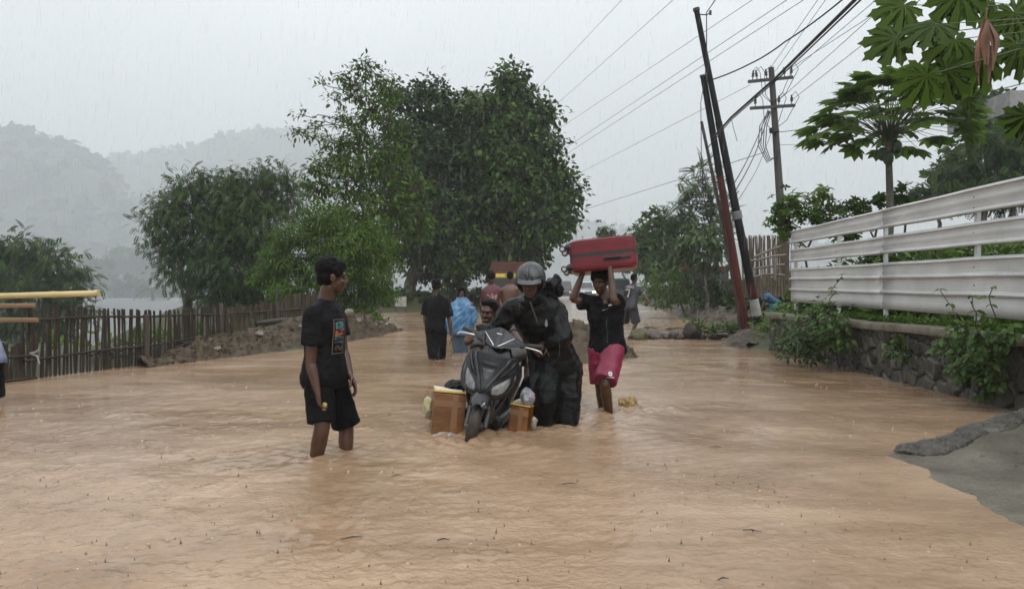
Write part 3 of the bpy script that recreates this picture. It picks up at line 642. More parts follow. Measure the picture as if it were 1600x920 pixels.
# coconut palm
pk = 3.4; pd = 90*pk; pt = P(236, 452, pd); px0 = pt.x+.8
pr = empty('coconut_palm', (px0, pd, -1.4), 'hazy grey coconut palm over the picket fence', 'palm')
tb = MB(); tb.tube([(px0, pd, -1.8), (px0-.5, pd, 2), (pt.x, pd, pt.z)], [.3*pk*.5, .22*pk*.5, .17*pk*.5], 9); tb.build('trunk', m_bark, pr)
for i in range(13):
    a = i*2.4; el = (.95-.12*(i % 7)); ln = 2.5*pk; fm = MB(); mid = []
    for k in range(9):
        t = k/8; mid.append(Vector((pt.x+math.cos(a)*ln*t*(1-.12*t), pd+math.sin(a)*ln*t, pt.z+ln*(el*t-1.15*t*t))))
    fm.tube(mid, [.03*pk*(1-k/9) for k in range(9)], 5)
    for k in range(1, 9):
        for s_ in (-1, 1):
            tdir = (mid[k]-mid[k-1]).normalized(); side = tdir.cross(Vector((0, 0, 1))).normalized()*s_
            for q in (0, .5):
                b = mid[k-1].lerp(mid[k], q); e = b+(side*.5+tdir*.3-Vector((0, 0, .38)))*pk; fm.add([b-tdir*.05*pk, b+tdir*.05*pk, e], [(0, 1, 2)])
    fm.build('frond', pm('palm_frond', (.05, .075, .035), .5), pr, smooth=False)

# right hillside behind the white fence
tree('hazy_tree', 'dark hazy round-topped tree beside the concrete eave at top right', (24.5, 39, 4.0), 39, [(1525, 160, 15), (1548, 158, 14), (1518, 182, 18), (1545, 190, 20), (1572, 172, 14), (1530, 215, 22), (1515, 232, 18)], T_leaf(.65, .1, .2), LM_dark, .5, 14, 7, .16, .4, .32, .5, .9, twig=.5)
tree('bushy_tree', 'wide green bushy tree rising over the right end of the white fence', (19.5, 29, 2.6), 29, [(1545, 232, 28), (1582, 215, 26), (1500, 268, 26), (1540, 270, 34), (1590, 262, 36), (1620, 225, 40), (1640, 270, 40), (1510, 300, 28), (1570, 300, 34)], T_spray(7, .15, .4, .3), LM_fea, .42, 22, 6, .16, .3, .25, .4, .9, twig=.5)
tree('hazy_tree', 'pale hazy tree at the left foot of the hillside above the fence', (25.5, 45, 3.6), 45, [(1470, 285, 22), (1492, 262, 16), (1455, 302, 16), (1485, 302, 22), (1505, 285, 20)], T_bunch(6, .5, 12), LM_fea, .5, 11, 4, .14, .4, .35, .3, .9, twig=.5)

# ------------------------------------------------------------------ papayas
def papaya_outline(seed=0, fine=True):
    """half-lobed palmate leaf in the unit plane, petiole at origin, tip at +y"""
    g = random.Random(seed); pts = []
    lob = [-150, -108, -70, -35, 0, 35, 70, 108, 150]; ln = [.42, .62, .80, .92, 1.0, .92, .80, .62, .42]
    for i, (a, l_) in enumerate(zip(lob, ln)):
        a0 = R(a); d = Vector((math.sin(a0), math.cos(a0))); s_ = Vector((d.y, -d.x))
        wv = .12*l_
        half = [(.36, .09), (.50, .12), (.57, .23), (.65, .15), (.72, .11), (.80, .20), (.87, .07)] if fine else [(.42, .12), (.62, .23), (.82, .11)]
        pts += [d*(l_*t) - s_*(w_*l_*g.uniform(.8, 1.2)) for t, w_ in half] + [d*l_] + [d*(l_*t) + s_*(w_*l_*g.uniform(.8, 1.2)) for t, w_ in reversed(half)]
        if i < len(lob)-1:
            am = R((a+lob[i+1])/2); pts.append(Vector((math.sin(am), math.cos(am)))*(.25*(l_+ln[i+1])/2))
    pts.append(Vector((0, -.03))); return pts
def papaya_T(seed, fine=True, cup=.25):
    o = papaya_outline(seed, fine); vs = [(0, 0, 0)]; fs = []
    def zz(x, y): r = math.hypot(x, y); a = math.atan2(x, y); return -cup*r*r + .05*r*math.cos(a*9)*(1 if r > .2 else .3)
    n = len(o); vs += [(p.x*.5, p.y*.5, zz(p.x*.5, p.y*.5)) for p in o] + [(p.x, p.y, zz(p.x, p.y)) for p in o]
    for i in range(n-1): fs += [(0, 1+i+1, 1+i), (1+i, 1+i+1, 1+n+i+1), (1+i, 1+n+i+1, 1+n+i)]
    return np.array(vs), np.array(fs)
LM_pap = leafmat('papaya_leaf', (.030, .062, .010), (.11, .185, .028), .32, .5)
LM_papn = leafmat('papaya_leaf_near', (.036, .070, .012), (.115, .195, .028), .32, .55)
m_pet = pm('papaya_petiole', (.07, .085, .04), .45); m_ptr = pm('papaya_trunk', (.085, .075, .055), .6, .35, 6, .6, 30, stretch=(1, 1, 3))
m_fruit = pm('papaya_fruit', (.035, .06, .022), .35)
def papaya(label, base, top, leaves, r, lsize, mat_, fruits=0, fine=False):
    root = empty('papaya_tree', base, label, 'papaya tree'); tb = MB(); b, t = Vector(base), Vector(top)
    tb.tube([b-Vector((0, 0, .3))]+[b.lerp(t, k/6)+Vector((.02*math.sin(k*2), .02*math.cos(k*3), 0)) for k in range(7)], [r*1.1]+[r*(1-.07*k) for k in range(7)], 12); tb.build('trunk', m_ptr, root)
    pb = MB(); vs, fs, ti = [], [], []; n = 0
    for i, (e, tw, *more) in enumerate(leaves):
        e = Vector(e); mid = t.lerp(e, .5)+Vector((0, 0, .10*(e-t).length)); pb.tube([t-Vector((0, 0, .03*(i % 5))), mid, e], [.013*lsize*1.6, .010*lsize*1.6, .006*lsize*1.6], 6)
        d = (e-t); d.z = d.z*.4-.25*d.length*tw; up = Vector((0, 0, 1))+Vector(rng.normal(0, .28, 3))
        if more: d = Vector(more[0]); up = Vector((rng.normal(0, .35), -.8, .6+rng.normal(0, .3)))
        v, f, q = scatter(papaya_T(i, fine, .30+.15*tw), np.array([e]), np.array([d]), np.array([up]), np.array([lsize*rng.uniform(.85, 1.12)]), np.array([np.clip(rng.normal(.5, .22), 0, 1)]))
        vs.append(v); fs.append(f+n); ti.append(q); n += len(v)
    pb.build('petioles', m_pet, root); link('leaves', mesh_np('leaves', np.concatenate(vs), np.concatenate(fs), np.concatenate(ti)), mat_, root)
    for i in range(fruits):
        a = i*2.1; MB().ell(t+Vector((math.cos(a)*(.11+.03*(i % 2)), math.sin(a)*.11, -.20-.11*(i % 3))), (.085, .085, .125)).build('fruit', m_fruit, root)
    return root
# the full-grown papaya behind the fence
pt = P(1389, 212, 13.2); pbx = P(1388, 330, 13.2); lv = []
g3 = np.random.default_rng(12)
for i in range(130):
    a = i*2.399; lay = i/130; el = 1.22-1.30*lay+g3.normal(0, .08); ln = (1.06+.22*min(1, lay*1.6))*g3.uniform(.85, 1.1)
    lv.append((pt+Vector((math.cos(a)*math.cos(el)*ln, math.sin(a)*math.cos(el)*ln, math.sin(el)*ln*.95-.03)), +.35+.35*lay))
papaya('full-grown papaya tree with green fruit under its umbrella of leaves', (pbx.x+.03, 13.2, .7), pt, lv, .085, .35, LM_pap, 6)
# the near papaya whose trunk stands just outside the frame
tn = Vector((5.62, 6.3, 3.05)); lv = []
for px, py, d, dx, dz, tw in ((1462, 38, 5.8, -1, -.35, .7), (1492, 62, 5.9, -.5, -1, .8), (1448, 118, 5.6, -.55, -1, .9), (1478, 108, 5.8, .1, -1, .9), (1535, 88, 6.0, -.3, -1, .8), (1590, 70, 5.9, .3, -1, .7), (1400, 60, 5.9, -1, -.5, .7), (1585, 20, 6.1, .4, -.8, .5), (1412, 8, 6.1, -.6, -.5, .5), (1500, -10, 6.0, -.2, -.9, .5), (1548, 4, 6.2, .1, -.6, .4),
                              (1606, 180, 5.8, .3, -1, .8), (1640, 60, 5.7, .5, -.7, .5), (1660, -20, 6.3, .5, .2, .2), (1700, 200, 5.8, .4, -1, 1), (1760, 20, 6.8, .8, -.4, .4), (1850, 120, 6.6, .9, -.5, .8), (1900, 40, 6.4, 1, -.2, .4), (1680, 120, 6.9, 0, -.6, .6), (1780, -60, 6.2, .5, .5, .3)):
    lv.append((P(px, py, d), tw, (dx, rng.normal(-.1, .2), dz)))
papaya('near papaya whose big lobed leaves hang into the top right corner', (5.6, 6.3, .7), tn, lv, .09, .33, LM_papn, 0, True)
# dried brown leaf hanging
dl = MB(); a = P(1541, 32, 5.75)
for k in range(7):
    o_ = Vector(((k-3)*.018, .012*math.sin(k*2), 0)); l_ = .40+.09*math.sin(k*1.9)
    dl.loft([(a+o_*(.35+1.0*min(1, t*2))+Vector((.012*math.sin(t*6+k), .012*math.cos(t*5+k), -l_*t)), (.007+.022*math.sin(math.pi*min(1, t*1.05))*(1-.3*t), .006*math.cos(k), 0), (0, .006, 0)) for t in [i/9 for i in range(10)]], 7)
dl.tube([a+Vector((0, 0, .10)), a], .005, 5)
tag(dl.build('dried_leaf', pm('dead_leaf', (.13, .055, .03), .65, .5, 14, .6, 50, c2=(.22, .10, .05), stretch=(1, 1, .3)), smooth=True), 'dried brown papaya leaf hanging from the near papaya', 'dead leaf')

# leafy shrubs along the back of the fence
for lab, bx, d_, cl, lm_ in (('light green leafy shrub rising above the left end of the white fence', 5.95, 15.2, [(1222, 322, 14), (1246, 312, 17), (1270, 308, 14), (1232, 345, 20), (1262, 340, 20), (1212, 340, 10), (1240, 372, 22), (1290, 305, 8)], LM_yel),
    ('mid green leafy shrub over the fence between the utility pole and the papaya trunk', 6.1, 14.4, [(1290, 326, 15), (1314, 328, 17), (1338, 322, 13), (1300, 350, 20), (1330, 350, 18), (1318, 372, 20)], LM_mid),
    ('yellow-green leafy shrub over the fence just left of the papaya trunk', 6.7, 14.0, [(1356, 322, 12), (1374, 314, 10), (1366, 342, 16), (1350, 350, 14)], LM_yel),
    ('dark leafy sprig right of the papaya trunk at the fence top', 7.3, 13.8, [(1410, 300, 6), (1418, 322, 8), (1402, 310, 5)], LM_pap)):
    tree('leafy_shrub', lab, (bx, d_, .75), d_, cl, T_bunch(5, .42, 15), lm_, .15, 62, 4, .035, .3, .09, .5, .8, twig=.8, cat='shrub')

# ground-hugging greenery
def sprinkle(name, label, pos, T, lm, size, k, spread, up=.8):
    p = np.repeat(np.asarray(pos), k, 0) + rng.normal(0, spread, (len(pos)*k, 3))*[1, 1, .5]; d = unit(len(p)); d[:, 2] = np.abs(d[:, 2])*up+.1
    u_ = unit(len(p))*.7; u_[:, 2] += 1
    v, f, t = scatter(T, p, d, u_, size*rng.uniform(.6, 1.3, len(p)), np.clip(rng.normal(.5, .25, len(p)), 0, 1))
    o = link(name, mesh_np(name, v, f, t), lm); tag(o, label, None, None, 'stuff'); return o
def ptsin(n, x0, x1, y0, y1, dz=0):
    x = rng.uniform(x0, x1, n); y = rng.uniform(y0, y1, n); return np.stack([x, y, ground(x, y)+dz], -1)
q = ptsin(900, -9.4, -5.7, 7.5, 22); q = q[(q[:, 0] < XL(q[:, 1])-.9)]
sprinkle('weeds', 'weeds growing behind the picket fences', q, T_leaf(.3, .1, .2), LM_yel, .20, 6, .14)
q = ptsin(3600, 5.1, 9.5, 3.5, 15, .05); q[:, 2] += rng.uniform(0, 1, len(q))**1.5*np.clip((q[:, 0]-5.2)*.9, .1, 1.25); sprinkle('garden_plants', 'low green garden plants behind the white fence', q[q[:, 0] > fx(q[:, 1])+.12], T_leaf(.45, .1, .3), LM_mid, .18, 7, .13)
yy = rng.uniform(4, 14.6, 1500); q = np.stack([wallx(yy)+.24+np.abs(rng.normal(0, .04, 1500)), yy, .72+rng.uniform(0, .07, 1500)], -1)
sprinkle('ledge_weeds', 'low weeds growing along the wall ledge under the fence', q, T_leaf(.35, .1, .3), LM_yel, .06, 5, .035)
q = ptsin(700, -26, -.5, 37, 44); q = q[q[:, 0] < XL(q[:, 1])-.7]; sprinkle('undergrowth', 'dark undergrowth below the central trees', q, T_bunch(6, .45, 5), LM_dark, .42, 3, .3)
q = ptsin(420, -6.2, -3.8, 21.6, 23.8, .1); q = q[q[:, 0] < XL(q[:, 1])-.3]; sprinkle('grass', 'grass at the foot of the bushy tree', q, T_leaf(.18, .05, .4), LM_yel, .24, 6, .10)
q = ptsin(900, 7.0, 14, 22, 44, .1); q = q[q[:, 0] > XR(q[:, 1])+.7]; sprinkle('undergrowth', 'undergrowth along the right bank', q, T_bunch(6, .4, 6), LM_dark, .30, 4, .25)
q = ptsin(500, 10, 34, 20, 60, .1); sprinkle('undergrowth', 'rough greenery on the slope behind the white fence', q, T_bunch(6, .4, 7), LM_fea, .5, 4, .4)
q = ptsin(260, 5.2, 7.5, 15.2, 20, .05); q = q[(q[:, 0] > XR(q[:, 1])+.55)]; sprinkle('weeds', 'weeds on the mound by the leaning poles', q, T_leaf(.4, .1, .3), LM_mid, .15, 6, .12)

# plants rooted on the wall
LM_vine = leafmat('wall_leaf', (.022, .050, .010), (.095, .165, .034), .35, .3)
def wall_plant(label, stems, size, bush):
    b = Vector(stems[0][0]); root = empty('wall_plant', b, label, 'plant'); sb = MB(); pos, dr, ti = [], [], []
    for a, e, n in stems:
        a, e = Vector(a), Vector(e); pts = limb(sb, a, e, .011, .004, .06, 6, 6)
        for k in range(n):
            t = .15+.85*k/max(1, n-1); i = min(5, int(t*6)); p = pts[i].lerp(pts[i+1], t*6-i) if i < 6 else pts[6]
            az = k*1.571+rng.uniform(-.3, .3)
            for s_ in (0, math.pi):
                pos.append(p); dr.append((math.cos(az+s_), math.sin(az+s_), .15-.5*rng.uniform(0, 1))); ti.append(.35+.4*t)
    for c, rr, n in bush:
        q = unit(n)*rr*(rng.uniform(.1, 1, (n, 1))**.5); q[:, 1] *= .8
        for k in q: pos.append(Vector(c)+Vector(k)); dr.append((k[0]/rr-.35+rng.normal(0, .4), rng.normal(-.3, .5), -.3+rng.normal(0, .3))); ti.append(np.clip(rng.normal(.45, .22), 0, 1))
        for k in q[:10]: sb.tube([Vector(c)+Vector((.1, 0, -rr*.6)), Vector(c)+Vector(k)], [.006, .003], 5)
    n = len(pos); u_ = unit(n)*.5; u_[:, 2] += 1; u_[:, 0] -= .3
    v, f, t = scatter(T_leaf(.52, .12, .25), np.array([tuple(p) for p in pos]), np.array(dr), u_, size*rng.uniform(.6, 1.2, n), np.clip(np.array(ti)+rng.normal(0, .12, n), 0, 1))
    sb.build('stem', pm('green_stem', (.06, .075, .03), .5), root); link('leaves', mesh_np('leaves', v, f, t), LM_vine, root); return root
def W(px, py, off=.06):   # point just in front of the wall face
    y = 8.0
    for _ in range(20): y = (wallx(y)-off)*F/(px-800)
    return Vector((wallx(y)-off, y, H-(py-460)*y/F))
wall_plant('tall leafy plant with upright shoots on the wall, nearest the right edge of the photo', [(W(1520, 560), W(1468, 452, .2), 5), (W(1530, 560), W(1520, 462, .2), 4), (W(1550, 560), W(1552, 448, .2), 6), (W(1500, 560), W(1488, 500, .25), 4)],
           .098, [(W(1500, 535, .2), .20, 100), (W(1545, 540, .2), .22, 120), (W(1520, 575, .2), .20, 100), (W(1478, 545, .15), .12, 50), (W(1555, 590, .15), .14, 50), (W(1500, 585, .15), .12, 40), (W(1538, 612, .12), .10, 26), (W(1570, 525, .2), .14, 40)])
wall_plant('bushy plant with one tall shoot at the left end of the stone wall', [(W(1290, 500), W(1317, 428, .15), 7), (W(1280, 520), W(1268, 470, .3), 5), (W(1250, 530), W(1245, 480, .3), 5)],
           .115, [(W(1290, 500, .25), .36, 130), (W(1262, 505, .45), .40, 150), (W(1300, 520, .3), .3, 110), (W(1255, 540, .5), .30, 90), (W(1280, 545, .3), .26, 80), (W(1235, 545, .6), .26, 60), (W(1322, 540, .15), .14, 24), (W(1230, 515, .5), .25, 50)])
wall_plant('small leafy sprig growing from the middle of the stone wall face', [(W(1408, 540, .0), W(1402, 522, .12), 3)], .10, [(W(1400, 535, .08), .12, 34), (W(1410, 550, .08), .10, 22), (W(1392, 552, .08), .07, 12)])
# ------------------------------------------------------------------ poles
m_pblk = pm('pole_black_paint', (.008, .008, .009), .45, .4, 5, .25, 20, spec=.15, c2=(.02, .019, .018))
m_pred = pm('pole_red_paint', (.055, .013, .010), .5, .5, 6, .3, 25, spec=.2, c2=(.10, .022, .016), stretch=(1, 1, .25))
m_pwht = pm('pole_white_paint', (.36, .36, .34), .5, .4, 8, .2, 20)
m_iron = pm('dark_iron', (.03, .028, .026), .5, .4, 8, .3, 30)
m_wire = pm('wire_black', (.012, .012, .012), .5, .1)
def seg(mb, a, b, r0, r1, t0, t1, n=14):
    a, b = Vector(a), Vector(b); mb.tube([a.lerp(b, t0), a.lerp(b, (t0+t1)/2), a.lerp(b, t1)], [r0+(r1-r0)*t for t in (t0, (t0+t1)/2, t1)], n); return mb
a, b = P(1188, 520, 18), P(1088, 15, 17.4); tt = lambda y: (520-y)/505
r = empty('leaning_pole', a, 'tall leaning black steel pole with a red and a white painted band', 'pole')
seg(MB(), a-Vector((0, 0, .0)), b, .112, .066, -.05, .66).build('shaft', m_pblk, r); seg(MB(), a, b, .090, .062, .655, 1).build('upper_shaft', m_pblk, r)
seg(MB(), a, b, .116, .070, tt(465), tt(440)).build('red_band', m_pred, r); seg(MB(), a, b, .116, .070, tt(492), tt(465.5)).build('white_band', m_pwht, r)
mb = MB(); mb.tube([a.lerp(b, .995), a.lerp(b, 1.004)], [.08, .08], 12); mb.build('cap', m_iron, r)
mb = MB(); q = a.lerp(b, .985); mb.tube([q, q+Vector((.22, -.02, -.02)), q+Vector((.3, -.02, .04))], .014, 6); mb.tube([q+Vector((.3, -.02, .08)), q+Vector((.3, -.02, -.02))], .03, 8); mb.build('hook', m_iron, r)
MB().tube([a.lerp(b, .36), a.lerp(b, .385)], .118, 14).build('clamp', pm('grey_tape', (.16, .17, .18), .4), r)
a2, b2 = P(1168, 531, 17.7), P(1099, 120, 17.7)
r = empty('leaning_pole', a2, 'red-brown leaning steel pole with a blackened top, left of the banded black pole', 'pole')
seg(MB(), a2, b2, .10, .07, -.05, .62).build('shaft', m_pred, r); seg(MB(), a2, b2, .10, .072, .62, 1).build('upper_shaft', m_pblk, r)
mb = MB(); mb.tube([b2-Vector((0, 0, .02)), b2+Vector((0, 0, .03))], .085, 10)
mb.build('cap', m_iron, r)
a3, b3 = P(1152, 470, 17.9), P(1096, 190, 17.9)
tag(MB().tube([P(1158, 520, 17.9), a3, a3.lerp(b3, .5)+Vector((.02, 0, 0)), b3], [.05, .05, .045, .035], 9).build('timber_prop', pm('prop_wood', (.05, .036, .03), .6, .4, 6, .4, 30), smooth=True), 'thin dark slanting prop leaning beside the red-brown pole', 'prop')

u0, u1 = P(1226, 330, 27), P(1205, 106, 27); base = Vector((u0.x+.08, 27, 1.3))
r = empty('utility_pole', base, 'grey utility pole with two crossarms and insulators', 'utility pole')
seg(MB(), base-Vector((0, 0, .3)), u1, .17, .10, 0, 1, 14).build('pole', pm('weathered_pole', (.042, .037, .033), .6, .35, 4, .4, 30, stretch=(1, 1, .2)), r)
for (xa, ya, xb, yb), ins in (((1169, 128, 1239, 121), (1176, 1183, 1198, 1226, 1236)), ((1172, 169.5, 1242, 165), (1180, 1217, 1237))):
    A_, B_ = P(xa, ya, 26.83), P(xb, yb, 26.83); ang = math.atan2(B_.z-A_.z, B_.x-A_.x)
    arm = MB().box((A_+B_)/2, ((B_-A_).length, .09, .10), Euler((0, -ang, 0))).build('crossarm', m_iron, r, smooth=False)
    for xi in ins:
        p = A_.lerp(B_, (xi-xa)/(xb-xa))+Vector((0, 0, .05)); im = MB(); tl = random.uniform(-.07, .07)
        im.loft([(p+Vector((tl*h*2, 0, h)), (w_, 0, 0), (0, w_, 0)) for h, w_ in ((0, .018), (.1, .018), (.11, .05), (.15, .055), (.16, .035), (.2, .05), (.24, .05), (.25, .03), (.32, .035), (.34, .015))], 10)
        im.build('insulator', pm('insulator_glaze', (.05, .04, .038), .25), arm)
    jm = MB()
    for xi in ins:
        p = A_.lerp(B_, (xi-xa)/(xb-xa)); e = P(1207, ya+35, 26.8)
        jm.tube([p+Vector((0, -.02, .36)), p+Vector((.12, -.05, .5)), p+Vector((.25, -.05, .3)), p.lerp(e, .4)+Vector((.05, -.1, -.2)), e], .012, 5)
    jm.build('jumper_wire', m_wire, arm)
mb = MB()
for k in range(4):
    q = P(1203-k*1.5, 215, 26.75)
    mb.tube([q+Vector((.05, 0, .95)), q+Vector((-.12-.05*k, -.02, .4)), q+Vector((-.16-.05*k, 0, -.3)), q+Vector((.0, 0, -.75-.05*k)), q+Vector((.28, 0, -.72)), q+Vector((.34, 0, -.5))], .016, 6)
mb.tube([P(1209, 200, 26.72), P(1210, 207, 26.72)], .17, 12)
mb.build('cable_coil', m_wire, r)

def wire(label, pts, rad, sag=0, n=24, grp=None):
    pts = [Vector(p) for p in pts]; out = []
    for i in range(len(pts)-1):
        for k in range(n):
            t = k/n; out.append(pts[i].lerp(pts[i+1], t)-Vector((0, 0, sag*4*t*(1-t))))
    out.append(pts[-1])
    tag(MB().tube(out, rad, 6).build('power_line', m_wire), label, 'power line', grp)
def ext(p, q, t): return q+(q-p)*t
for lab, s_, e_, d0, d1, rd in (('highest thin power line, crossing the sky toward the top of the tall tree', (972, 0), (840, 140), 20, 34, .006), ('second thin power line from the top left, meeting the tree crown', (1052, 0), (868, 165), 20, 38, .007),
                               ('third thin power line from the top left over the tree crown', (1176, 0), (868, 205), 19, 40, .007), ('upper one of two close thin power lines behind the leaning pole top', (1230, 0), (865, 244), 18, 42, .008), ('lower one of two close thin power lines behind the leaning pole top', (1256, 0), (865, 254), 18, 42, .008),
                               ('faint thin power line from the utility pole down to the tree crown', (1172, 133), (885, 281), 27, 48, .008), ('lowest thin power line, right of the tree crown above the red suitcase', (1195, 238), (905, 330), 27, 60, .012)):
    p, q = P(*s_, d0), P(*e_, d1); wire(lab, [ext(q, p, .6) if d0 < 25 else p, p, q, ext(p, q, .5)], rd)
wire('thick black cable bundle sagging from top right past the crossarms to the leaning poles', [P(1420, -90, 7), P(1336, 0, 9), P(1212, 122, 13.5), P(1142, 184, 16.4), P(1112, 218, 17.5)], .024, .0)
wire('second strand beside the thick cable bundle at the top right', [P(1440, -90, 7), P(1345, 0, 9), P(1215, 124, 13.5), P(1143, 187, 16.4), P(1105, 232, 17.6)], .012)
wire('cable from the red-brown leaning pole top rising to the top right', [P(1102, 128, 17.7), P(1172, 100, 17), P(1226, 66, 16), P(1316, 0, 14), P(1420, -90, 12)], .016, .03)
for i, (lab, pts) in enumerate((('straight power line ending at the right end of the upper crossarm', [(1369, 0, 20), (1238, 112, 26.8)]), ('straight power line ending at the middle of the lower crossarm', [(1392, 0, 19), (1218, 156, 26.8)]),
                               ('straight power line ending at the right end of the lower crossarm', [(1420, 14, 18), (1238, 156, 26.8)]), ('left one of two steep thin lines rising from the upper crossarm', [(1278, 0, 22), (1198, 115, 26.8)]), ('right one of two steep thin lines rising from the upper crossarm', [(1290, 0, 22), (1211, 112, 26.8)]),
                               ('faint power line right of the thick cables rising to the top right', [(1400, 0, 20), (1226, 113, 26.8)]))):
    p, q = P(*pts[0]), P(*pts[1]); wire(lab, [ext(q, p, .5), p, q], .009)
wire('service cable from the utility pole to the house on the right', [P(1213, 207, 26.8), P(1292, 195, 25.5), P(1440, 168, 23), P(1600, 130, 21), P(1700, 100, 20)], .013, .03)
wire('thin cable from the utility pole passing behind the papaya crown', [P(1214, 226, 26.8), P(1300, 226, 25), P(1440, 220, 23), P(1640, 205, 21)], .007, .02)
wire('left one of two twisted cables hanging from the lower crossarm', [P(1200, 172, 26.8), P(1176, 232, 24), P(1146, 288, 19.5), P(1128, 318, 18)], .018, .05)
wire('right one of two twisted cables hanging from the lower crossarm', [P(1202, 175, 26.8), P(1180, 240, 24), P(1149, 298, 19.5), P(1132, 330, 18)], .018, .05)
wire('single cable below the two twisted cables beside the utility pole', [P(1204, 210, 26.8), P(1184, 262, 24), P(1152, 315, 19), P(1136, 345, 18)], .01, .03)
wire('slack wire hanging from the leaning black pole top hook', [P(1104, 20, 17.35), P(1104, 80, 17.4), P(1102, 120, 17.5)], .012)
wire('wire rising from the leaning pole hook to the top edge', [P(1104, 20, 17.35), P(1118, 0, 17), P(1160, -60, 16)], .012)
wire('slack wires dangling down the left side of the red-brown leaning pole', [P(1100, 130, 17.55), P(1095, 160, 17.5), P(1096, 250, 17.5), P(1100, 310, 17.6), P(1112, 372, 17.65)], .009)
wire('short frayed cable end hanging from the thick cable bundle', [P(1143, 186, 16.35), P(1146, 200, 16.3), P(1152, 221, 16.3)], .006)

# ------------------------------------------------------------------ right bank: bamboo fence, rails, rusty fence
r = empty('bamboo_fence', P(1192, 440, 20), 'brown bamboo screen fence on the bank left of the white fence', 'fence'); mb = MB()
for i in range(120):
    px = 1160+i*.62; t0 = P(px+random.uniform(-1, 1), 371+random.uniform(-4, 4)-(px-1160)*.02, 20.2+.02*i); b0 = P(px-1, 448, 20.2+.02*i)
    picket(mb, t0.x, t0.y, b0.z-.3, t0.z, .032, .010, random.uniform(-.05, .05), .02)
mb.build('bamboo_panel', pm('screen_bamboo', (.10, .07, .042), .65, .5, 8, .3, 50, c2=(.17, .125, .08), stretch=(1, 1, .3)), r, smooth=False)
m_rail = pm('bare_branch', (.15, .125, .095), .6, .3, 6, .3, 30)
for pts in (((1160, 409), (1185, 406), (1205, 401), (1228, 398)), ((1160, 423), (1190, 418), (1226, 413)), ((1168, 436), (1195, 428), (1226, 430)), ((1178, 402), (1200, 392), (1222, 384))):
    MB().tube([P(x, y, 19.6) for x, y in pts], .03, 7).build('rail', m_rail, r)
MB().tube([P(1211, 438, 19.5), P(1210, 405, 19.5)], .035, 7).build('post', m_rail, r)
r = empty('plank_fence', P(1100, 447, 30.3), 'grey plank fence with a rusty red top rail behind the leaning poles', 'fence'); mb = MB()
for i in range(36):
    p = P(1064+i*2.1, 447, 30.3); mb.box((p.x, 30.3+.01*(i % 2), (P(0, 424, 30.3).z+p.z)/2-.05), (.05, .02, P(0, 424+random.uniform(-1, 1), 30.3).z-p.z+.2))
mb.build('plank_panel', pm('grey_planks', (.10, .095, .085), .7, .4, 5, .3, 30, stretch=(1, 1, .3)), r, smooth=False)
MB().box((P(1105, 419, 30.2).x, 30.2, P(1105, 419, 30.2).z), (2.2, .05, .17)).build('rail', pm('rusty_red', (.13, .035, .025), .6, .4, 5), r, smooth=False)
# bare leaning trunks beyond the shrub
mb = MB(); mb.tube([P(1008, 478, 33), P(1030, 440, 33), P(1048, 402, 33), P(1060, 380, 33)], [.08, .07, .06, .03], 8)
mb.tube([P(1022, 455, 33), P(1012, 435, 33), P(1010, 420, 33)], [.04, .03, .015], 6); mb.tube([P(1034, 430, 33), P(1018, 421, 33), P(998, 422, 33)], [.04, .03, .012], 6)
tag(mb.build('bare_trunk', m_bark2), 'dark bare leaning trunk with two side branches above the far shrub', 'dead tree')

# ------------------------------------------------------------------ building at the top right
c = P(1578, 150, 36); r = empty('concrete_house', (c.x+2.6, 38, 5.2), 'grey concrete house corner with a thick roof slab at the right edge', 'house')
MB().box((c.x+4.0, 38.6, c.z-.25), (8.0, 5.2, 1.05)).build('roof_slab', pm('roof_concrete', (.24, .235, .225), .6, .3, 3, .4, 20), r, smooth=False, bevel=.02)
MB().box((c.x+5.4, 39, c.z-2.6), (6, 3.8, 4.4)).build('wall', pm('house_plaster', (.26, .25, .24), .7, .3, 2), r, smooth=False)

# ------------------------------------------------------------------ rocks across the road
m_rock = pm('wet_rock', (.028, .024, .020), .4, .5, 6, .8, 40, c2=(.07, .06, .05)); m_rock2 = pm('wet_brown_rock', (.075, .05, .04), .4, .5, 6, .8, 40, c2=(.12, .085, .07))
def rock(p, s_, seed, m, name='rock'):
    g = random.Random(seed); mb = MB().ell((0, 0, 0), (1, .8, .62), nu=20, nv=14); me = mb.mesh(name, False); a = getco(me); n_ = a/np.linalg.norm(a, axis=1)[:, None]
    a = a*(1+.24*wavy(a, 1.3, seed)+.10*wavy(a, 3.4, seed+1))[:, None]
    for k in range(7):   # knock flat facets off
        d = np.array([g.gauss(0, 1) for _ in range(3)]); d /= np.linalg.norm(d); h = a @ d; lim = .62+.2*g.random(); a = a - np.outer(np.maximum(0, h-lim), d)*.9
    ang = g.uniform(0, 6.28); c_, s2 = math.cos(ang), math.sin(ang); a = np.stack([a[:, 0]*c_-a[:, 1]*s2, a[:, 0]*s2+a[:, 1]*c_, a[:, 2]], 1)
    setco(me, a*s_+np.array(p)); return link(name, me, m)
g = random.Random(4)
for i in range(38):
    px = 988+g.uniform(0, 158); d = 18.9+g.uniform(-.25, .45); s_ = g.choice((.09, .12, .15, .18, .14)); x = (px-800)*d/F
    tag(rock((x, d, .02+s_*.25), s_, i, m_rock if i % 3 else m_rock2), 'small dark wet rock in the row across the flooded road', 'rock', 'rocks in the row across the road')
tag(rock(tuple(P(1082, 515, 18.7)), .34, 77, m_rock), 'largest dark boulder in the row of rocks, beside the leafy branch', 'rock')
tag(rock(tuple(P(1000, 524, 18.7)), .27, 78, pm('mossy_rock', (.07, .065, .025), .5, .5, 7, .8, 40)), 'mossy brown clump of roots at the left end of the row of rocks', 'rock')
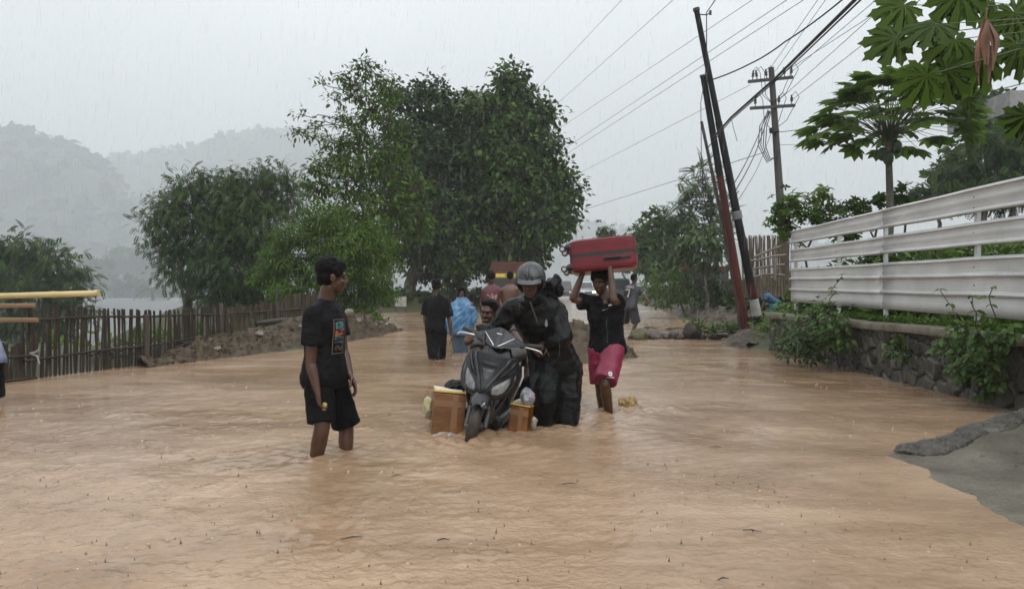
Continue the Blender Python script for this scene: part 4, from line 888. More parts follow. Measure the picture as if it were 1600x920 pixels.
def leafy(name, label, cat, pts, n, size, lm, sp):
    r = empty(name, pts[0], label, cat); sb = MB(); sb.tube(pts, [.03*(1-.8*i/(len(pts)-1)) for i in range(len(pts))], 7); sb.build('stem', m_bark2, r); a = np.array([tuple(p) for p in pts])
    t = rng.uniform(0, len(a)-1.001, n); i = t.astype(int); p = a[i]+(a[i+1]-a[i])*(t-i)[:, None]+rng.normal(0, sp, (n, 3))*[1, 1, .6]; p[:, 2] += sp*.6
    d = unit(n); d[:, 2] = np.abs(d[:, 2])*.7; u_ = unit(n)*.7; u_[:, 2] += 1
    v, f, q = scatter(T_leaf(.45, .1, .2), p, d, u_, size*rng.uniform(.6, 1.2, n), rng.uniform(0, 1, n)); link('leaves', mesh_np('leaves', v, f, q), lm, r)
leafy('fallen_branch', 'leafy green branch lying in the water beside the red leaning pole', 'branch', [P(1160, 520, 18.3), P(1130, 518, 18.4), P(1105, 520, 18.5), P(1080, 508, 18.6)], 420, .12, LM_mid, .12)
g = random.Random(9)
for i in range(16):   # driftwood behind the rocks
    p = P(985+g.uniform(0, 125), 500+g.uniform(-3, 12), 0); d = 20.5+g.uniform(-.8, 1.8); x = (985+g.uniform(0, 130)-800)*d/F; z = float(WZ(d))+.03; ln = g.uniform(.25, .9)
    tag(MB().tube([(x, d, z), (x+ln*.4, d+.06, z+.05), (x+ln*.8, d-.03, z+.02), (x+ln, d+.05, z+.08)], [.022, .02, .015, .006], 6).build('stick', m_bark2), 'dark stick caught in the shallows just behind the row of rocks', 'stick', 'driftwood behind the rocks')
mb = MB(); mb.tube([P(1090, 515, 18.6), P(1092, 506, 18.7), P(1088, 500, 18.8), P(1080, 496, 18.9)], [.03, .025, .02, .01], 6); tag(mb.build('stick', m_bark2), 'bent stick standing up from the largest boulder', 'stick')

# debris on the left bank
g = random.Random(14)
for i in range(34):
    y = g.uniform(11.2, 12.8); x = float(XL(y))-.10-g.uniform(0, .35); a_ = g.uniform(-.5, .9); ln = g.uniform(.2, .65); z = gz(x, y)+.06+g.uniform(0, .08)
    tag(MB().tube([(x, y, z), (x+.5*ln*math.sin(a_), y+.5*ln*math.cos(a_), z+.03+g.uniform(0, .05)), (x+ln*math.sin(a_), y+ln*math.cos(a_), z)], [.018, .014, .006], 6).build('stick', m_bark2), 'thin dark stick in the brush pile at the foot of the picket fence', 'stick', 'brush pile sticks by the picket fence')
for i, (px, py, d, s_) in enumerate(((500, 497, 18.4, .16), (545, 489, 18.5, .14), (470, 512, 16.4, .13), (530, 507, 17.5, .10), (405, 522, 14.6, .09), (585, 508, 20.4, .10), (440, 508, 16.6, .12), (560, 500, 18.8, .09), (340, 545, 13.2, .08), (610, 514, 21.2, .07))):
    tag(rock(tuple(P(px, py, d)), s_, 200+i, pm('pale_rubble', (.16, .14, .11), .6, .4, 6, .6, 30)), 'pale broken stone on top of the dirt bank', 'stone', 'stones on the dirt bank')
mb = MB(); mb.tube([P(400, 505, 16.2), P(440, 500, 16.6), P(480, 498, 17.2), P(520, 494, 17.6)], [.05, .055, .05, .03], 8); tag(mb.build('log', m_bark2), 'dark log lying along the dirt bank behind the man in the black t-shirt', 'log')
r = empty('white_board', P(626, 482, 31), 'small weathered white board standing at the foot of the central trees', 'board')
MB().box(P(626, 471, 31), (.48, .06, .42)).build('panel', pm('weathered_white', (.33, .33, .30), .7, .4, 6), r, smooth=False, bevel=.01)
for px in (618, 634): MB().tube([P(px, 488, 31), P(px, 460, 31)], .025, 7).build('leg', m_bark2, r)

# bamboo poles at the left edge, lashed to a rack post out of frame
m_bam = pm('yellow_bamboo', (.46, .34, .14), .4, .2, 4, .1, 30, c2=(.56, .44, .21), stretch=(.4, 1, 1)); m_bam2 = pm('split_bamboo', (.15, .09, .042), .55, .3, 5, .2, 30, c2=(.24, .15, .075), stretch=(.3, 1, 1))
A_, B_ = P(-260, 470, 6.5), P(154, 458, 6.5); pts, rs = [], []
for i in range(60):
    t = i/59; k = (t*6.0) % 1; pts.append(A_.lerp(B_, t)); rs.append(.026+(.0035 if k < .05 or k > .97 else 0))
tag(MB().tube(pts, rs, 14).build('bamboo_pole', m_bam), 'thick yellow bamboo pole sticking in from the left edge', 'bamboo pole')
for lab, y0, y1, xe in (('upper split brown bamboo strip below the thick yellow pole', 481, 477, 56), ('lower split brown bamboo strip at the left edge', 498, 500, 60)):
    A_, B_ = P(-240, y0, 6.9), P(xe, y1, 6.9); n_ = Vector((0, 1, 0))
    tag(MB().loft([(A_.lerp(B_, t/8), (0, .012, .0), (0, 0, .022)) for t in range(9)], 12, True, 3.5).build('bamboo_strip', m_bam2), lab, 'bamboo strip')
r = empty('bamboo_rack', P(-60, 600, 6.7), 'bamboo rack post carrying the poles at the left edge', 'rack'); 
for dx in (-120, -230): MB().tube([P(dx, 640, 6.72), P(dx, 440, 6.72)], .035, 9).build('post', m_pst, r)
mb = MB(); mb.tube([P(47, 552, 9.0), P(58, 556, 8.98), P(62, 568, 8.97)], [.007, .011, .008], 6); mb.tube([P(47, 552, 9.0), P(56, 550, 8.98), P(61, 545, 8.97)], [.012, .014, .006], 6)
tag(mb.build('rag', pm('white_rag', (.26, .26, .25), .8)), 'white rag knotted on the dark pickets at the left', 'rag')

# ------------------------------------------------------------------ vehicles far up the road
m_glass = pm('car_glass', (.03, .035, .04), .08, .1); m_tyre = pm('tyre_rubber', (.015, .015, .015), .7); m_chr = pm('chrome', (.55, .55, .55), .2, .1, metal=1)
def car(label, name, p, rot, paint, w=1.75, l=4.3, h=1.75, lights=False, back=False, hood=1.05):
    r = empty(name, p, label, 'car', None, (0, 0, rot)); X_ = wmat(r); mb = MB(X_)
    sec = [(-l/2, .45, .72, .86), (-l/2+.12, .40, .95, .96), (-l/2+hood, .38, 1.02, 1), (l/2-.5, .38, 1.05, 1), (l/2-.05, .42, 1.0, .96), (l/2, .5, .85, .9)]
    mb.loft([((0, y, (z0+z1)/2), (w/2*k, 0, 0), (0, 0, (z1-z0)/2)) for y, z0, z1, k in sec], 24, True, 5); mb.build('body', paint, r)
    mb = MB(X_); mb.loft([((0, y, (1.0+z1)/2), (w/2*k, 0, 0), (0, 0, (z1-1.0)/2+.02)) for y, z1, k in ((-l/2+hood-.1, 1.06, .88), (-l/2+hood+.55, h, .80), (l/2-.35, h, .82), (l/2-.1, 1.1, .88))], 24, True, 5); mb.build('cabin', paint, r)
    yf = -l/2+hood+.2
    mb = MB(X_); mb.add([(-w*.39, -l/2+hood-.06, 1.12), (w*.39, -l/2+hood-.06, 1.12), (w*.33, -l/2+hood+.47, h-.08), (-w*.33, -l/2+hood+.47, h-.08)], [(0, 1, 2, 3)]); mb.build('windscreen', m_glass, r, smooth=False, solid=.01)
    mb = MB(X_); mb.add([(-w*.37, l/2-.09, 1.15), (w*.37, l/2-.09, 1.15), (w*.34, l/2-.30, h-.1), (-w*.34, l/2-.30, h-.1)], [(3, 2, 1, 0)]); mb.build('rear_window', m_glass, r, smooth=False, solid=.01)
    for s_ in (-1, 1):
        MB(X_).box((s_*w*.35, -l/2+.01, .76), (.34, .08, .16)).build('headlight', pm('lit_headlight', (1, .85, .5), .2, .1, emit=6) if lights and s_ > 0 else pm('headlight_glass', (.6, .6, .6), .1), r, smooth=False, bevel=.02)
        MB(X_).box((s_*w*.40, l/2-.01, .85), (.16, .06, .3)).build('tail_light', pm('tail_light', (.25, .01, .01), .2), r, smooth=False, bevel=.02)
        MB(X_).box((s_*(w*.5+.06), -l/2+hood+.25, 1.12), (.16, .08, .12)).build('mirror', paint, r, smooth=False, bevel=.02)
        for y in (-l/2+.75, l/2-.8):
            t = MB(X_).tube([(s_*(w/2-.2), y, .33), (s_*(w/2-.005), y, .33)], .33, 20).build('wheel', m_tyre, r, smooth=False); MB(X_).tube([(s_*(w/2-.02), y, .33), (s_*(w/2+.005), y, .33)], .19, 14).build('rim', m_chr, t, smooth=False)
    MB(X_).box((0, -l/2+.02, .70), (w*.42, .06, .18)).build('grille', pm('grille_black', (.02, .02, .02), .4), r, smooth=False); MB(X_).box((0, -l/2-.03, .47), (w*.92, .12, .18)).build('bumper', pm('bumper_grey', (.06, .06, .06), .5), r, smooth=False, bevel=.03)
    return r
zz = lambda d: float(WZ(d))-.12
car('silver car facing down the flooded road with one headlight lit', 'parked_car', ((917-800)*78/F, 80, zz(80)), R(4), pm('silver_paint', (.42, .43, .44), .25, .05, metal=.5, coat=.5), 1.75, 4.3, 1.85, True)
car('dark boxy car on the left side of the far road', 'parked_car', ((884-800)*74/F, 76, zz(76)), R(-3), pm('dark_paint', (.035, .038, .04), .3, .1, coat=.5), 1.7, 4.3, 1.9)
car('dark grey van at the right side of the far road behind the running boy', 'parked_van', ((972-800)*56/F, 58, zz(58)), R(178), pm('van_paint', (.06, .065, .07), .3, .1, coat=.4), 1.65, 4.4, 1.95, hood=.6)
# lorry with red boards and a yellow header
lx, ly = .05, 31.0; r = empty('lorry', (lx, ly, zz(31)), 'lorry with red boards and a yellow lettered strip beyond the men walking away', 'lorry'); X_ = wmat(r)
mr_ = pm('lorry_red', (.075, .018, .012), .5, .3, 5); md_ = pm('lorry_dark', (.03, .03, .03), .5)
MB(X_).box((0, 1.4, 1.1), (1.8, 2.8, .14)).build('bed', md_, r, smooth=False)
for i in range(6): MB(X_).box((0, .02, 1.96+i*.085), (1.82, .05, .075)).build('board', mr_, r, smooth=False)
for s_ in (-1, 1):
    for y in (.05, 1.4, 2.75): MB(X_).box((s_*.88, y, 1.8), (.07, .07, 1.3)).build('stake', mr_, r, smooth=False)
    for i in range(4): MB(X_).box((s_*.93, 1.4, 1.3+i*.3), (.03, 2.8, .2)).build('side_board', mr_, r, smooth=False)
    for y in (.6, 3.6): MB(X_).tube([(s_*.6, y, .42), (s_*.86, y, .42)], .42, 20).build('wheel', m_tyre, r, smooth=False)
yb_ = MB(X_).box((-.1, -.03, 1.86), (1.25, .03, .15)).build('header_strip', pm('lorry_yellow', (.62, .48, .07), .5, .2), r, smooth=False)
MB(X_).box((0, .02, 1.45), (1.7, .04, .55)).build('tailgate', md_, r, smooth=False)
MB(X_).box((0, 3.75, 1.35), (1.75, 1.5, 1.5), taper=.9).build('cab', pm('cab_paint', (.2, .16, .05), .35), r, smooth=False, bevel=.06)
def text(body, parent, m, size, mat4, name='lettering', ext_=.004):
    cu = bpy.data.curves.new('t', 'FONT'); cu.body = body; cu.size = size; cu.extrude = ext_; cu.align_x = 'CENTER'; cu.align_y = 'CENTER'; cu.resolution_u = 2
    o = bpy.data.objects.new('t', cu); COL.objects.link(o); me = bpy.data.meshes.new_from_object(o.evaluated_get(bpy.context.evaluated_depsgraph_get())); bpy.data.objects.remove(o); bpy.data.curves.remove(cu)
    me.transform(mat4); return link(name, me, m, parent)
text('RAMBE', yb_, pm('ink_black', (.01, .01, .01), .6), .13, X_ @ Matrix.Translation((-.15, -.055, 1.86)) @ Matrix.Rotation(R(90), 4, 'X'))
# ------------------------------------------------------------------ people
m_skin = pm('brown_skin', (.064, .030, .0175), .27, .25, 9, .2, 60, spec=.4, sss=.03, c2=(.092, .045, .027)); m_skin2 = pm('dark_skin', (.085, .042, .026), .42, .2, 9, .12, 90, sss=.05)
m_skin3 = pm('ruddy_skin', (.105, .050, .030), .38, .2, 9, .12, 90, sss=.06)
m_hair = pm('black_hair', (.007, .006, .006), .5, .4, 30, .6, 120, spec=.06, stretch=(1, 1, .3)); m_eye = pm('eye_white', (.16, .15, .14), .2, .05); m_iris = pm('iris', (.012, .008, .006), .15, .1); m_lip = pm('lip', (.07, .028, .022), .4, .1)
m_tee = pm('wet_black_cotton', (.0065, .0065, .008), .60, .4, 10, .7, 28, spec=.06, c2=(.013, .013, .015)); m_shorts = pm('black_shorts', (.006, .006, .007), .60, .4, 12, .7, 26, spec=.05)
m_rain = pm('black_rain_suit', (.0055, .006, .0065), .22, .4, 8, .7, 22, spec=.14)
m_pink = pm('crimson_shorts', (.19, .007, .038), .48, .2, 8, .25, 90); m_navy = pm('dark_jersey', (.020, .022, .028), .5, .3, 8, .2, 90)
m_mar = pm('maroon_shirt', (.085, .016, .024), .55, .3, 8, .2, 90); m_grey = pm('charcoal_shirt', (.030, .034, .036), .55, .3, 8, .2, 90)
m_jean = pm('wet_jeans', (.045, .075, .11), .5, .4, 9, .3, 80); m_white = pm('white_print', (.62, .62, .62), .6, .1)
m_poncho = bpy.data.materials.new('blue_plastic'); m_poncho.use_nodes = True; _b = m_poncho.node_tree.nodes['Principled BSDF']
_b.inputs['Base Color'].default_value = (.06, .20, .39, 1); _b.inputs['Roughness'].default_value = .22; _b.inputs['Transmission Weight'].default_value = .25; _b.inputs['Coat Weight'].default_value = .3

def limbloft(mb, pts, rs, n=12, steps=3, side=None, sq=(1, 1)):
    """smooth limb through joints"""
    P_ = [Vector(p) for p in pts]; out, rr = [], []
    for i in range(len(P_)-1):
        for k in range(steps):
            t = k/steps; a, b, c, d = P_[max(0, i-1)], P_[i], P_[i+1], P_[min(len(P_)-1, i+2)]
            h = .22; m1 = (c-a)*h; m2 = (d-b)*h; t2, t3 = t*t, t*t*t
            out.append(b*(2*t3-3*t2+1)+m1*(t3-2*t2+t)+c*(-2*t3+3*t2)+m2*(t3-t2)); rr.append(rs[i]+(rs[i+1]-rs[i])*t)
    out.append(P_[-1]); rr.append(rs[-1]); mb.tube(out, rr, n)
def lerp(a, b, t): return Vector(a).lerp(Vector(b), t)

TORSO = [(-.16, .105, .085), (-.08, .155, .110), (.0, .165, .118), (.12, .158, .112), (.30, .142, .100), (.48, .150, .108), (.66, .168, .118), (.80, .172, .112), (.90, .150, .092), (.97, .095, .070), (1.02, .055, .055)]
class Body:
    """joints in world metres; a = image-left side of the body, b = image-right side; front = where the chest points"""
    def __init__(s, J, front, k=1.0):
        s.J = {q: Vector(v) for q, v in J.items()}; s.k = k
        s.up = (s.J['neck']-s.J['pelvis']).normalized(); ax = s.J['shb']-s.J['sha']; ax = (ax-s.up*ax.dot(s.up)).normalized(); s.ax = ax
        hx = s.J['hipb']-s.J['hipa']; hx.z = 0; s.hx = hx.normalized()
        s.fr = Vector(front); s.fr = (s.fr-s.up*s.fr.dot(s.up)).normalized()
    def ring(s, t, w, dd, inf=0):
        p, n = s.J['pelvis'], s.J['neck']; c = p.lerp(n, t); bow = s.J.get('bow', Vector((0, 0, 0)))
        c = c + bow*max(0, math.sin(math.pi*min(1, max(0, t)))); tt = min(1, max(0, t)); ax = s.hx.lerp(s.ax, tt).normalized(); ay = s.up.cross(ax).normalized()
        return (c, ax*(w*s.k+inf), ay*(dd*s.k+inf))
    def torso(s, mb, t0=-.2, t1=1.1, inf=0, flare=0):
        mb.loft([s.ring(t, max(w, .152) if inf and -.1 < t < .6 else w, d, inf+flare*max(0, .45-t)) for t, w, d in TORSO if t0 <= t <= t1], 20, True, 2.4); s.traps(mb, inf*.8)
    def traps(s, mb, inf=0):
        b = s.ring(.93, 0, 0)[0]
        for e in 'ab': mb.tube([s.J['neck'].lerp(b, .35)-s.up*(.0), b.lerp(s.J['sh'+e], .55)+s.up*(.012*s.k), s.J['sh'+e]], [(.052+inf)*s.k, (.056+inf)*s.k, (.052+inf)*s.k], 12)
    def leg(s, mb, e):
        J, k = s.J, s.k; h, kn, an = J['hip'+e], J['kn'+e], J['an'+e]
        limbloft(mb, [h+Vector((0, 0, .04)), lerp(h, kn, .35), lerp(h, kn, .8), kn, lerp(kn, an, .28), lerp(kn, an, .7), an, an+Vector((0, 0, -.03))], [r*k for r in (.088, .080, .060, .054, .056, .043, .036, .036)], 14)
        ft = J.get('ft'+e)
        if ft:
            d = (ft-an); d.z = 0; d = d.normalized(); sd = d.cross(Vector((0, 0, 1)))
            mb.loft([(an-d*.055*k+Vector((0, 0, -.045)), sd*.030*k, Vector((0, 0, .032*k))), (an+Vector((0, 0, -.035)), sd*.036*k, Vector((0, 0, .045*k))), (an+d*.10*k+Vector((0, 0, -.055)), sd*.045*k, Vector((0, 0, .026*k))), (an+d*.17*k+Vector((0, 0, -.065)), sd*.045*k, Vector((0, 0, .014*k)))], 12)
    def arm(s, mb, e):
        J, k = s.J, s.k; sh, el, wr = J['sh'+e], J['el'+e], J['wr'+e]
        mb.ell(sh, (.060*k,)*3)
        limbloft(mb, [sh, lerp(sh, el, .35), lerp(sh, el, .85), el, lerp(el, wr, .25), lerp(el, wr, .75), wr], [r*k for r in (.054, .050, .041, .039, .041, .030, .025)], 12)
    def hand(s, mb, e, d, pn, curl=.5, tside=1, spread=.0, k=None):
        """d: hand direction, pn: palm normal (palm looks that way), tside: +1/-1 side of the thumb along d x pn"""
        k = k or s.k; w = s.J['wr'+e]; d = Vector(d).normalized(); pn = Vector(pn); pn = (pn-d*pn.dot(d)).normalized(); sd = d.cross(pn)*tside   # sd points to the thumb
        mb.loft([(w-d*.012*k, sd*.026*k, pn*.019*k), (w+d*.025*k, sd*.033*k, pn*.019*k), (w+d*.065*k, sd*.041*k, pn*.016*k), (w+d*.092*k, sd*.040*k, pn*.012*k)], 12, True, 2.8)
        for i, (off, ln) in enumerate(((.030, .92), (.010, 1.0), (-.011, .94), (-.031, .76))):
            p = w+d*.088*k+sd*off*k; dirv = (d+sd*off*spread*8).normalized(); pts = [p-d*.02*k, p]; a = curl*(.55+.12*i)
            for L_, q in ((.040, a), (.027, a*1.25), (.021, a*.8)):
                c_, s_ = math.cos(q), math.sin(q); dirv, nn = dirv*c_+pn*s_, pn*c_-dirv*s_; p = p+dirv*L_*ln*k; pts.append(p); pn_ = nn
                pn2 = nn; pn, _ = (pn, 0); 
                # roll the palm normal with the finger
                pn = nn
            pn = Vector(s._pn(d, sd, tside)); mb.tube(pts, [.0095*k, .0095*k, .0088*k, .0080*k, .0066*k], 8)
        b = w+d*.022*k+sd*.026*k+pn*.006*k; t1 = b+(d*.55+sd*.75+pn*.25).normalized()*.042*k; t2 = t1+(d*.85+sd*(.35-.5*curl)+pn*(.2+.5*curl)).normalized()*.033*k; t3 = t2+(d*.9+sd*(.1-.6*curl)+pn*(.2+.6*curl)).normalized()*.024*k
        mb.tube([b-sd*.012*k, b, t1, t2, t3], [.013*k, .0125*k, .0105*k, .0092*k, .007*k], 8)
    def _pn(s, d, sd, tside): return (sd*tside).cross(d)
    def head(s, mb, c, face, up=(0, 0, 1), k=None):
        k = k or s.k; c = Vector(c); f = Vector(face).normalized(); u = Vector(up); u = (u-f*u.dot(f)).normalized(); r = f.cross(u); s.hf = (c, f, u, r, k)
        Mx = Matrix((r, f, u)).transposed()
        def E(x, y, z, rr): mb.ell(c+(r*x+f*y+u*z)*k, tuple(q*k for q in rr), Mx, 18, 12)
        E(0, -.010, .025, (.076, .095, .092)); E(0, .022, -.040, (.060, .068, .068)); E(0, .052, -.085, (.034, .034, .026)); E(0, .035, -.07, (.048, .045, .035))
        E(0, .082, .030, (.046, .016, .012)); E(.034, .062, -.022, (.024, .024, .02)); E(-.034, .062, -.022, (.024, .024, .02))
        mb.loft([(c+(f*.083+u*.022)*k, r*.008*k, f*.008*k), (c+(f*.098-u*.008)*k, r*.011*k, f*.012*k), (c+(f*.104-u*.024)*k, r*.017*k, f*.013*k), (c+(f*.088-u*.034)*k, r*.014*k, f*.01*k)], 10)
        E(0, .084, -.052, (.024, .012, .007)); E(0, .081, -.063, (.021, .012, .008))
        for q in (1, -1): E(q*.076, -.008, -.008, (.010, .021, .031)); E(q*.080, -.014, .008, (.008, .018, .016))
        n = s.J['neck']; limbloft(mb, [n-s.up*.05, n+s.up*.02, c+(u*-.055-f*.018)*k], [.064*k, .054*k, .052*k], 14)
    def headparts(s, root, m_h=None, style='short', eyes=True, seed=1, vox=.010):
        c, f, u, r, k = s.hf; Mx = Matrix((r, f, u)).transposed()
        if m_h:
            mb = MB(); E = lambda x, y, z, rr: mb.ell(c+(r*x+f*y+u*z)*k, tuple(q*k for q in rr), Mx, 18, 12)
            E(0, -.022, .042, (.083, .092, .088)); E(0, -.042, .0, (.080, .066, .066)); E(0, .028, .098, (.066, .050, .030))
            if style == 'long':
                E(0, -.05, -.06, (.085, .06, .10)); E(.066, -.01, -.04, (.026, .05, .10)); E(-.066, -.01, -.04, (.026, .05, .10)); E(0, .035, .075, (.078, .058, .045)); E(.058, .045, .03, (.024, .03, .06)); E(-.058, .045, .03, (.024, .03, .06))
            if style == 'thick': E(0, .03, .085, (.078, .062, .045)); E(.06, .01, .05, (.03, .05, .05)); E(-.06, .01, .05, (.03, .05, .05)); E(0, -.03, .07, (.09, .095, .085))
            me = fuse(mb, vox*k, 2); p = getco(me); nn = getno(me); w = np.abs(wavy(p, 45, seed))*.7+wavy(p, 110, seed+1)*.5; setco(me, p+nn*(w*.0055*k)[:, None]); link('hair', me, m_h, root)
        if eyes:
            for q in (1, -1):
                e = MB().ell(c+(r*q*.031+f*.0835+u*.008)*k, (.0135*k, .006*k, .0065*k), Mx, 10, 7).build('eye', m_eye, root); MB().ell(c+(r*q*.031+f*.0885+u*.008)*k, (.006*k, .0035*k, .006*k), Mx, 8, 6).build('iris', m_iris, e)
                MB().tube([c+(r*q*.014+f*.094+u*.026)*k, c+(r*q*.033+f*.094+u*.031)*k, c+(r*q*.052+f*.082+u*.025)*k], [.004*k, .0045*k, .002*k], 6).build('eyebrow', m_h or m_hair, root)
            MB().tube([c+(r*-.023+f*.086-u*.057)*k, c+(f*.0955-u*.0575)*k, c+(r*.023+f*.086-u*.057)*k], [.002*k, .005*k, .002*k], 6).build('lips', m_lip, root)
    def sleeve(s, mb, e, frac, r0, r1, seg_=None):
        J = s.J; sh, el, wr = J['sh'+e], J['el'+e], J['wr'+e]; mb.ell(sh, (r0*1.04,)*3)
        if frac <= 1: limbloft(mb, [sh, lerp(sh, el, frac*.5), lerp(sh, el, frac)], [r0, (r0+r1)/2, r1], 14)
        else: limbloft(mb, [sh, lerp(sh, el, .5), el, lerp(el, wr, .5), lerp(el, wr, frac-1)], [r0, r0*.97, (r0+r1)/2+.008, (r0+r1)/2, r1], 14)
    def trouser(s, mb, e, frac, r0, r1, kr=None):
        J = s.J; h, kn, an = J['hip'+e], J['kn'+e], J['an'+e]; kr = kr or (r0+r1)/2
        if frac <= 1: limbloft(mb, [h+s.up*.06, lerp(h, kn, frac*.5), lerp(h, kn, frac)], [r0, (r0+r1)/2, r1], 16)
        else: limbloft(mb, [h+s.up*.06, lerp(h, kn, .5), kn, lerp(kn, an, .5*(frac-1)), lerp(kn, an, frac-1)], [r0, (r0+kr)/2, kr, (kr+r1)/2, r1], 16)
def cloth(mb, name, m, root, vox, amp=.006, scale=13, seed=0, it=3, stretch=(1, 1, .4)):
    me = fuse(mb, vox, it); wrinkle(me, amp, scale, seed, stretch); return link(name, me, m, root)
def wear(o):
    """depsgraph-free BVH of a garment, in world space"""
    me = o.data; W_ = wmat(o.parent) if o.parent else Matrix.Translation(o.location); vs = [W_ @ v.co for v in me.vertices]; return BVHTree.FromPolygons(vs, [tuple(p.vertices) for p in me.polygons])
def decal(name, poly_list, bvh, o, ax, up, nrm, m, parent, off=.004):
    """flat shapes laid onto cloth: lists of 2D polygons in metres about o"""
    mb = MB(); ax, up, nrm = Vector(ax).normalized(), Vector(up).normalized(), Vector(nrm).normalized()
    for poly in poly_list:
        vs = []
        for x, y in poly:
            p = Vector(o)+ax*x+up*y; h = bvh.ray_cast(p+nrm*.5, -nrm, 1.0); vs.append((h[0] if h[0] is not None else p)+nrm*off)
        n = len(vs); mb.add(vs+[v-nrm*(off-.001) for v in vs], [tuple(range(n))]+[(i, i+n, (i+1) % n+n, (i+1) % n) for i in range(n)])
    return mb.build(name, m, parent, smooth=False)
def rect(x0, y0, x1, y1, n=4, wob=0, ph=0):
    """strip cut into small cells so that it follows the cloth"""
    out = []; nx = max(1, int(abs(x1-x0)/.02)); ny = max(1, int(abs(y1-y0)/.02)); f = lambda x, y: (x, y+wob*math.sin(x*40+ph))
    for i in range(nx):
        for j in range(ny):
            a, b = x0+(x1-x0)*i/nx, x0+(x1-x0)*(i+1)/nx; c, d = y0+(y1-y0)*j/ny, y0+(y1-y0)*(j+1)/ny
            out.append([f(a, c), f(b, c), f(b, d), f(a, d)])
    return out
def joints(d, **kw): return {k: (P(v[0], v[1], d+(v[2] if len(v) > 2 else 0)) if k != 'bow' else Vector(v)) for k, v in kw.items()}
def at_(d, v): return P(v[0], v[1], d+(v[2] if len(v) > 2 else 0))
def person(label, loc): return empty('person', loc, label, 'person')

# --- 1: man in black t-shirt and shorts, left, looking back toward the motorcycle
d = 5.3; root = person('man in wet black t-shirt and shorts holding a small yellow packet, looking away', (-1.3, d, -.3))
B = Body(joints(d, neck=(508, 474), pelvis=(506, 588), sha=(490, 492, -.16), shb=(524, 488, .16), ela=(486, 568, -.17), elb=(536, 548, .13), wra=(496, 612, -.20), wrb=(547, 586, .05),
                hipa=(496, 596, -.08), hipb=(519, 594, .09), kna=(503, 668, -.15), knb=(541, 664, .14), ana=(487, 752, -.08), anb=(540, 748, .12), fta=(515, 752, -.2), ftb=(565, 752, 0)), (.92, -.39, 0), 1.0)
mb = MB(); B.torso(mb); B.leg(mb, 'a'); B.leg(mb, 'b'); B.arm(mb, 'a'); B.arm(mb, 'b')
B.head(mb, at_(d, (519, 434)), (.90, .42, -.08), (-.03, 0, 1)); B.hand(mb, 'a', (.10, .05, -1), (.9, .5, 0), .75, -1); B.hand(mb, 'b', (.45, -.2, -.85), (-.75, -.35, -.3), .45, -1, .3)
link('body', fuse(mb, .0062, 3), m_skin, root); B.headparts(root, m_hair, 'thick', True, 3)
mb = MB(); B.torso(mb, -.20, .99, .016, .03); B.sleeve(mb, 'a', .62, .066, .079); B.sleeve(mb, 'b', .62, .066, .079)
tee = cloth(mb, 't_shirt', m_tee, root, .009, .0085, 15, 11)
mb = MB(); mb.loft([B.ring(-.10, .15, .11, .02), B.ring(.0, .165, .12, .022), B.ring(.10, .16, .115, .016)], 18); B.trouser(mb, 'a', .90, .098, .100); B.trouser(mb, 'b', 1.0, .098, .100)
cloth(mb, 'shorts', m_shorts, root, .009, .009, 13, 14)
bv = wear(tee); o_ = B.J['pelvis'].lerp(B.J['neck'], .56)+Vector((.115, -.06, 0)); nr = Vector((.88, -.47, 0)); ax_ = Vector((.47, .88, 0))
PS = .80; fx0, fx1, fy0, fy1 = -.085*PS, .085*PS, -.155*PS, .150*PS
decal('print_frame', rect(fx0, fy0, fx0+.006, fy1)+rect(fx1-.006, fy0, fx1, fy1)+rect(fx0, fy1-.006, fx1, fy1)+rect(fx0, fy0, fx1, fy0+.006), bv, o_, ax_, (0, 0, 1), nr, pm('print_line', (.13, .085, .06), .6), tee)
for q_ in (rect(-.062*PS, .065*PS, .068*PS, .125*PS, 4, .004, 1), rect(-.058*PS, -.062*PS, .062*PS, -.002*PS, 4, .004, 2)): decal('teal_print', q_, bv, o_, ax_, (0, 0, 1), nr, pm('teal_ink', (.045, .135, .15), .6, .3, 30), tee)
decal('orange_print', rect(-.062*PS, .006*PS, .064*PS, .058*PS, 4, .005, 0), bv, o_, ax_, (0, 0, 1), nr, pm('orange_ink', (.36, .11, .045), .6, .3, 30), tee)
g = random.Random(2); sp_ = []
for k in range(26):
    x, y = PS*g.uniform(-.055, .06), PS*(g.choice((.095, .03, -.03))+g.uniform(-.02, .02)); q = g.uniform(.004, .011); sp_.append([(x-q, y-q*.6), (x+q, y-q*.3), (x+q*.6, y+q), (x-q*.5, y+q*.8)])
decal('print_lettering', sp_, bv, o_, ax_, (0, 0, 1), nr, pm('ink_dark', (.012, .012, .012), .6), tee, .008)
g = random.Random(8); sp_ = []
for k in range(18): x, y = PS*g.uniform(-.05, .05), PS*(-.10+g.uniform(-.025, .02)); q = g.uniform(.003, .007); sp_.append([(x-q*1.6, y-q*.5), (x+q*1.6, y-q*.5), (x+q*1.5, y+q*.5), (x-q*1.5, y+q*.5)])
decal('small_print', sp_, bv, o_, ax_, (0, 0, 1), nr, pm('print_line', (.2, .13, .09), .6), tee)
mb = MB(); q = B.J['wra']+Vector((.035, .02, -.115)); mb.box(q, (.03, .055, .085), Euler((.2, .15, .5))); tag(mb.build('snack_packet', pm('yellow_packet', (.40, .30, .10), .4, .4, 30), smooth=False, bevel=.008), 'small yellow packet in the hand of the man in the black t-shirt', 'packet')
for px, py in ((486, 586), (529, 578)):   # shirt tails knotted at the hips
    me = fuse(MB().ell(at_(d, (px, py, -.06 if px < 500 else .02)), (.035, .05, .045)), .01, 2); wrinkle(me, .012, 30, px); link('shirt_tail', me, m_tee, root)

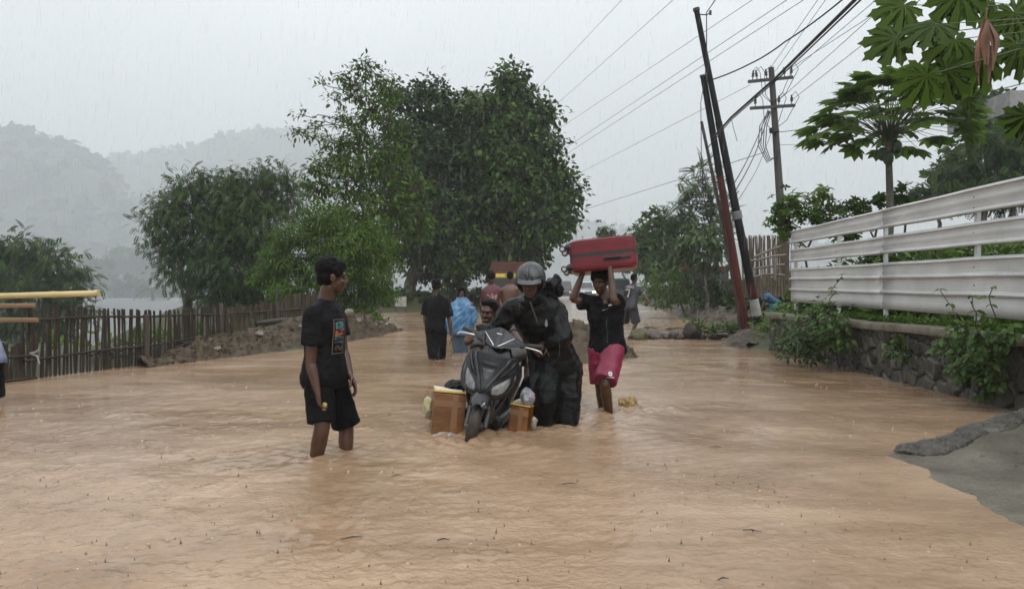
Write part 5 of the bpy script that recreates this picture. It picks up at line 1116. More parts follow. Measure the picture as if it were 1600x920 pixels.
# --- 2: rider in black rain suit
d = 6.35; root = person('rider in black rain suit and grey helmet pushing the motorcycle by its handlebar', (.45, d+.2, -.2))
B = Body(joints(d, neck=(835, 470, -.05), pelvis=(868, 566, .25), sha=(800, 484, -.08), shb=(866, 486, .02), ela=(773, 519, -.02), elb=(878, 530, -.10), wra=(742, 520, -.08), wrb=(848, 538, -.06),
                hipa=(854, 572, .2), hipb=(884, 572, .28), kna=(850, 625, .02), knb=(887, 622, .18), ana=(846, 700, .30), anb=(886, 706, .15), fta=(840, 705, .1), ftb=(880, 708, 0)), (-.35, -.9, -.15), 1.06)
mb = MB(); B.torso(mb); B.leg(mb, 'a'); B.leg(mb, 'b'); B.arm(mb, 'a'); B.arm(mb, 'b')
B.head(mb, at_(d, (829, 442, -.14)), (-.14, -.95, -.28)); B.hand(mb, 'a', (-.45, -.75, -.30), (.2, .2, -.9), 1.25, -1); B.hand(mb, 'b', (-.35, -.65, -.25), (-.1, .3, -.9), 1.25, 1)
link('body', fuse(mb, .0072, 3), m_skin, root); B.headparts(root, None, '', True, 5)
mb = MB(); B.torso(mb, -.20, .99, .040, .05); B.sleeve(mb, 'a', 1.86, .082, .058); B.sleeve(mb, 'b', 1.86, .094, .064)
n_ = B.J['neck']; mb.loft([(n_-B.up*.06, B.ax*.12, B.fr*.11), (n_+B.up*.03+B.fr*.02, B.ax*.095, B.fr*.10), (n_+B.up*.085+B.fr*.03, B.ax*.085, B.fr*.09)], 16)
jk = cloth(mb, 'rain_jacket', m_rain, root, .009, .018, 14, 21, 2, (1, 1, .7))
mb = MB(); mb.loft([B.ring(-.15, .17, .14, .05), B.ring(.0, .18, .15, .045), B.ring(.15, .17, .13, .035)], 18); B.trouser(mb, 'a', 1.92, .135, .105, .125); B.trouser(mb, 'b', 1.95, .140, .115, .130)
cloth(mb, 'rain_trousers', m_rain, root, .010, .018, 12, 25, 2, (1, 1, .5))
c, f_, u_, r_, k_ = B.hf; mb = MB()
for px, py, dz_, rr in ((862, 442, .04, .055), (872, 452, .06, .05), (858, 455, .05, .06), (850, 462, .05, .055), (868, 436, .05, .035)): mb.ell(at_(d, (px, py, dz_)), (rr*.9, rr, rr*1.1))
me = fuse(mb, .008, 8); wrinkle(me, .026, 17, 5, (1, 1, .7)); wrinkle(me, .010, 48, 6); link('hood', me, m_rain, root)
# helmet: open-face shell with a peak, wet fabric cover
mb = MB(); Mx = Matrix((r_, f_, u_)).transposed(); cc = c+u_*.034-f_*.012
vs = []; nu_, nv_ = 40, 26
def hel(i, j):
    az = 2*math.pi*i; el = -1.05+j*(math.pi/2+1.05); x, y, z = math.cos(el)*math.sin(az), math.cos(el)*math.cos(az), math.sin(el)
    lim = .10 if y > .25 else (-.9 if y < -.1 else .10-(.25-y)/.20)
    if z < lim: q = math.sqrt(max(0, 1-lim*lim))/max(1e-6, math.hypot(x, y)); x, y, z = x*q, y*q, lim
    return cc+Mx @ Vector((x*.122, y*.145, z*.136))
mb.grid(nu_, nv_, hel); h = mb.build('helmet', pm('grey_helmet', (.022, .024, .027), .24, .35, 9, .9, 12, c2=(.048, .051, .055)), root, solid=.012)
mb = MB()
def peak(i, j):
    a = (i-.5)*1.75; r0 = 1+.36*j*math.cos(a*1.5)
    return cc+Mx @ Vector((math.sin(a)*.121*r0, math.cos(a)*.142*r0, .142*(.12)-.03*j-.012*(a*a)*j+.010))
mb.grid(24, 6, peak); mb.build('peak', pm('helmet_peak', (.06, .063, .07), .25, .25, 9), h, solid=.008)
hb_ = wear(h); decal('red_mark', [[(.024*math.cos(t*.52), .018*math.sin(t*.52)) for t in range(12)]], hb_, cc+Mx @ Vector((.055, .04, .12)), r_, u_, (f_*.35+u_*.8+r_*.35), pm('red_sticker', (.65, .05, .06), .4), h, .007)
mb = MB(); mb.tube([cc+Mx @ Vector((-.02, .140, .055)), cc+Mx @ Vector((-.035, .145, .035)), cc+Mx @ Vector((-.03, .150, .015))], .005, 6); mb.tube([cc+Mx @ Vector((.035, .130, .068)), cc+Mx @ Vector((.012, .143, .045)), cc+Mx @ Vector((.008, .150, .02))], .005, 6); mb.build('strap', m_rain, h)
bj = wear(jk); cj = B.J['pelvis'].lerp(B.J['neck'], .66)+Vector((.03, -.1, 0)); decal('chest_logo', [[(-.012, -.02), (.0, -.03), (.012, -.02), (.008, .02), (0, .035), (-.008, .02)]], bj, cj, (1, 0, 0), (0, 0, 1), (0, -1, 0), pm('logo_grey', (.25, .27, .28), .5), jk, .010)
mb = MB(); mb.tube([B.J['neck'].lerp(B.J['pelvis'], t)+Vector((-.05, -.178-.02*math.sin(t*9), .02)) for t in (.05, .3, .6, .9)], .008, 6); mb.build('zip', pm('zip_grey', (.07, .07, .07), .3), jk)

# --- 3: man bent behind the motorcycle, pushing
d = 7.25; root = person('smiling man in charcoal shirt bent low behind the motorcycle, pushing it', (-.05, d+.5, -.2))
B = Body(joints(d, neck=(776, 512, .05), pelvis=(812, 580, .62), sha=(748, 525, -.02), shb=(797, 516, .12), ela=(745, 560, -.22), elb=(818, 545, -.1), wra=(765, 572, -.4), wrb=(826, 575, -.35),
                hipa=(800, 588, .6), hipb=(828, 586, .64), kna=(795, 640, .35), knb=(830, 640, .5), ana=(800, 690, .8), anb=(832, 690, .95), fta=(795, 695, .6), ftb=(828, 695, .8)), (-.25, -.75, -.5), 1.0)
mb = MB(); B.torso(mb); B.leg(mb, 'a'); B.leg(mb, 'b'); B.arm(mb, 'a'); B.arm(mb, 'b'); B.head(mb, at_(d, (763, 488, -.10)), (-.28, -.93, -.16), (.10, 0, 1), 1.02)
B.hand(mb, 'a', (.4, -.7, -.3), (0, -.3, -.9), .4, 1); B.hand(mb, 'b', (-.2, -.8, -.4), (0, -.3, -.9), .4, -1)
link('body', fuse(mb, .008, 3), m_skin, root); B.headparts(root, m_hair, 'short', True, 8)
c, f_, u_, r_, k_ = B.hf; MB().ell(c+f_*.088-u_*.055, (.024, .008, .007), Matrix((r_, f_, u_)).transposed(), 10, 6).build('teeth', pm('teeth', (.20, .18, .16), .3), root)
MB().tube([c+f_*.098+r_*x-u_*(.036+.03*x*x*60) for x in (-.026, -.013, 0, .013, .026)], [.003, .005, .005, .005, .003], 6).build('moustache', m_hair, root)
mb = MB(); B.torso(mb, -.2, .99, .018, .02); B.sleeve(mb, 'a', .6, .078, .08); B.sleeve(mb, 'b', .22, .07, .07); cloth(mb, 'shirt', m_grey, root, .012, .008, 13, 31)
mb = MB(); mb.loft([B.ring(-.1, .16, .12, .03), B.ring(.1, .16, .12, .025)], 16); B.trouser(mb, 'a', 1.2, .11, .1); B.trouser(mb, 'b', 1.2, .11, .1); cloth(mb, 'trousers', m_shorts, root, .014, .008, 12, 33)

# --- 4: boy with the red suitcase on his head
d = 7.2; root = person('boy in black t-shirt and crimson shorts carrying the red suitcase on his head', (.9, d, -.25))
B = Body(joints(d, neck=(946, 471, -.02), pelvis=(948, 546, .02), sha=(925, 473, .02), shb=(966, 474, -.04), ela=(895, 467, -.05), elb=(959, 470, -.30), wra=(911, 425, -.06), wrb=(953, 416, -.22),
                hipa=(936, 552, .05), hipb=(959, 552, -.03), kna=(938, 602, .02), knb=(945, 600, -.24), ana=(946, 668, .32), anb=(954, 662, -.02), fta=(940, 672, .2), ftb=(945, 668, -.2)), (-.35, -.94, 0), .96)
mb = MB(); B.torso(mb); B.leg(mb, 'a'); B.leg(mb, 'b'); B.arm(mb, 'a'); B.arm(mb, 'b'); B.head(mb, at_(d, (938, 441, -.04)), (-.45, -.86, -.22))
B.hand(mb, 'a', (.55, .2, .42), (.1, -.2, .95), .25, -1, .2); B.hand(mb, 'b', (.05, .05, .95), (.0, .9, -.1), .35, -1, .2)
link('body', fuse(mb, .0072, 3), m_skin, root); B.headparts(root, m_hair, 'thick', True, 12)
mb = MB(); B.torso(mb, -.2, .985, .018, .03); B.sleeve(mb, 'a', .62, .068, .088); B.sleeve(mb, 'b', .45, .068, .085); tee = cloth(mb, 't_shirt', m_tee, root, .010, .010, 12, 41)
mb = MB(); mb.loft([B.ring(-.12, .155, .115, .028), B.ring(.0, .16, .12, .022), B.ring(.08, .155, .115, .01)], 18); B.trouser(mb, 'a', .95, .108, .105); B.trouser(mb, 'b', .93, .108, .112); sh_ = cloth(mb, 'shorts', m_pink, root, .010, .009, 13, 43)
bv = wear(sh_); o_ = lerp(B.J['hipb'], B.J['knb'], .62)+Vector((.0, -.05, 0)); ringp = lambda r0, r1: [[(r0*math.cos(a*.5236), r0*math.sin(a*.5236)), (r1*math.cos(a*.5236), r1*math.sin(a*.5236)), (r1*math.cos((a+1)*.5236), r1*math.sin((a+1)*.5236)), (r0*math.cos((a+1)*.5236), r0*math.sin((a+1)*.5236))] for a in range(-4, 5)]
decal('shorts_logo', ringp(.008, .021)+[[(-.016, -.012), (-.006, -.012), (-.006, .014), (-.016, .014)]]+rect(-.032, -.038, .032, -.029), bv, o_, (1, 0, 0), (0, 0, 1), (0, -1, 0), m_white, sh_, .006)
bv = wear(tee); decal('neck_badge', [[(-.016, -.010), (.016, -.002), (.020, .012), (.006, .016), (-.014, .006)]], bv, B.J['neck']+Vector((.03, -.1, -.035)), (1, 0, 0), (0, 0, 1), (0, -1, 0), m_white, tee, .008)
decal('swoosh_mark', [[(-.035, .0), (-.028, -.012), (.03, .012), (-.024, -.004)]], bv, B.J['neck']+Vector((-.01, -.1, -.075)), (1, 0, 0), (0, 0, 1), (0, -1, 0), pm('logo_grey', (.25, .27, .28), .5), tee, .008)

# --- 5: person in a long black outfit from behind
d = 12.8; root = person('barefoot person in long black clothes seen from behind, walking away beside the blue poncho', (-1.3, d, 0))
B = Body(joints(d, neck=(682, 462), pelvis=(681, 513), sha=(668, 472), shb=(697, 472), ela=(664, 497), elb=(702, 500), wra=(668, 518, .08), wrb=(706, 525), hipa=(675, 517), hipb=(688, 517), kna=(677, 542), knb=(687, 542, .05), ana=(679, 567, -.05), anb=(686, 563, .2), fta=(678, 571, .1), ftb=(686, 566, .4)), (0, 1, 0), .93)
mb = MB(); B.torso(mb); B.leg(mb, 'a'); B.leg(mb, 'b'); B.arm(mb, 'a'); B.arm(mb, 'b'); B.head(mb, at_(d, (682, 448)), (.1, 1, 0)); B.hand(mb, 'a', (0, .1, -1), (1, 0, 0), .6, 1); B.hand(mb, 'b', (0, .1, -1), (-1, 0, 0), .6, -1)
link('body', fuse(mb, .010, 2), m_skin, root); B.headparts(root, m_hair, 'thick', False, 15, .012)
mb = MB(); B.torso(mb, -.2, .99, .022, .03); B.sleeve(mb, 'a', .8, .078, .082); B.sleeve(mb, 'b', .8, .078, .082); cloth(mb, 't_shirt', m_tee, root, .013, .009, 12, 51)
mb = MB(); mb.loft([B.ring(-.1, .17, .125, .03), B.ring(.1, .165, .12, .02)], 16); B.trouser(mb, 'a', 1.72, .115, .105, .115); B.trouser(mb, 'b', 1.75, .115, .105, .115); cloth(mb, 'trousers', m_tee, root, .014, .013, 10, 53)

# --- 6: woman in a blue plastic poncho
d = 14.3; root = person('woman with dark wet hair in a blue plastic poncho and jeans, wading', (-1.0, d, -.1))
B = Body(joints(d, neck=(720, 470), pelvis=(719, 513), sha=(707, 476), shb=(735, 476), ela=(703, 495, -.05), elb=(739, 495, -.05), wra=(706, 512, -.12), wrb=(735, 510, -.12), hipa=(713, 516), hipb=(726, 516), kna=(714, 540), knb=(725, 540), ana=(715, 566), anb=(725, 566), fta=(714, 569, -.2), ftb=(726, 569, -.2)), (.1, -1, 0), .93)
mb = MB(); B.torso(mb); B.leg(mb, 'a'); B.leg(mb, 'b'); B.arm(mb, 'a'); B.arm(mb, 'b'); B.head(mb, at_(d, (721, 457, -.04)), (.15, -.95, -.25)); B.hand(mb, 'a', (.1, -.2, -1), (1, 0, 0), .5, 1); B.hand(mb, 'b', (-.1, -.2, -1), (-1, 0, 0), .5, -1)
link('body', fuse(mb, .010, 2), m_skin3, root); B.headparts(root, m_hair, 'long', True, 18, .012)
mb = MB(); s_ = d/F
mb.loft([(P(x, y, d), (wx*s_, 0, 0), (0, wy_*s_, 0)) for x, y, wx, wy_ in ((720, 523, 19, 15), (720, 510, 21, 16), (720, 495, 21.5, 16), (721, 482, 19, 14), (721, 474, 15, 11), (721, 468, 8, 7), (721, 465, 6.5, 6))], 22)
mb.loft([(P(x, y, d-.05), (wx*s_, 0, 0), (0, 7*s_, 0)) for x, y, wx in ((703, 520, 6), (704, 500, 7), (707, 485, 7))], 14); mb.loft([(P(x, y, d-.05), (wx*s_, 0, 0), (0, 7*s_, 0)) for x, y, wx in ((739, 505, 5), (739, 492, 6.5), (735, 480, 7))], 14)
cloth(mb, 'poncho', m_poncho, root, .012, .030, 12, 61, 2, (1, 1, .35))
mb = MB(); B.trouser(mb, 'a', 1.95, .10, .085, .09); B.trouser(mb, 'b', 1.95, .10, .085, .09); cloth(mb, 'jeans', m_jean, root, .014, .008, 12, 63)

# --- 7, 8: two men walking away
d = 16; root = person('man in a maroon sleeveless shirt with pale print on the back, walking away', (-.45, d, -.1))
B = Body(joints(d, neck=(768, 446), pelvis=(767, 492), sha=(756, 455), shb=(782, 455), ela=(752, 474, .05), elb=(787, 474, .05), wra=(755, 488, -.1), wrb=(785, 490, -.1), hipa=(761, 495), hipb=(774, 495), kna=(761, 522), knb=(775, 522), ana=(761, 545), anb=(775, 545), fta=(761, 548, .2), ftb=(775, 548, .2)), (0, 1, 0), 1.02)
mb = MB(); B.torso(mb); B.leg(mb, 'a'); B.leg(mb, 'b'); B.arm(mb, 'a'); B.arm(mb, 'b'); B.head(mb, at_(d, (767, 432)), (0, 1, 0)); B.hand(mb, 'a', (0, .1, -1), (1, 0, 0), .6, 1); B.hand(mb, 'b', (0, .1, -1), (-1, 0, 0), .6, -1)
link('body', fuse(mb, .012, 2), m_skin, root); B.headparts(root, m_hair, 'short', False, 21, .014)
mb = MB(); B.torso(mb, -.2, .98, .014, .02); tee = cloth(mb, 'shirt', m_mar, root, .014, .006, 12, 71); mb = MB(); mb.loft([B.ring(-.1, .165, .12, .03), B.ring(.08, .16, .12, .02)], 14); B.trouser(mb, 'a', 1.1, .11, .11); B.trouser(mb, 'b', 1.1, .11, .11); cloth(mb, 'shorts', m_shorts, root, .015, .006, 12, 72)
bv = wear(tee); g = random.Random(33); pl = []
for k in range(34): x, y = g.uniform(-.10, .10), g.uniform(-.22, .12); a = g.uniform(0, 3.1); l_, w_ = g.uniform(.015, .04), g.uniform(.006, .012); ca, sa = math.cos(a), math.sin(a); pl.append([(x+l_*ca-w_*sa, y+l_*sa+w_*ca), (x-l_*ca-w_*sa, y-l_*sa+w_*ca), (x-l_*ca+w_*sa, y-l_*sa-w_*ca), (x+l_*ca+w_*sa, y+l_*sa-w_*ca)])
decal('back_print', pl, bv, P(769, 468, d), (1, 0, 0), (0, 0, 1), (0, -1, 0), pm('pale_print', (.36, .22, .24), .6), tee, .006)
d = 18; root = person('shirtless man walking away behind the grey helmet', (-.05, d, -.1))
B = Body(joints(d, neck=(797, 445), pelvis=(797, 486), sha=(787, 452), shb=(808, 452), ela=(783, 470, .05), elb=(811, 470, .05), wra=(786, 484, -.1), wrb=(808, 484, -.1), hipa=(791, 489), hipb=(803, 489), kna=(791, 514), knb=(803, 514), ana=(791, 536), anb=(803, 536), fta=(791, 538, .2), ftb=(803, 538, .2)), (0, 1, 0), 1.0)
mb = MB(); B.torso(mb); B.leg(mb, 'a'); B.leg(mb, 'b'); B.arm(mb, 'a'); B.arm(mb, 'b'); B.head(mb, at_(d, (797, 432)), (0, 1, 0)); B.hand(mb, 'a', (0, .1, -1), (1, 0, 0), .6, 1); B.hand(mb, 'b', (0, .1, -1), (-1, 0, 0), .6, -1)
link('body', fuse(mb, .012, 2), m_skin3, root); B.headparts(root, m_hair, 'short', False, 24, .014)
mb = MB(); mb.loft([B.ring(-.1, .165, .12, .03), B.ring(.08, .16, .12, .02)], 14); B.trouser(mb, 'a', 1.0, .11, .11); B.trouser(mb, 'b', 1.0, .11, .11); cloth(mb, 'shorts', m_shorts, root, .015, .006, 12, 82)

# --- 9: boy with number 7 running away to the right
d = 20; root = person('boy in a dark number 7 jersey stepping over the row of rocks', (3.25, d, .03))
B = Body(joints(d, neck=(990, 445, .03), pelvis=(985, 480, -.05), sha=(980, 451, -.08), shb=(997, 451, .08), ela=(978, 466, .1), elb=(1007, 463, .05), wra=(980, 477, .25), wrb=(1015, 473, 0), hipa=(980, 484, .08), hipb=(989, 484, -.08), kna=(976, 503, .22), knb=(994, 504, -.05), ana=(966, 510, -.05), anb=(986, 524, -.1), fta=(960, 512, -.1), ftb=(991, 527, 0)), (.62, .78, 0), .98)
mb = MB(); B.torso(mb); B.leg(mb, 'a'); B.leg(mb, 'b'); B.arm(mb, 'a'); B.arm(mb, 'b'); B.head(mb, at_(d, (991, 435)), (.85, .5, -.1)); B.hand(mb, 'a', (.2, .3, -1), (1, 0, 0), .5, -1); B.hand(mb, 'b', (.35, 0, -.9), (-.8, .1, -.2), .3, -1, .4)
link('body', fuse(mb, .012, 2), m_skin3, root); B.headparts(root, m_hair, 'short', True, 27, .014)
mb = MB(); B.torso(mb, -.2, .98, .020, .02); B.sleeve(mb, 'a', .7, .078, .085); B.sleeve(mb, 'b', .7, .078, .085); tee = cloth(mb, 'jersey', m_navy, root, .014, .008, 11, 91)
mb = MB(); mb.loft([B.ring(-.1, .165, .12, .03), B.ring(.08, .16, .12, .02)], 14); B.trouser(mb, 'a', 1.0, .115, .125); B.trouser(mb, 'b', 1.0, .115, .13); cloth(mb, 'shorts', m_navy, root, .015, .008, 11, 92)
nb = -B.fr; ctr = B.J['pelvis'].lerp(B.J['neck'], .62); bx = B.up.cross(nb).normalized()
bv = wear(tee); seven = rect(-.06, .075, .06, .11)+[[(.03, .075), (.06, .075), (-.005, -.10), (-.04, -.10)]]
view = Vector((-.1, -1, .0)); decal('shirt_number', [[(x*1.0, y) for x, y in q] for q in seven], bv, P(981.5, 458, d-.1), (1, 0, .1), (-.1, 0, 1), view, m_white, tee, .010)
M4 = Matrix.Translation(P(985, 448.5, d-.235)) @ Matrix.Rotation(R(4), 4, 'Y') @ Matrix.Rotation(R(-22), 4, 'Z') @ Matrix.Rotation(R(90), 4, 'X'); text('DIAZ', tee, m_white, .085, M4, 'name_lettering', .003)
MB().tube([lerp(B.J['shb'], B.J['elb'], .66), lerp(B.J['shb'], B.J['elb'], .72)], .088, 14).build('sleeve_band', pm('sleeve_stripe', (.35, .36, .38), .6), tee)

# --- 10: figure bending down on the right bank behind the poles
d = 21.5; root = person('person in blue top and green shorts bending down behind the banded pole', (7.4, d, .2))
B = Body(joints(d, neck=(1193, 460, -.05), pelvis=(1213, 474, .05), sha=(1195, 462, -.2), shb=(1197, 460, .2), ela=(1193, 474, -.25), elb=(1194, 473, .2), wra=(1189, 484, -.25), wrb=(1190, 484, .15), hipa=(1210, 477, -.09), hipb=(1213, 476, .09), kna=(1206, 493, -.12), knb=(1202, 492, .12), ana=(1206, 512, -.1), anb=(1199, 510, .15), fta=(1199, 514, -.1), ftb=(1192, 512, .15)), (-.5, 0, -.85), .9)
mb = MB(); B.torso(mb); B.leg(mb, 'a'); B.leg(mb, 'b'); B.arm(mb, 'a'); B.arm(mb, 'b'); B.head(mb, at_(d, (1187, 457)), (-.9, -.1, -.4)); B.hand(mb, 'a', (-.2, 0, -1), (0, 1, 0), .6, 1); B.hand(mb, 'b', (-.2, 0, -1), (0, -1, 0), .6, -1)
link('body', fuse(mb, .012, 2), m_skin, root); B.headparts(root, pm('red_cap', (.12, .025, .02), .6), 'short', False, 29, .014)
mb = MB(); B.torso(mb, -.05, .98, .018, .0); B.sleeve(mb, 'a', .6, .075, .08); B.sleeve(mb, 'b', .6, .075, .08); cloth(mb, 'top', pm('blue_top', (.03, .09, .18), .5, .4, 6), root, .015, .006, 12, 94)
mb = MB(); mb.loft([B.ring(-.15, .155, .12, .03), B.ring(.05, .16, .12, .022)], 14); B.trouser(mb, 'a', .8, .11, .11); B.trouser(mb, 'b', .8, .11, .11); cloth(mb, 'shorts', pm('green_shorts', (.03, .16, .13), .5, .3, 6), root, .015, .006, 12, 95)

# --- 11: person at the left edge, only just inside the frame
d = 7.6; root = person('person in blue and white top at the very left edge behind the bamboo poles', (-5.5, d, -.1))
B = Body(joints(d, neck=(-44, 462), pelvis=(-22, 560), sha=(-62, 474), shb=(-28, 474), ela=(-70, 510), elb=(-14, 506), wra=(-50, 540, -.1), wrb=(-18, 540, -.1), hipa=(-32, 568), hipb=(-12, 568), kna=(-32, 620), knb=(-12, 620), ana=(-32, 680), anb=(-12, 680), fta=(-30, 685, -.2), ftb=(-10, 685, -.2)), (.6, -.8, 0), .95)
mb = MB(); B.torso(mb); B.leg(mb, 'a'); B.leg(mb, 'b'); B.arm(mb, 'a'); B.arm(mb, 'b'); B.head(mb, at_(d, (-24, 446)), (.9, -.3, 0)); B.hand(mb, 'a', (0, -.1, -1), (1, 0, 0), .6, 1); B.hand(mb, 'b', (0, -.1, -1), (-1, 0, 0), .6, -1)
link('body', fuse(mb, .010, 2), m_skin, root); B.headparts(root, m_hair, 'thick', True, 30, .012)
mb = MB(); B.torso(mb, -.15, .98, .018, .02); B.sleeve(mb, 'a', .7, .08, .085); B.sleeve(mb, 'b', .7, .10, .11); cloth(mb, 'top', pm('blue_white_top', (.03, .08, .30), .5, .5, 3, c2=(.4, .42, .5)), root, .012, .006, 12, 96)
mb = MB(); mb.loft([B.ring(-.1, .165, .12, .03), B.ring(.08, .16, .12, .02)], 14); B.trouser(mb, 'a', 1.0, .11, .11); B.trouser(mb, 'b', 1.0, .11, .11); cloth(mb, 'shorts', m_shorts, root, .015, .006, 12, 97)
# ------------------------------------------------------------------ motorcycle (built upright in its own frame: -y forward, z up, origin under the front wheel)
LEAN, YAW, TURN = R(13), R(-10), R(-6)
m_plast = pm('black_plastic', (.011, .0115, .012), .32, .3, 12, .15, 60, spec=.3); m_gloss = pm('gloss_black', (.014, .0145, .015), .16, .2, 8, coat=.3); m_satin = pm('satin_grey', (.022, .0235, .026), .26, .2, 10, .1, 50, spec=.4)
m_tr = pm('tyre_black', (.018, .017, .016), .6, .3, 12, .4, 60, c2=(.05, .04, .03)); m_alloy = pm('alloy_grey', (.10, .10, .10), .35, .2, metal=.7); m_silver = pm('silver_lever', (.42, .42, .42), .25, .05, metal=.9)
m_lens = pm('headlight_lens', (.07, .073, .076), .12, .6, 9, coat=.3, c2=(.30, .31, .31)); m_trimw = pm('white_trim', (.62, .63, .64), .3, .05); m_blue = pm('blue_stripe', (.03, .07, .28), .3); m_yell = pm('yellow_stripe', (.65, .55, .06), .3)
Cx, Cz = -.345, -.17
mc = empty('motorcycle', (Cx, 5.98, Cz), 'black scooter leaning with its front wheel sunk in the muddy water', 'motorcycle', None, (0, LEAN, YAW))
X_ = wmat(mc)
def mb_(): return MB(X_)
# wheels turn with the steering head
St = X_ @ Matrix.Translation((0, .0, 0)) @ Matrix.Rotation(TURN*-1, 4, 'Z')
def wheel(T, y0, name):
    w = MB(T); n = 40
    w.grid(n+1, 13, lambda a, b: ((.046*math.sin((b-.5)*math.pi)), y0+(.198+.052*math.cos((b-.5)*math.pi)+.004*math.sin(a*2*math.pi*44)*(1 if .2 < b < .8 else 0))*math.sin(a*2*math.pi), .25+(.198+.052*math.cos((b-.5)*math.pi)+.004*math.sin(a*2*math.pi*44)*(1 if .2 < b < .8 else 0))*math.cos(a*2*math.pi)))
    o = w.build(name, m_tr, mc); r = MB(T)
    r.grid(n+1, 5, lambda a, b: (.03*(b-.5)*2, y0+(.198-.01*math.sin(b*math.pi))*math.sin(a*2*math.pi), .25+(.198-.01*math.sin(b*math.pi))*math.cos(a*2*math.pi)))
    for k in range(5):
        a = k*2*math.pi/5; r.tube([(0, y0, .25), (0, y0+.195*math.sin(a), .25+.195*math.cos(a))], [.022, .014], 8)
    r.tube([(-.06, y0, .25), (.06, y0, .25)], .035, 14); r.build('rim', m_alloy, o)
wheel(St, 0, 'front_wheel'); wheel(X_, 1.22, 'rear_wheel')
for s_ in (-1, 1):
    MB(St).tube([(s_*.075, -.005, .25), (s_*.075, .05, .42), (s_*.065, .12, .62)], [.022, .024, .026], 10).build('fork_leg', m_alloy, mc)
# front mudguard
mg = MB(St)
def guard(a, b):
    th = R(-22)+a*R(115); w = (b-.5)*2; r = .288+.018*(1-w*w); flare = .068+.020*math.sin(a*math.pi)-.014*(a < .12)
    return (w*flare, -math.sin(th)*-1*r*-1 if False else -r*math.cos(th-R(0))*0 - r*math.sin(-th+R(25))*1.0, .25+r*math.cos(-th+R(25))-.055*abs(w)**3)
mg.grid(26, 11, guard); gd = mg.build('mudguard', m_satin, mc, solid=.004)
gb = wear(gd)
def onto(name, polys, bvh, fn, dirv, m, parent, off=.004):
    mb = MB(); dirv = Vector(dirv)
    for poly in polys:
        vs = []
        for u, v in poly:
            p = X_ @ Vector(fn(u, v)); h = bvh.ray_cast(p-dirv*.6, dirv, 1.5); vs.append((h[0] if h[0] is not None else p)-dirv*off)
        mb.add(vs, [tuple(range(len(vs)))])
    return mb.build(name, m, parent, smooth=False, solid=.002)
VW = (X_.to_3x3() @ Vector((0, 1, 0))).normalized()
def strip(p0, p1, w0, w1, n=6):
    return [[(p0[0]+(p1[0]-p0[0])*a+sgn[0], p0[1]+(p1[1]-p0[1])*a+sgn[1]) for a, sgn in ((i/n, (0, 0)), ((i+1)/n, (0, 0)), ((i+1)/n, (0, -w0-(w1-w0)*(i+1)/n)), (i/n, (0, -w0-(w1-w0)*i/n)))] for i in range(n)]
onto('white_stripe', strip((-.012, .385), (.062, .482), .014, .018), gb, lambda u, v: (u, 0, v), VW, m_trimw, gd)
onto('blue_stripe', strip((.0, .372), (.070, .468), .012, .016), gb, lambda u, v: (u, 0, v), VW, m_blue, gd)
onto('yellow_stripe', strip((.020, .385), (.080, .448), .024, .034), gb, lambda u, v: (u, 0, v), VW, m_yell, gd)
# front shield
def sy(u, v): return -.055+.52*max(0, v-.52)**1.1*.62+2.9*u*u*(1-.3*max(0, v-.6))-.05*math.exp(-((v-.56)/.07)**2)*math.exp(-(u/.09)**2)
SH = [(0, .79), (.06, .80), (.12, .845), (.17, .83), (.205, .76), (.218, .68), (.215, .60), (.19, .545), (.13, .505), (.07, .485), (0, .47)]
def hw(v):   # half width of the shield at height v
    return float(np.interp(v, [.47, .485, .505, .545, .60, .68, .76, .83, .86], [.03, .085, .15, .205, .232, .236, .222, .186, .14]))
sm = mb_()
sm.grid(41, 32, lambda a, b: (lambda v: (lambda u: (u, sy(u, v), v))((a-.5)*2*hw(v)))(.47+b*(.36+0)))
sh = sm.build('front_shield', m_plast, mc, solid=.02)
def relief(name, poly, m, off, th, mirror=True, parent=None, bevel=.004):
    """raised panel following the shield, poly in (u, v)"""
    out = None
    for s_ in ((1, -1) if mirror else (1,)):
        mb = mb_(); n = len(poly); cu, cv = sum(p[0] for p in poly)/n, sum(p[1] for p in poly)/n; pts = []
        for i in range(n):
            a, b = poly[i], poly[(i+1) % n]
            for k in range(3): pts.append((a[0]+(b[0]-a[0])*k/3, a[1]+(b[1]-a[1])*k/3))
        m_ = len(pts); F_ = lambda u, v, o: (s_*u, sy(u, v)-o, v)
        vs = [F_(u, v, off-th) for u, v in pts]+[F_(u, v, off) for u, v in pts]+[F_(cu+(u-cu)*.5, cv+(v-cv)*.5, off+th*.35) for u, v in pts]+[F_(cu, cv, off+th*.4)]
        fs = []
        for i in range(m_):
            j = (i+1) % m_; fs += [(i, j, m_+j, m_+i), (m_+i, m_+j, 2*m_+j, 2*m_+i), (2*m_+i, 2*m_+j, 3*m_)]
        mb.add(vs, [q if s_ < 0 else q[::-1] for q in fs]); out = mb.build(name, m, parent or mc, bevel=0)
    return out
relief('headlight', [(.038, .502), (.095, .512), (.165, .548), (.197, .62), (.209, .712), (.150, .655), (.062, .585)], m_lens, .012, .02)
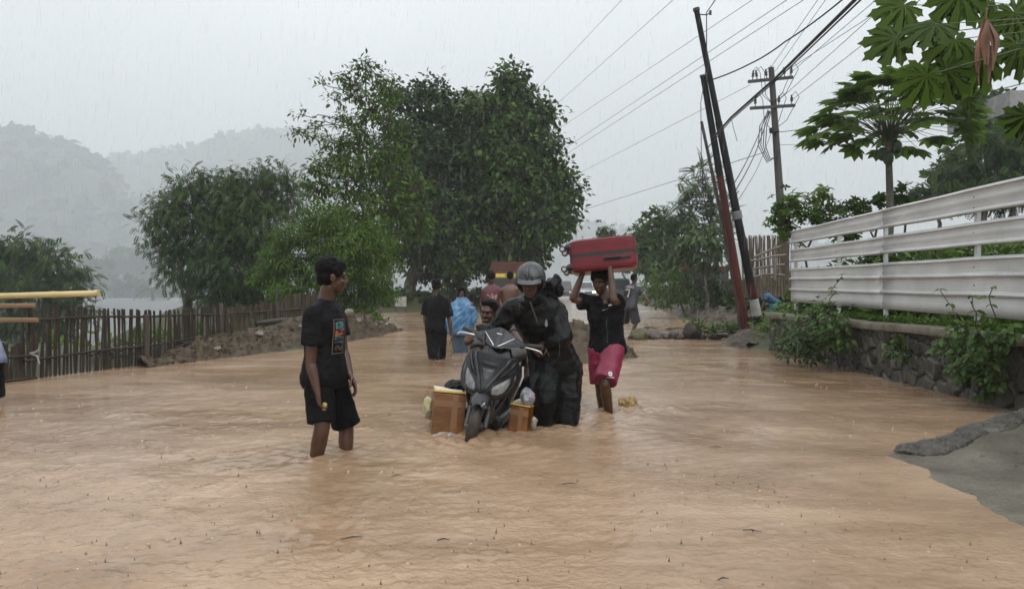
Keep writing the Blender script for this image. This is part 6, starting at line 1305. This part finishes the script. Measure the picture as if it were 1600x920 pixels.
for s_ in (-1, 1):   # dark swept bars of the nose
    def bar(pts, wd, name, m, off=.02):
        mb = mb_(); n = len(pts); vs = []; fs = []
        for i, (u, v) in enumerate(pts):
            a, b = pts[max(0, i-1)], pts[min(n-1, i+1)]; t = Vector((b[0]-a[0], b[1]-a[1])).normalized(); q = Vector((-t.y, t.x))*wd*(.5+.5*math.sin(math.pi*(.15+.7*i/(n-1))))
            for k, o_ in ((-1, .0), (-.5, off), (.5, off), (1, .0)): vs.append((s_*(u+q.x*k), sy(u+q.x*k, v+q.y*k)-o_, v+q.y*k))
        for i in range(n-1):
            for k in range(3): f = (i*4+k, i*4+k+1, i*4+k+5, i*4+k+4); fs.append(f if s_ > 0 else f[::-1])
        mb.add(vs, fs); return mb.build(name, m, mc, solid=.003)
    bar([(.004, .535), (.030, .585), (.058, .64), (.095, .71), (.128, .77), (.15, .82)], .021, 'nose_bar', m_satin, .026)
    bar([(.085, .645), (.13, .695), (.165, .745), (.19, .80)], .013, 'upper_bar', m_satin, .024)
    bar([(.12, .66), (.165, .70), (.20, .745)], .008, 'vent_fin', m_plast, .02)
    bar([(.05, .492), (.12, .512), (.18, .555), (.213, .63), (.212, .70)], .009, 'edge_trim', m_gloss, .016)
relief('nose_plate', [(-.075, .770), (.075, .770), (.085, .735), (-.085, .735)], m_plast, .016, .014, False)
relief('nose_emblem', [(-.050, .715), (.050, .715), (.034, .665), (0, .632), (-.034, .665)], m_gloss, .012, .012, False)
# handlebar cover
def hy(u, v): return .10+.55*(v-.90)+2.0*u*u
HC = [(0, 1.045), (.05, 1.030), (.11, 1.000), (.175, .975), (.235, .945), (.20, .928), (.13, .915), (.06, .892), (0, .880)]
def hhw(v): return float(np.interp(v, [.878, .90, .928, .945, .975, 1.0, 1.03, 1.046], [.03, .085, .20, .236, .175, .11, .05, .012]))
hm = mb_(); hm.grid(37, 22, lambda a, b: (lambda v: (lambda u: (u, hy(u, v)-.020*math.exp(-(u/.03)**2), v))((a-.5)*2*hhw(v)))(.880+b*.165)); hc = hm.build('handlebar_cover', m_satin, mc, solid=.004)
hbv = wear(hc)
for s_ in (-1, 1):
    onto('white_slash', [[(s_*a, b) for a, b in q] for q in strip((.018, .905), (.125, .985), .011, .005)], hbv, lambda u, v: (u, 0, v), VW, m_trimw, hc, .007)
    onto('vent', [[(s_*a, b) for a, b in q] for q in ([(.13, .968), (.185, .958), (.195, .945), (.15, .945)],)], hbv, lambda u, v: (u, 0, v), VW, m_gloss, hc, .006)
    onto('dark_wing', [[(s_*a, b) for a, b in q] for q in ([(.045, .905), (.10, .935), (.15, .930), (.10, .915)],)], hbv, lambda u, v: (u, 0, v), VW, m_gloss, hc, .005)
onto('badge', strip((-.022, .998), (.022, .998), .006, .005), hbv, lambda u, v: (u, 0, v), VW, m_trimw, hc, .006)
bk = mb_(); bk.loft([((0, .24, .90), (.09, 0, 0), (0, .07, 0)), ((0, .25, .95), (.12, 0, 0), (0, .09, 0)), ((0, .29, 1.0), (.08, 0, 0), (0, .06, 0))], 18, True, 3); bk.build('meter_housing', m_plast, mc)
hbm = mb_(); hbm.tube([(-.33, .30, .955), (-.15, .265, .935), (0, .25, .925), (.15, .265, .935), (.33, .30, .955)], .012, 10); hbm.build('handlebar', m_plast, mc)
for s_ in (-1, 1):
    MB(X_).tube([(s_*.215, .277, .942), (s_*.25, .284, .946), (s_*.345, .303, .957)], [.016, .0175, .0165], 12).build('grip', m_tr, mc)
    MB(X_).tube([(s_*.19, .235, .925), (s_*.24, .215, .928), (s_*.30, .215, .928), (s_*.345, .225, .922), (s_*.365, .235, .905)], [.010, .009, .0085, .0095, .008], 9).build('brake_lever', m_silver, mc)
    MB(X_).tube([(s_*.17, .25, .93), (s_*.205, .255, .935)], .024, 12).build('switch_housing', m_plast, mc)
# inner shield, floor, seat, tail
mb = mb_(); mb.loft([((0, .16, .26), (.10, 0, 0), (0, .06, 0)), ((0, .17, .50), (.17, 0, 0), (0, .07, 0)), ((0, .22, .70), (.19, 0, 0), (0, .07, 0)), ((0, .26, .88), (.10, 0, 0), (0, .06, 0))], 20, True, 4); mb.build('inner_shield', m_gloss, mc)
mb = mb_(); mb.box((0, .50, .27), (.34, .62, .10)); mb.build('footboard', m_plast, mc, smooth=False, bevel=.03)
mb = mb_(); mb.loft([((0, .76, .34), (.12, 0, 0), (0, 0, .13)), ((0, .86, .52), (.15, 0, 0), (0, 0, .22)), ((0, 1.2, .62), (.15, 0, 0), (0, 0, .15)), ((0, 1.55, .70), (.10, 0, 0), (0, 0, .09)), ((0, 1.75, .76), (.05, 0, 0), (0, 0, .04))], 20, True, 3); mb.build('rear_body', m_gloss, mc)
mb = mb_(); mb.loft([((0, .72, .74), (.09, 0, 0), (0, 0, .04)), ((0, .85, .765), (.13, 0, 0), (0, 0, .05)), ((0, 1.15, .775), (.14, 0, 0), (0, 0, .05)), ((0, 1.5, .81), (.11, 0, 0), (0, 0, .045)), ((0, 1.62, .80), (.06, 0, 0), (0, 0, .03))], 20, True, 3); mb.build('seat', m_tr, mc)
for s_ in (-1, 1):
    mb = mb_(); mb.loft([((s_*.12, .10, .42), (.012, 0, 0), (0, .05, .02)), ((s_*.165, .16, .54), (.014, 0, 0), (0, .06, .03)), ((s_*.215, .22, .66), (.012, 0, 0), (0, .05, .04))], 14, True, 3); mb.build('side_fairing', m_gloss, mc)
    MB(X_).tube([(s_*.235, .25, .60), (s_*.245, .27, .68), (s_*.225, .29, .76)], [.012, .014, .010], 8).build('chrome_strip', m_silver, mc)
mb = mb_(); mb.tube([(.02, .05, .50), (.09, .03, .42), (.085, .02, .30)], .008, 8); mb.build('brake_hose', m_tr, mc)
mb = mb_(); mb.tube([(-.06, .26, .98), (-.13, .15, .97), (-.10, .10, .88)], .006, 7); mb.build('cable', m_tr, mc)

# ------------------------------------------------------------------ what the motorcycle carries
m_card = pm('wet_cardboard', (.135, .048, .009), .36, .35, 3.5, .2, 20, c2=(.235, .092, .014), stretch=(1, 1, 2)); m_tape = pm('brown_tape', (.20, .085, .020), .14, .25, 5, coat=.5); m_lid = pm('pale_card', (.60, .55, .45), .5, .2); m_ylid = pm('yellow_card', (.62, .42, .06), .45, .2)
def carton(label, px0, px1, y0, y1, d, dp, lean, yaw, tape):
    a, b = P(px0, y1, d), P(px1, y0, d); w, h = b.x-a.x, b.z-a.z; c = (a+b)/2+Vector((0, dp/2, 0)); M_ = Euler((R(-4), lean, yaw))
    r = empty('cardboard_box', (c.x, c.y, a.z), label, 'box'); T = Matrix.Translation(c) @ M_.to_matrix().to_4x4()
    MB(T).box((0, 0, 0), (w, dp, h)).build('carton', m_card, r, smooth=False, bevel=.008)
    for x0, ww in tape: MB(T).box((x0*w, -dp/2-.003, 0), (ww, .004, h*.98)).build('tape', m_tape, r, smooth=False)
    MB(T).box((0, -dp/2-.004, h*.26), (w*.97, .004, .05)).build('tape', m_tape, r, smooth=False)
    MB(T).box((0, 0, h/2+.008), (w*1.02, dp*1.02, .012), Euler((R(-2), 0, 0))).build('lid', m_ylid, r, smooth=False)
    MB(T).box((-w*.05, dp*.1, h/2+.024), (w*.9, dp*.8, .010), Euler((R(3), R(2), 0))).build('flap', m_lid, r, smooth=False)
carton('larger brown cardboard box in the water, left of the front wheel', 672, 722, 617, 684, 6.05, .30, R(6), R(9), ((.16, .05),))
carton('smaller brown cardboard box in the water, between front wheel and rain trousers', 801, 831, 637, 677, 6.15, .28, R(7), R(-14), ((.1, .035),))
def bag(name, label, cat, c, r, m, amp, seed, extra=None, sc=26):
    mb = MB().ell(c, r, None, 24, 16)
    for e, q in extra or []: mb.ell(e, q, None, 16, 12)
    me = fuse(mb, .007, 8); wrinkle(me, amp*1.2, sc, seed, (1, 1, .3)); wrinkle(me, amp*.6, sc*2.3, seed+3, (1, 1, .6)); return tag(link(name, me, m), label, cat)
m_pbag = bpy.data.materials.new('milky_plastic'); m_pbag.use_nodes = True; nt = m_pbag.node_tree; _b = nt.nodes['Principled BSDF']; _b.inputs['Roughness'].default_value = .25; _b.inputs['Transmission Weight'].default_value = .3; _b.inputs['Coat Weight'].default_value = .4
tc = N(nt, 'ShaderNodeTexCoord'); mp = N(nt, 'ShaderNodeMapping'); mp.inputs['Rotation'].default_value = (0, R(12), 0); wv_ = N(nt, 'ShaderNodeTexWave'); wv_.inputs['Scale'].default_value = 2.0; wv_.inputs['Distortion'].default_value = 1.5; rp = N(nt, 'ShaderNodeValToRGB'); e = rp.color_ramp.elements
e[0].color = (.42, .40, .41, 1); e[1].color = (.40, .33, .36, 1); q = e.new(.45); q.color = (.13, .24, .32, 1); q = e.new(.55); q.color = (.42, .38, .40, 1); q = e.new(.72); q.color = (.40, .27, .33, 1)
nt.links.new(tc.outputs['Object'], mp.inputs[0]); nt.links.new(mp.outputs[0], wv_.inputs[0]); nt.links.new(wv_.outputs['Fac'], rp.inputs[0]); nt.links.new(rp.outputs[0], _b.inputs['Base Color'])
bag('plastic_bag', 'striped pink, white and blue plastic bag hanging between motorcycle and rider', 'plastic bag', P(824, 620, 6.2), (.066, .07, .072), m_pbag, .009, 5)
bag('plastic_bag', 'clear plastic bag corner trailing in the water beside the smaller box', 'plastic bag', P(834, 662, 6.2), (.022, .03, .05), pm('clear_plastic', (.26, .22, .18), .15, .2, coat=.5), .012, 9)
bag('sack', 'white and yellow sack tucked behind the larger cardboard box', 'sack', P(671, 637, 6.35), (.045, .09, .085), pm('white_yellow_sack', (.32, .27, .06), .5, .1, 9, .2, 30, c2=(.50, .50, .46)), .014, 11)
bag('bag', 'flat black bag lying across the footboard above the larger box', 'bag', P(712, 604, 6.4), (.095, .12, .045), m_rain, .014, 13)
bag('plastic_bag', 'torn white plastic sheet under the larger cardboard box at the waterline', 'plastic sheet', P(693, 680, 6.0), (.10, .05, .02), pm('white_plastic', (.34, .31, .28), .3, .1), .008, 15)

# ------------------------------------------------------------------ red suitcase
m_red = pm('red_shell', (.125, .004, .010), .32, .25, 5, .05, 60, spec=.35, coat=.08); m_band = pm('zip_band', (.012, .012, .013), .5, .2)
d = 7.2; c = (P(893, 404, d)+P(996, 396, d))/2; lenx = 103*d/F*1.0; th = 49*d/F; dep = .44
r = empty('suitcase', (c.x, d-.02, c.z-th/2), 'red hard-shell suitcase lying flat on the head of the boy in crimson shorts', 'suitcase', None, (R(-4), R(-5.5), R(-8))); T = wmat(r) @ Matrix.Translation((0, 0, th/2))
def shell(z0, z1):
    mb = MB(T); n = 34; rings = []
    for i in range(13):
        t = i/12; z = z0+(z1-z0)*t; edge = min(1, abs(z)/(th/2)); k = 1-.10*max(0, (edge-.72)/.28)**2
        rings.append(((0, 0, z), (lenx/2*k, 0, 0), (0, dep/2*k, 0)))
    mb.loft(rings, 64, True, 7); return mb
zb = .018
for z0, z1 in ((-th/2, -zb), (zb, th/2)):
    o = shell(z0, z1).build('shell', m_red, r)
    for k in range(5):
        z = z0+(z1-z0)*(.16+.17*k); MB(T).loft([((0, 0, z+q), (lenx/2*s_, 0, 0), (0, dep/2*s_, 0)) for q, s_ in ((-.006, .985), (-.003, 1.0025), (.003, 1.0025), (.006, .985))], 64, True, 7).build('rib', m_red, o)
MB(T).loft([((0, 0, -zb), (lenx/2*.99, 0, 0), (0, dep/2*.985, 0)), ((0, 0, zb), (lenx/2*.99, 0, 0), (0, dep/2*.985, 0))], 64, True, 7).build('zip_band', m_band, r)
hd = MB(T); hd.box((.10, -dep/2-.006, -.055), (.20, .016, .03)); hd.build('handle_recess', m_band, r, smooth=False, bevel=.006)
MB(T).tube([(.02, -dep/2-.012, -.05), (.04, -dep/2-.035, -.05), (.14, -dep/2-.035, -.05), (.16, -dep/2-.012, -.05)], .009, 8).build('handle', m_band, r)
MB(T).box((.22, -dep/2-.006, -.052), (.07, .014, .026)).build('lock', m_band, r, smooth=False, bevel=.004)
for yy in (-.16, .16):
    for zz_ in (-th/2+.055, th/2-.055):
        hx = -lenx/2; hg = MB(T); hg.loft([((hx+.035, yy, zz_), (0, .04, 0), (0, 0, .038)), ((hx-.010, yy, zz_), (0, .036, 0), (0, 0, .034)), ((hx-.035, yy, zz_), (0, .022, 0), (0, 0, .020))], 16); w_ = hg.build('caster', m_band, r)
        for q in (-1, 1):
            cyc = Vector((hx-.058, yy+q*.014, zz_-.012)); MB(T).tube([cyc-Vector((0, .009, 0)), cyc+Vector((0, .009, 0))], .030, 20).build('wheel', m_tr, w_, smooth=False)
            MB(T).tube([cyc-Vector((0, .0105, 0)), cyc+Vector((0, .0105, 0))], .017, 14).build('hub', pm('hub_grey', (.42, .42, .42), .35), w_, smooth=False)

# ------------------------------------------------------------------ small things in the water
bag('bundle', 'brown and yellow plastic bundle floating at the heels of the boy in crimson shorts', 'bundle', P(981, 630, 7.5), (.085, .08, .06), pm('brown_yellow_wrap', (.20, .10, .025), .35, .5, 14, .3, 40, c2=(.50, .36, .12)), .016, 21, [(P(990, 627, 7.5), (.035, .04, .045))])
bag('plastic_bag', 'crumpled yellow plastic bag at the foot of the banded pole', 'plastic bag', P(1195, 519, 17.2), (.15, .12, .05), pm('yellow_plastic', (.62, .42, .03), .4, .2, coat=.3), .02, 23, [(P(1190, 513, 17.3), (.06, .06, .05))], 10)
MB_ = MB(); c = P(1236, 525, 14.5); MB_.tube([c, c+Vector((.07, 0, .05))], [.045, .035], 14); tag(MB_.build('cup', m_white), 'white paper cup caught in the weeds at the left end of the wall', 'cup')
g = random.Random(6)
for i, (px, py) in enumerate(((550, 843), (693, 846), (1176, 832), (890, 758), (215, 645), (1372, 628), (1130, 908), (1440, 615), (125, 620), (870, 705), (620, 745), (300, 720), (1120, 700))):
    dd = F*H/(py-460); x = (px-800)*dd/F; a = g.uniform(-.5, .5); ln = g.uniform(.03, .08)*(1 if i > 3 else 1.4)
    tag(MB().tube([(x-ln*.5*math.cos(a), dd-ln*.5*math.sin(a), .008), (x, dd+.008, .013), (x+ln*.5*math.cos(a), dd+ln*.5*math.sin(a), .010)], [.002, .0035, .001], 6).build('twig', m_bark2), 'small dark twig floating on the muddy water', 'twig', 'twigs afloat on the flood')

q = np.stack([rng.uniform(2.75, 4.6, 90), rng.uniform(1.8, 5.4, 90)], 1); zq = np.array([.11*max(0, x-2.55)*(1 if x < 2.95 else .7)+.016 for x, y in q])
v, f, t = scatter(T_leaf(.5, .1, .1), np.c_[q, zq], np.c_[rng.normal(size=(90, 2)), np.zeros(90)], np.tile([0., 0, 1], (90, 1)), rng.uniform(.015, .05, 90), rng.uniform(0, 1, 90))
tag(link('leaf_litter', mesh_np('leaf_litter', v, f, t), leafmat('litter', (.02, .015, .01), (.22, .20, .13), .5, .1)), 'bits of wet leaf and litter on the concrete ramp', None, None, 'stuff')
# ------------------------------------------------------------------ rain
g4 = np.random.default_rng(44)
def stuff(name, label, v, f, m): tag(link(name, mesh_np(name, v, f), m), label, None, None, 'stuff')
# crowns thrown up by drops
n = 3000; y = 2.6*np.exp(g4.uniform(0, 1, n)*math.log(9)); x = XL(y)+.3+(XR(y)-XL(y)-.5)*g4.uniform(0, 1, n); keep = (x < 2.2) | (y > 5.6) | (y < 2); x, y = x[keep], y[keep]; n = len(x)
hgt = .004+.022*g4.uniform(0, 1, n)**2.2*np.where(g4.uniform(0, 1, n) < .12, 1.5, 1); rad = g4.uniform(.002, .0045, n); an = np.arange(6)*math.pi/3
z = WZ(y)
base = np.stack([x[:, None]+rad[:, None]*1.8*np.cos(an), y[:, None]+rad[:, None]*1.8*np.sin(an), np.repeat((z-.006)[:, None], 6, 1)], -1); midr = np.stack([x[:, None]+rad[:, None]*.55*np.cos(an), y[:, None]+rad[:, None]*.55*np.sin(an), np.repeat((z+.35*hgt)[:, None], 6, 1)], -1)
tip = np.stack([x+g4.normal(0, .003, n), y, z+hgt], -1)[:, None]
v = np.concatenate([base, midr, tip], 1); f4 = np.array([[i, (i+1) % 6, 6+(i+1) % 6, 6+i] for i in range(6)]); f3 = np.array([[6+i, 6+(i+1) % 6, 12] for i in range(6)])
stuff('rain_splashes', 'tiny splashes thrown up by raindrops on the water', v.reshape(-1, 3), [(f4[None]+13*np.arange(n)[:, None, None]).reshape(-1, 4), (f3[None]+13*np.arange(n)[:, None, None]).reshape(-1, 3)], pm('splash_water', (.15, .085, .045), .2, .3, 8))
# bubbles and flecks of foam drifting on the surface
n = 900; yf = 2.6*np.exp(g4.uniform(0, 1, n)*math.log(6)); xf = XL(yf)+.3+(XR(yf)-XL(yf)-.6)*g4.uniform(0, 1, n); kk = (xf < 2.2) | (yf > 5.7); kk &= wavy(np.c_[xf, yf*1.5, 0*xf], 1.4, 55) > -.2; xf, yf = xf[kk], yf[kk]; n = len(xf); rf = g4.uniform(.002, .007, n); a6 = np.arange(7)*2*math.pi/7
ringp_ = lambda k, z: np.stack([xf[:, None]+rf[:, None]*k*1.5*np.cos(a6), yf[:, None]+rf[:, None]*k*np.sin(a6), np.repeat((WZ(yf)+z)[:, None], 7, 1)], -1)
v = np.concatenate([ringp_(1, -.004), ringp_(.75, .004), ringp_(.3, .006)], 1); fq = np.array([[j*7+i, j*7+(i+1) % 7, (j+1)*7+(i+1) % 7, (j+1)*7+i] for j in range(2) for i in range(7)]); f7 = np.array([[14+i for i in range(7)]])
stuff('foam_flecks', 'small pale bubbles and foam flecks drifting on the muddy water', v.reshape(-1, 3), [(fq[None]+21*np.arange(n)[:, None, None]).reshape(-1, 4), (f7[None]+21*np.arange(n)[:, None, None]).reshape(-1, 7)], pm('foam', (.40, .32, .24), .25, .3, 20))
# drops in the air
n = 14000; y = 5+g4.uniform(0, 1, n)**.7*23; x = (g4.uniform(-.72, .72, n))*y; z = g4.uniform(.05, 1, n)*(1.2+y*.42)
ln = g4.uniform(.05, .20, n); rd = g4.uniform(.0006, .0011, n); an = np.arange(4)*math.pi/2; dx = .04*ln
rng4 = lambda zo, k, sh_: np.stack([x[:, None]+sh_[:, None]+(rd*k)[:, None]*np.cos(an), y[:, None]+(rd*k)[:, None]*np.sin(an), np.repeat((z+zo)[:, None], 4, 1)], -1)
v = np.concatenate([np.stack([x, y, z], -1)[:, None], rng4(ln*.2, 1, dx*.2), rng4(ln*.7, 1, dx*.7), np.stack([x+dx, y, z+ln], -1)[:, None]], 1)
f3 = np.array([[0, 1+(i+1) % 4, 1+i] for i in range(4)]+[[9, 5+i, 5+(i+1) % 4] for i in range(4)]); f4 = np.array([[1+i, 1+(i+1) % 4, 5+(i+1) % 4, 5+i] for i in range(4)])
m_drop = bpy.data.materials.new('rain_drop'); m_drop.use_nodes = True; nt = m_drop.node_tree; b_ = nt.nodes['Principled BSDF']; b_.inputs['Base Color'].default_value = (.75, .78, .8, 1); b_.inputs['Roughness'].default_value = .3
b_.inputs['Alpha'].default_value = .15
stuff('rain', 'falling rain drops', v.reshape(-1, 3), [(f3[None]+10*np.arange(n)[:, None, None]).reshape(-1, 3), (f4[None]+10*np.arange(n)[:, None, None]).reshape(-1, 4)], m_drop)
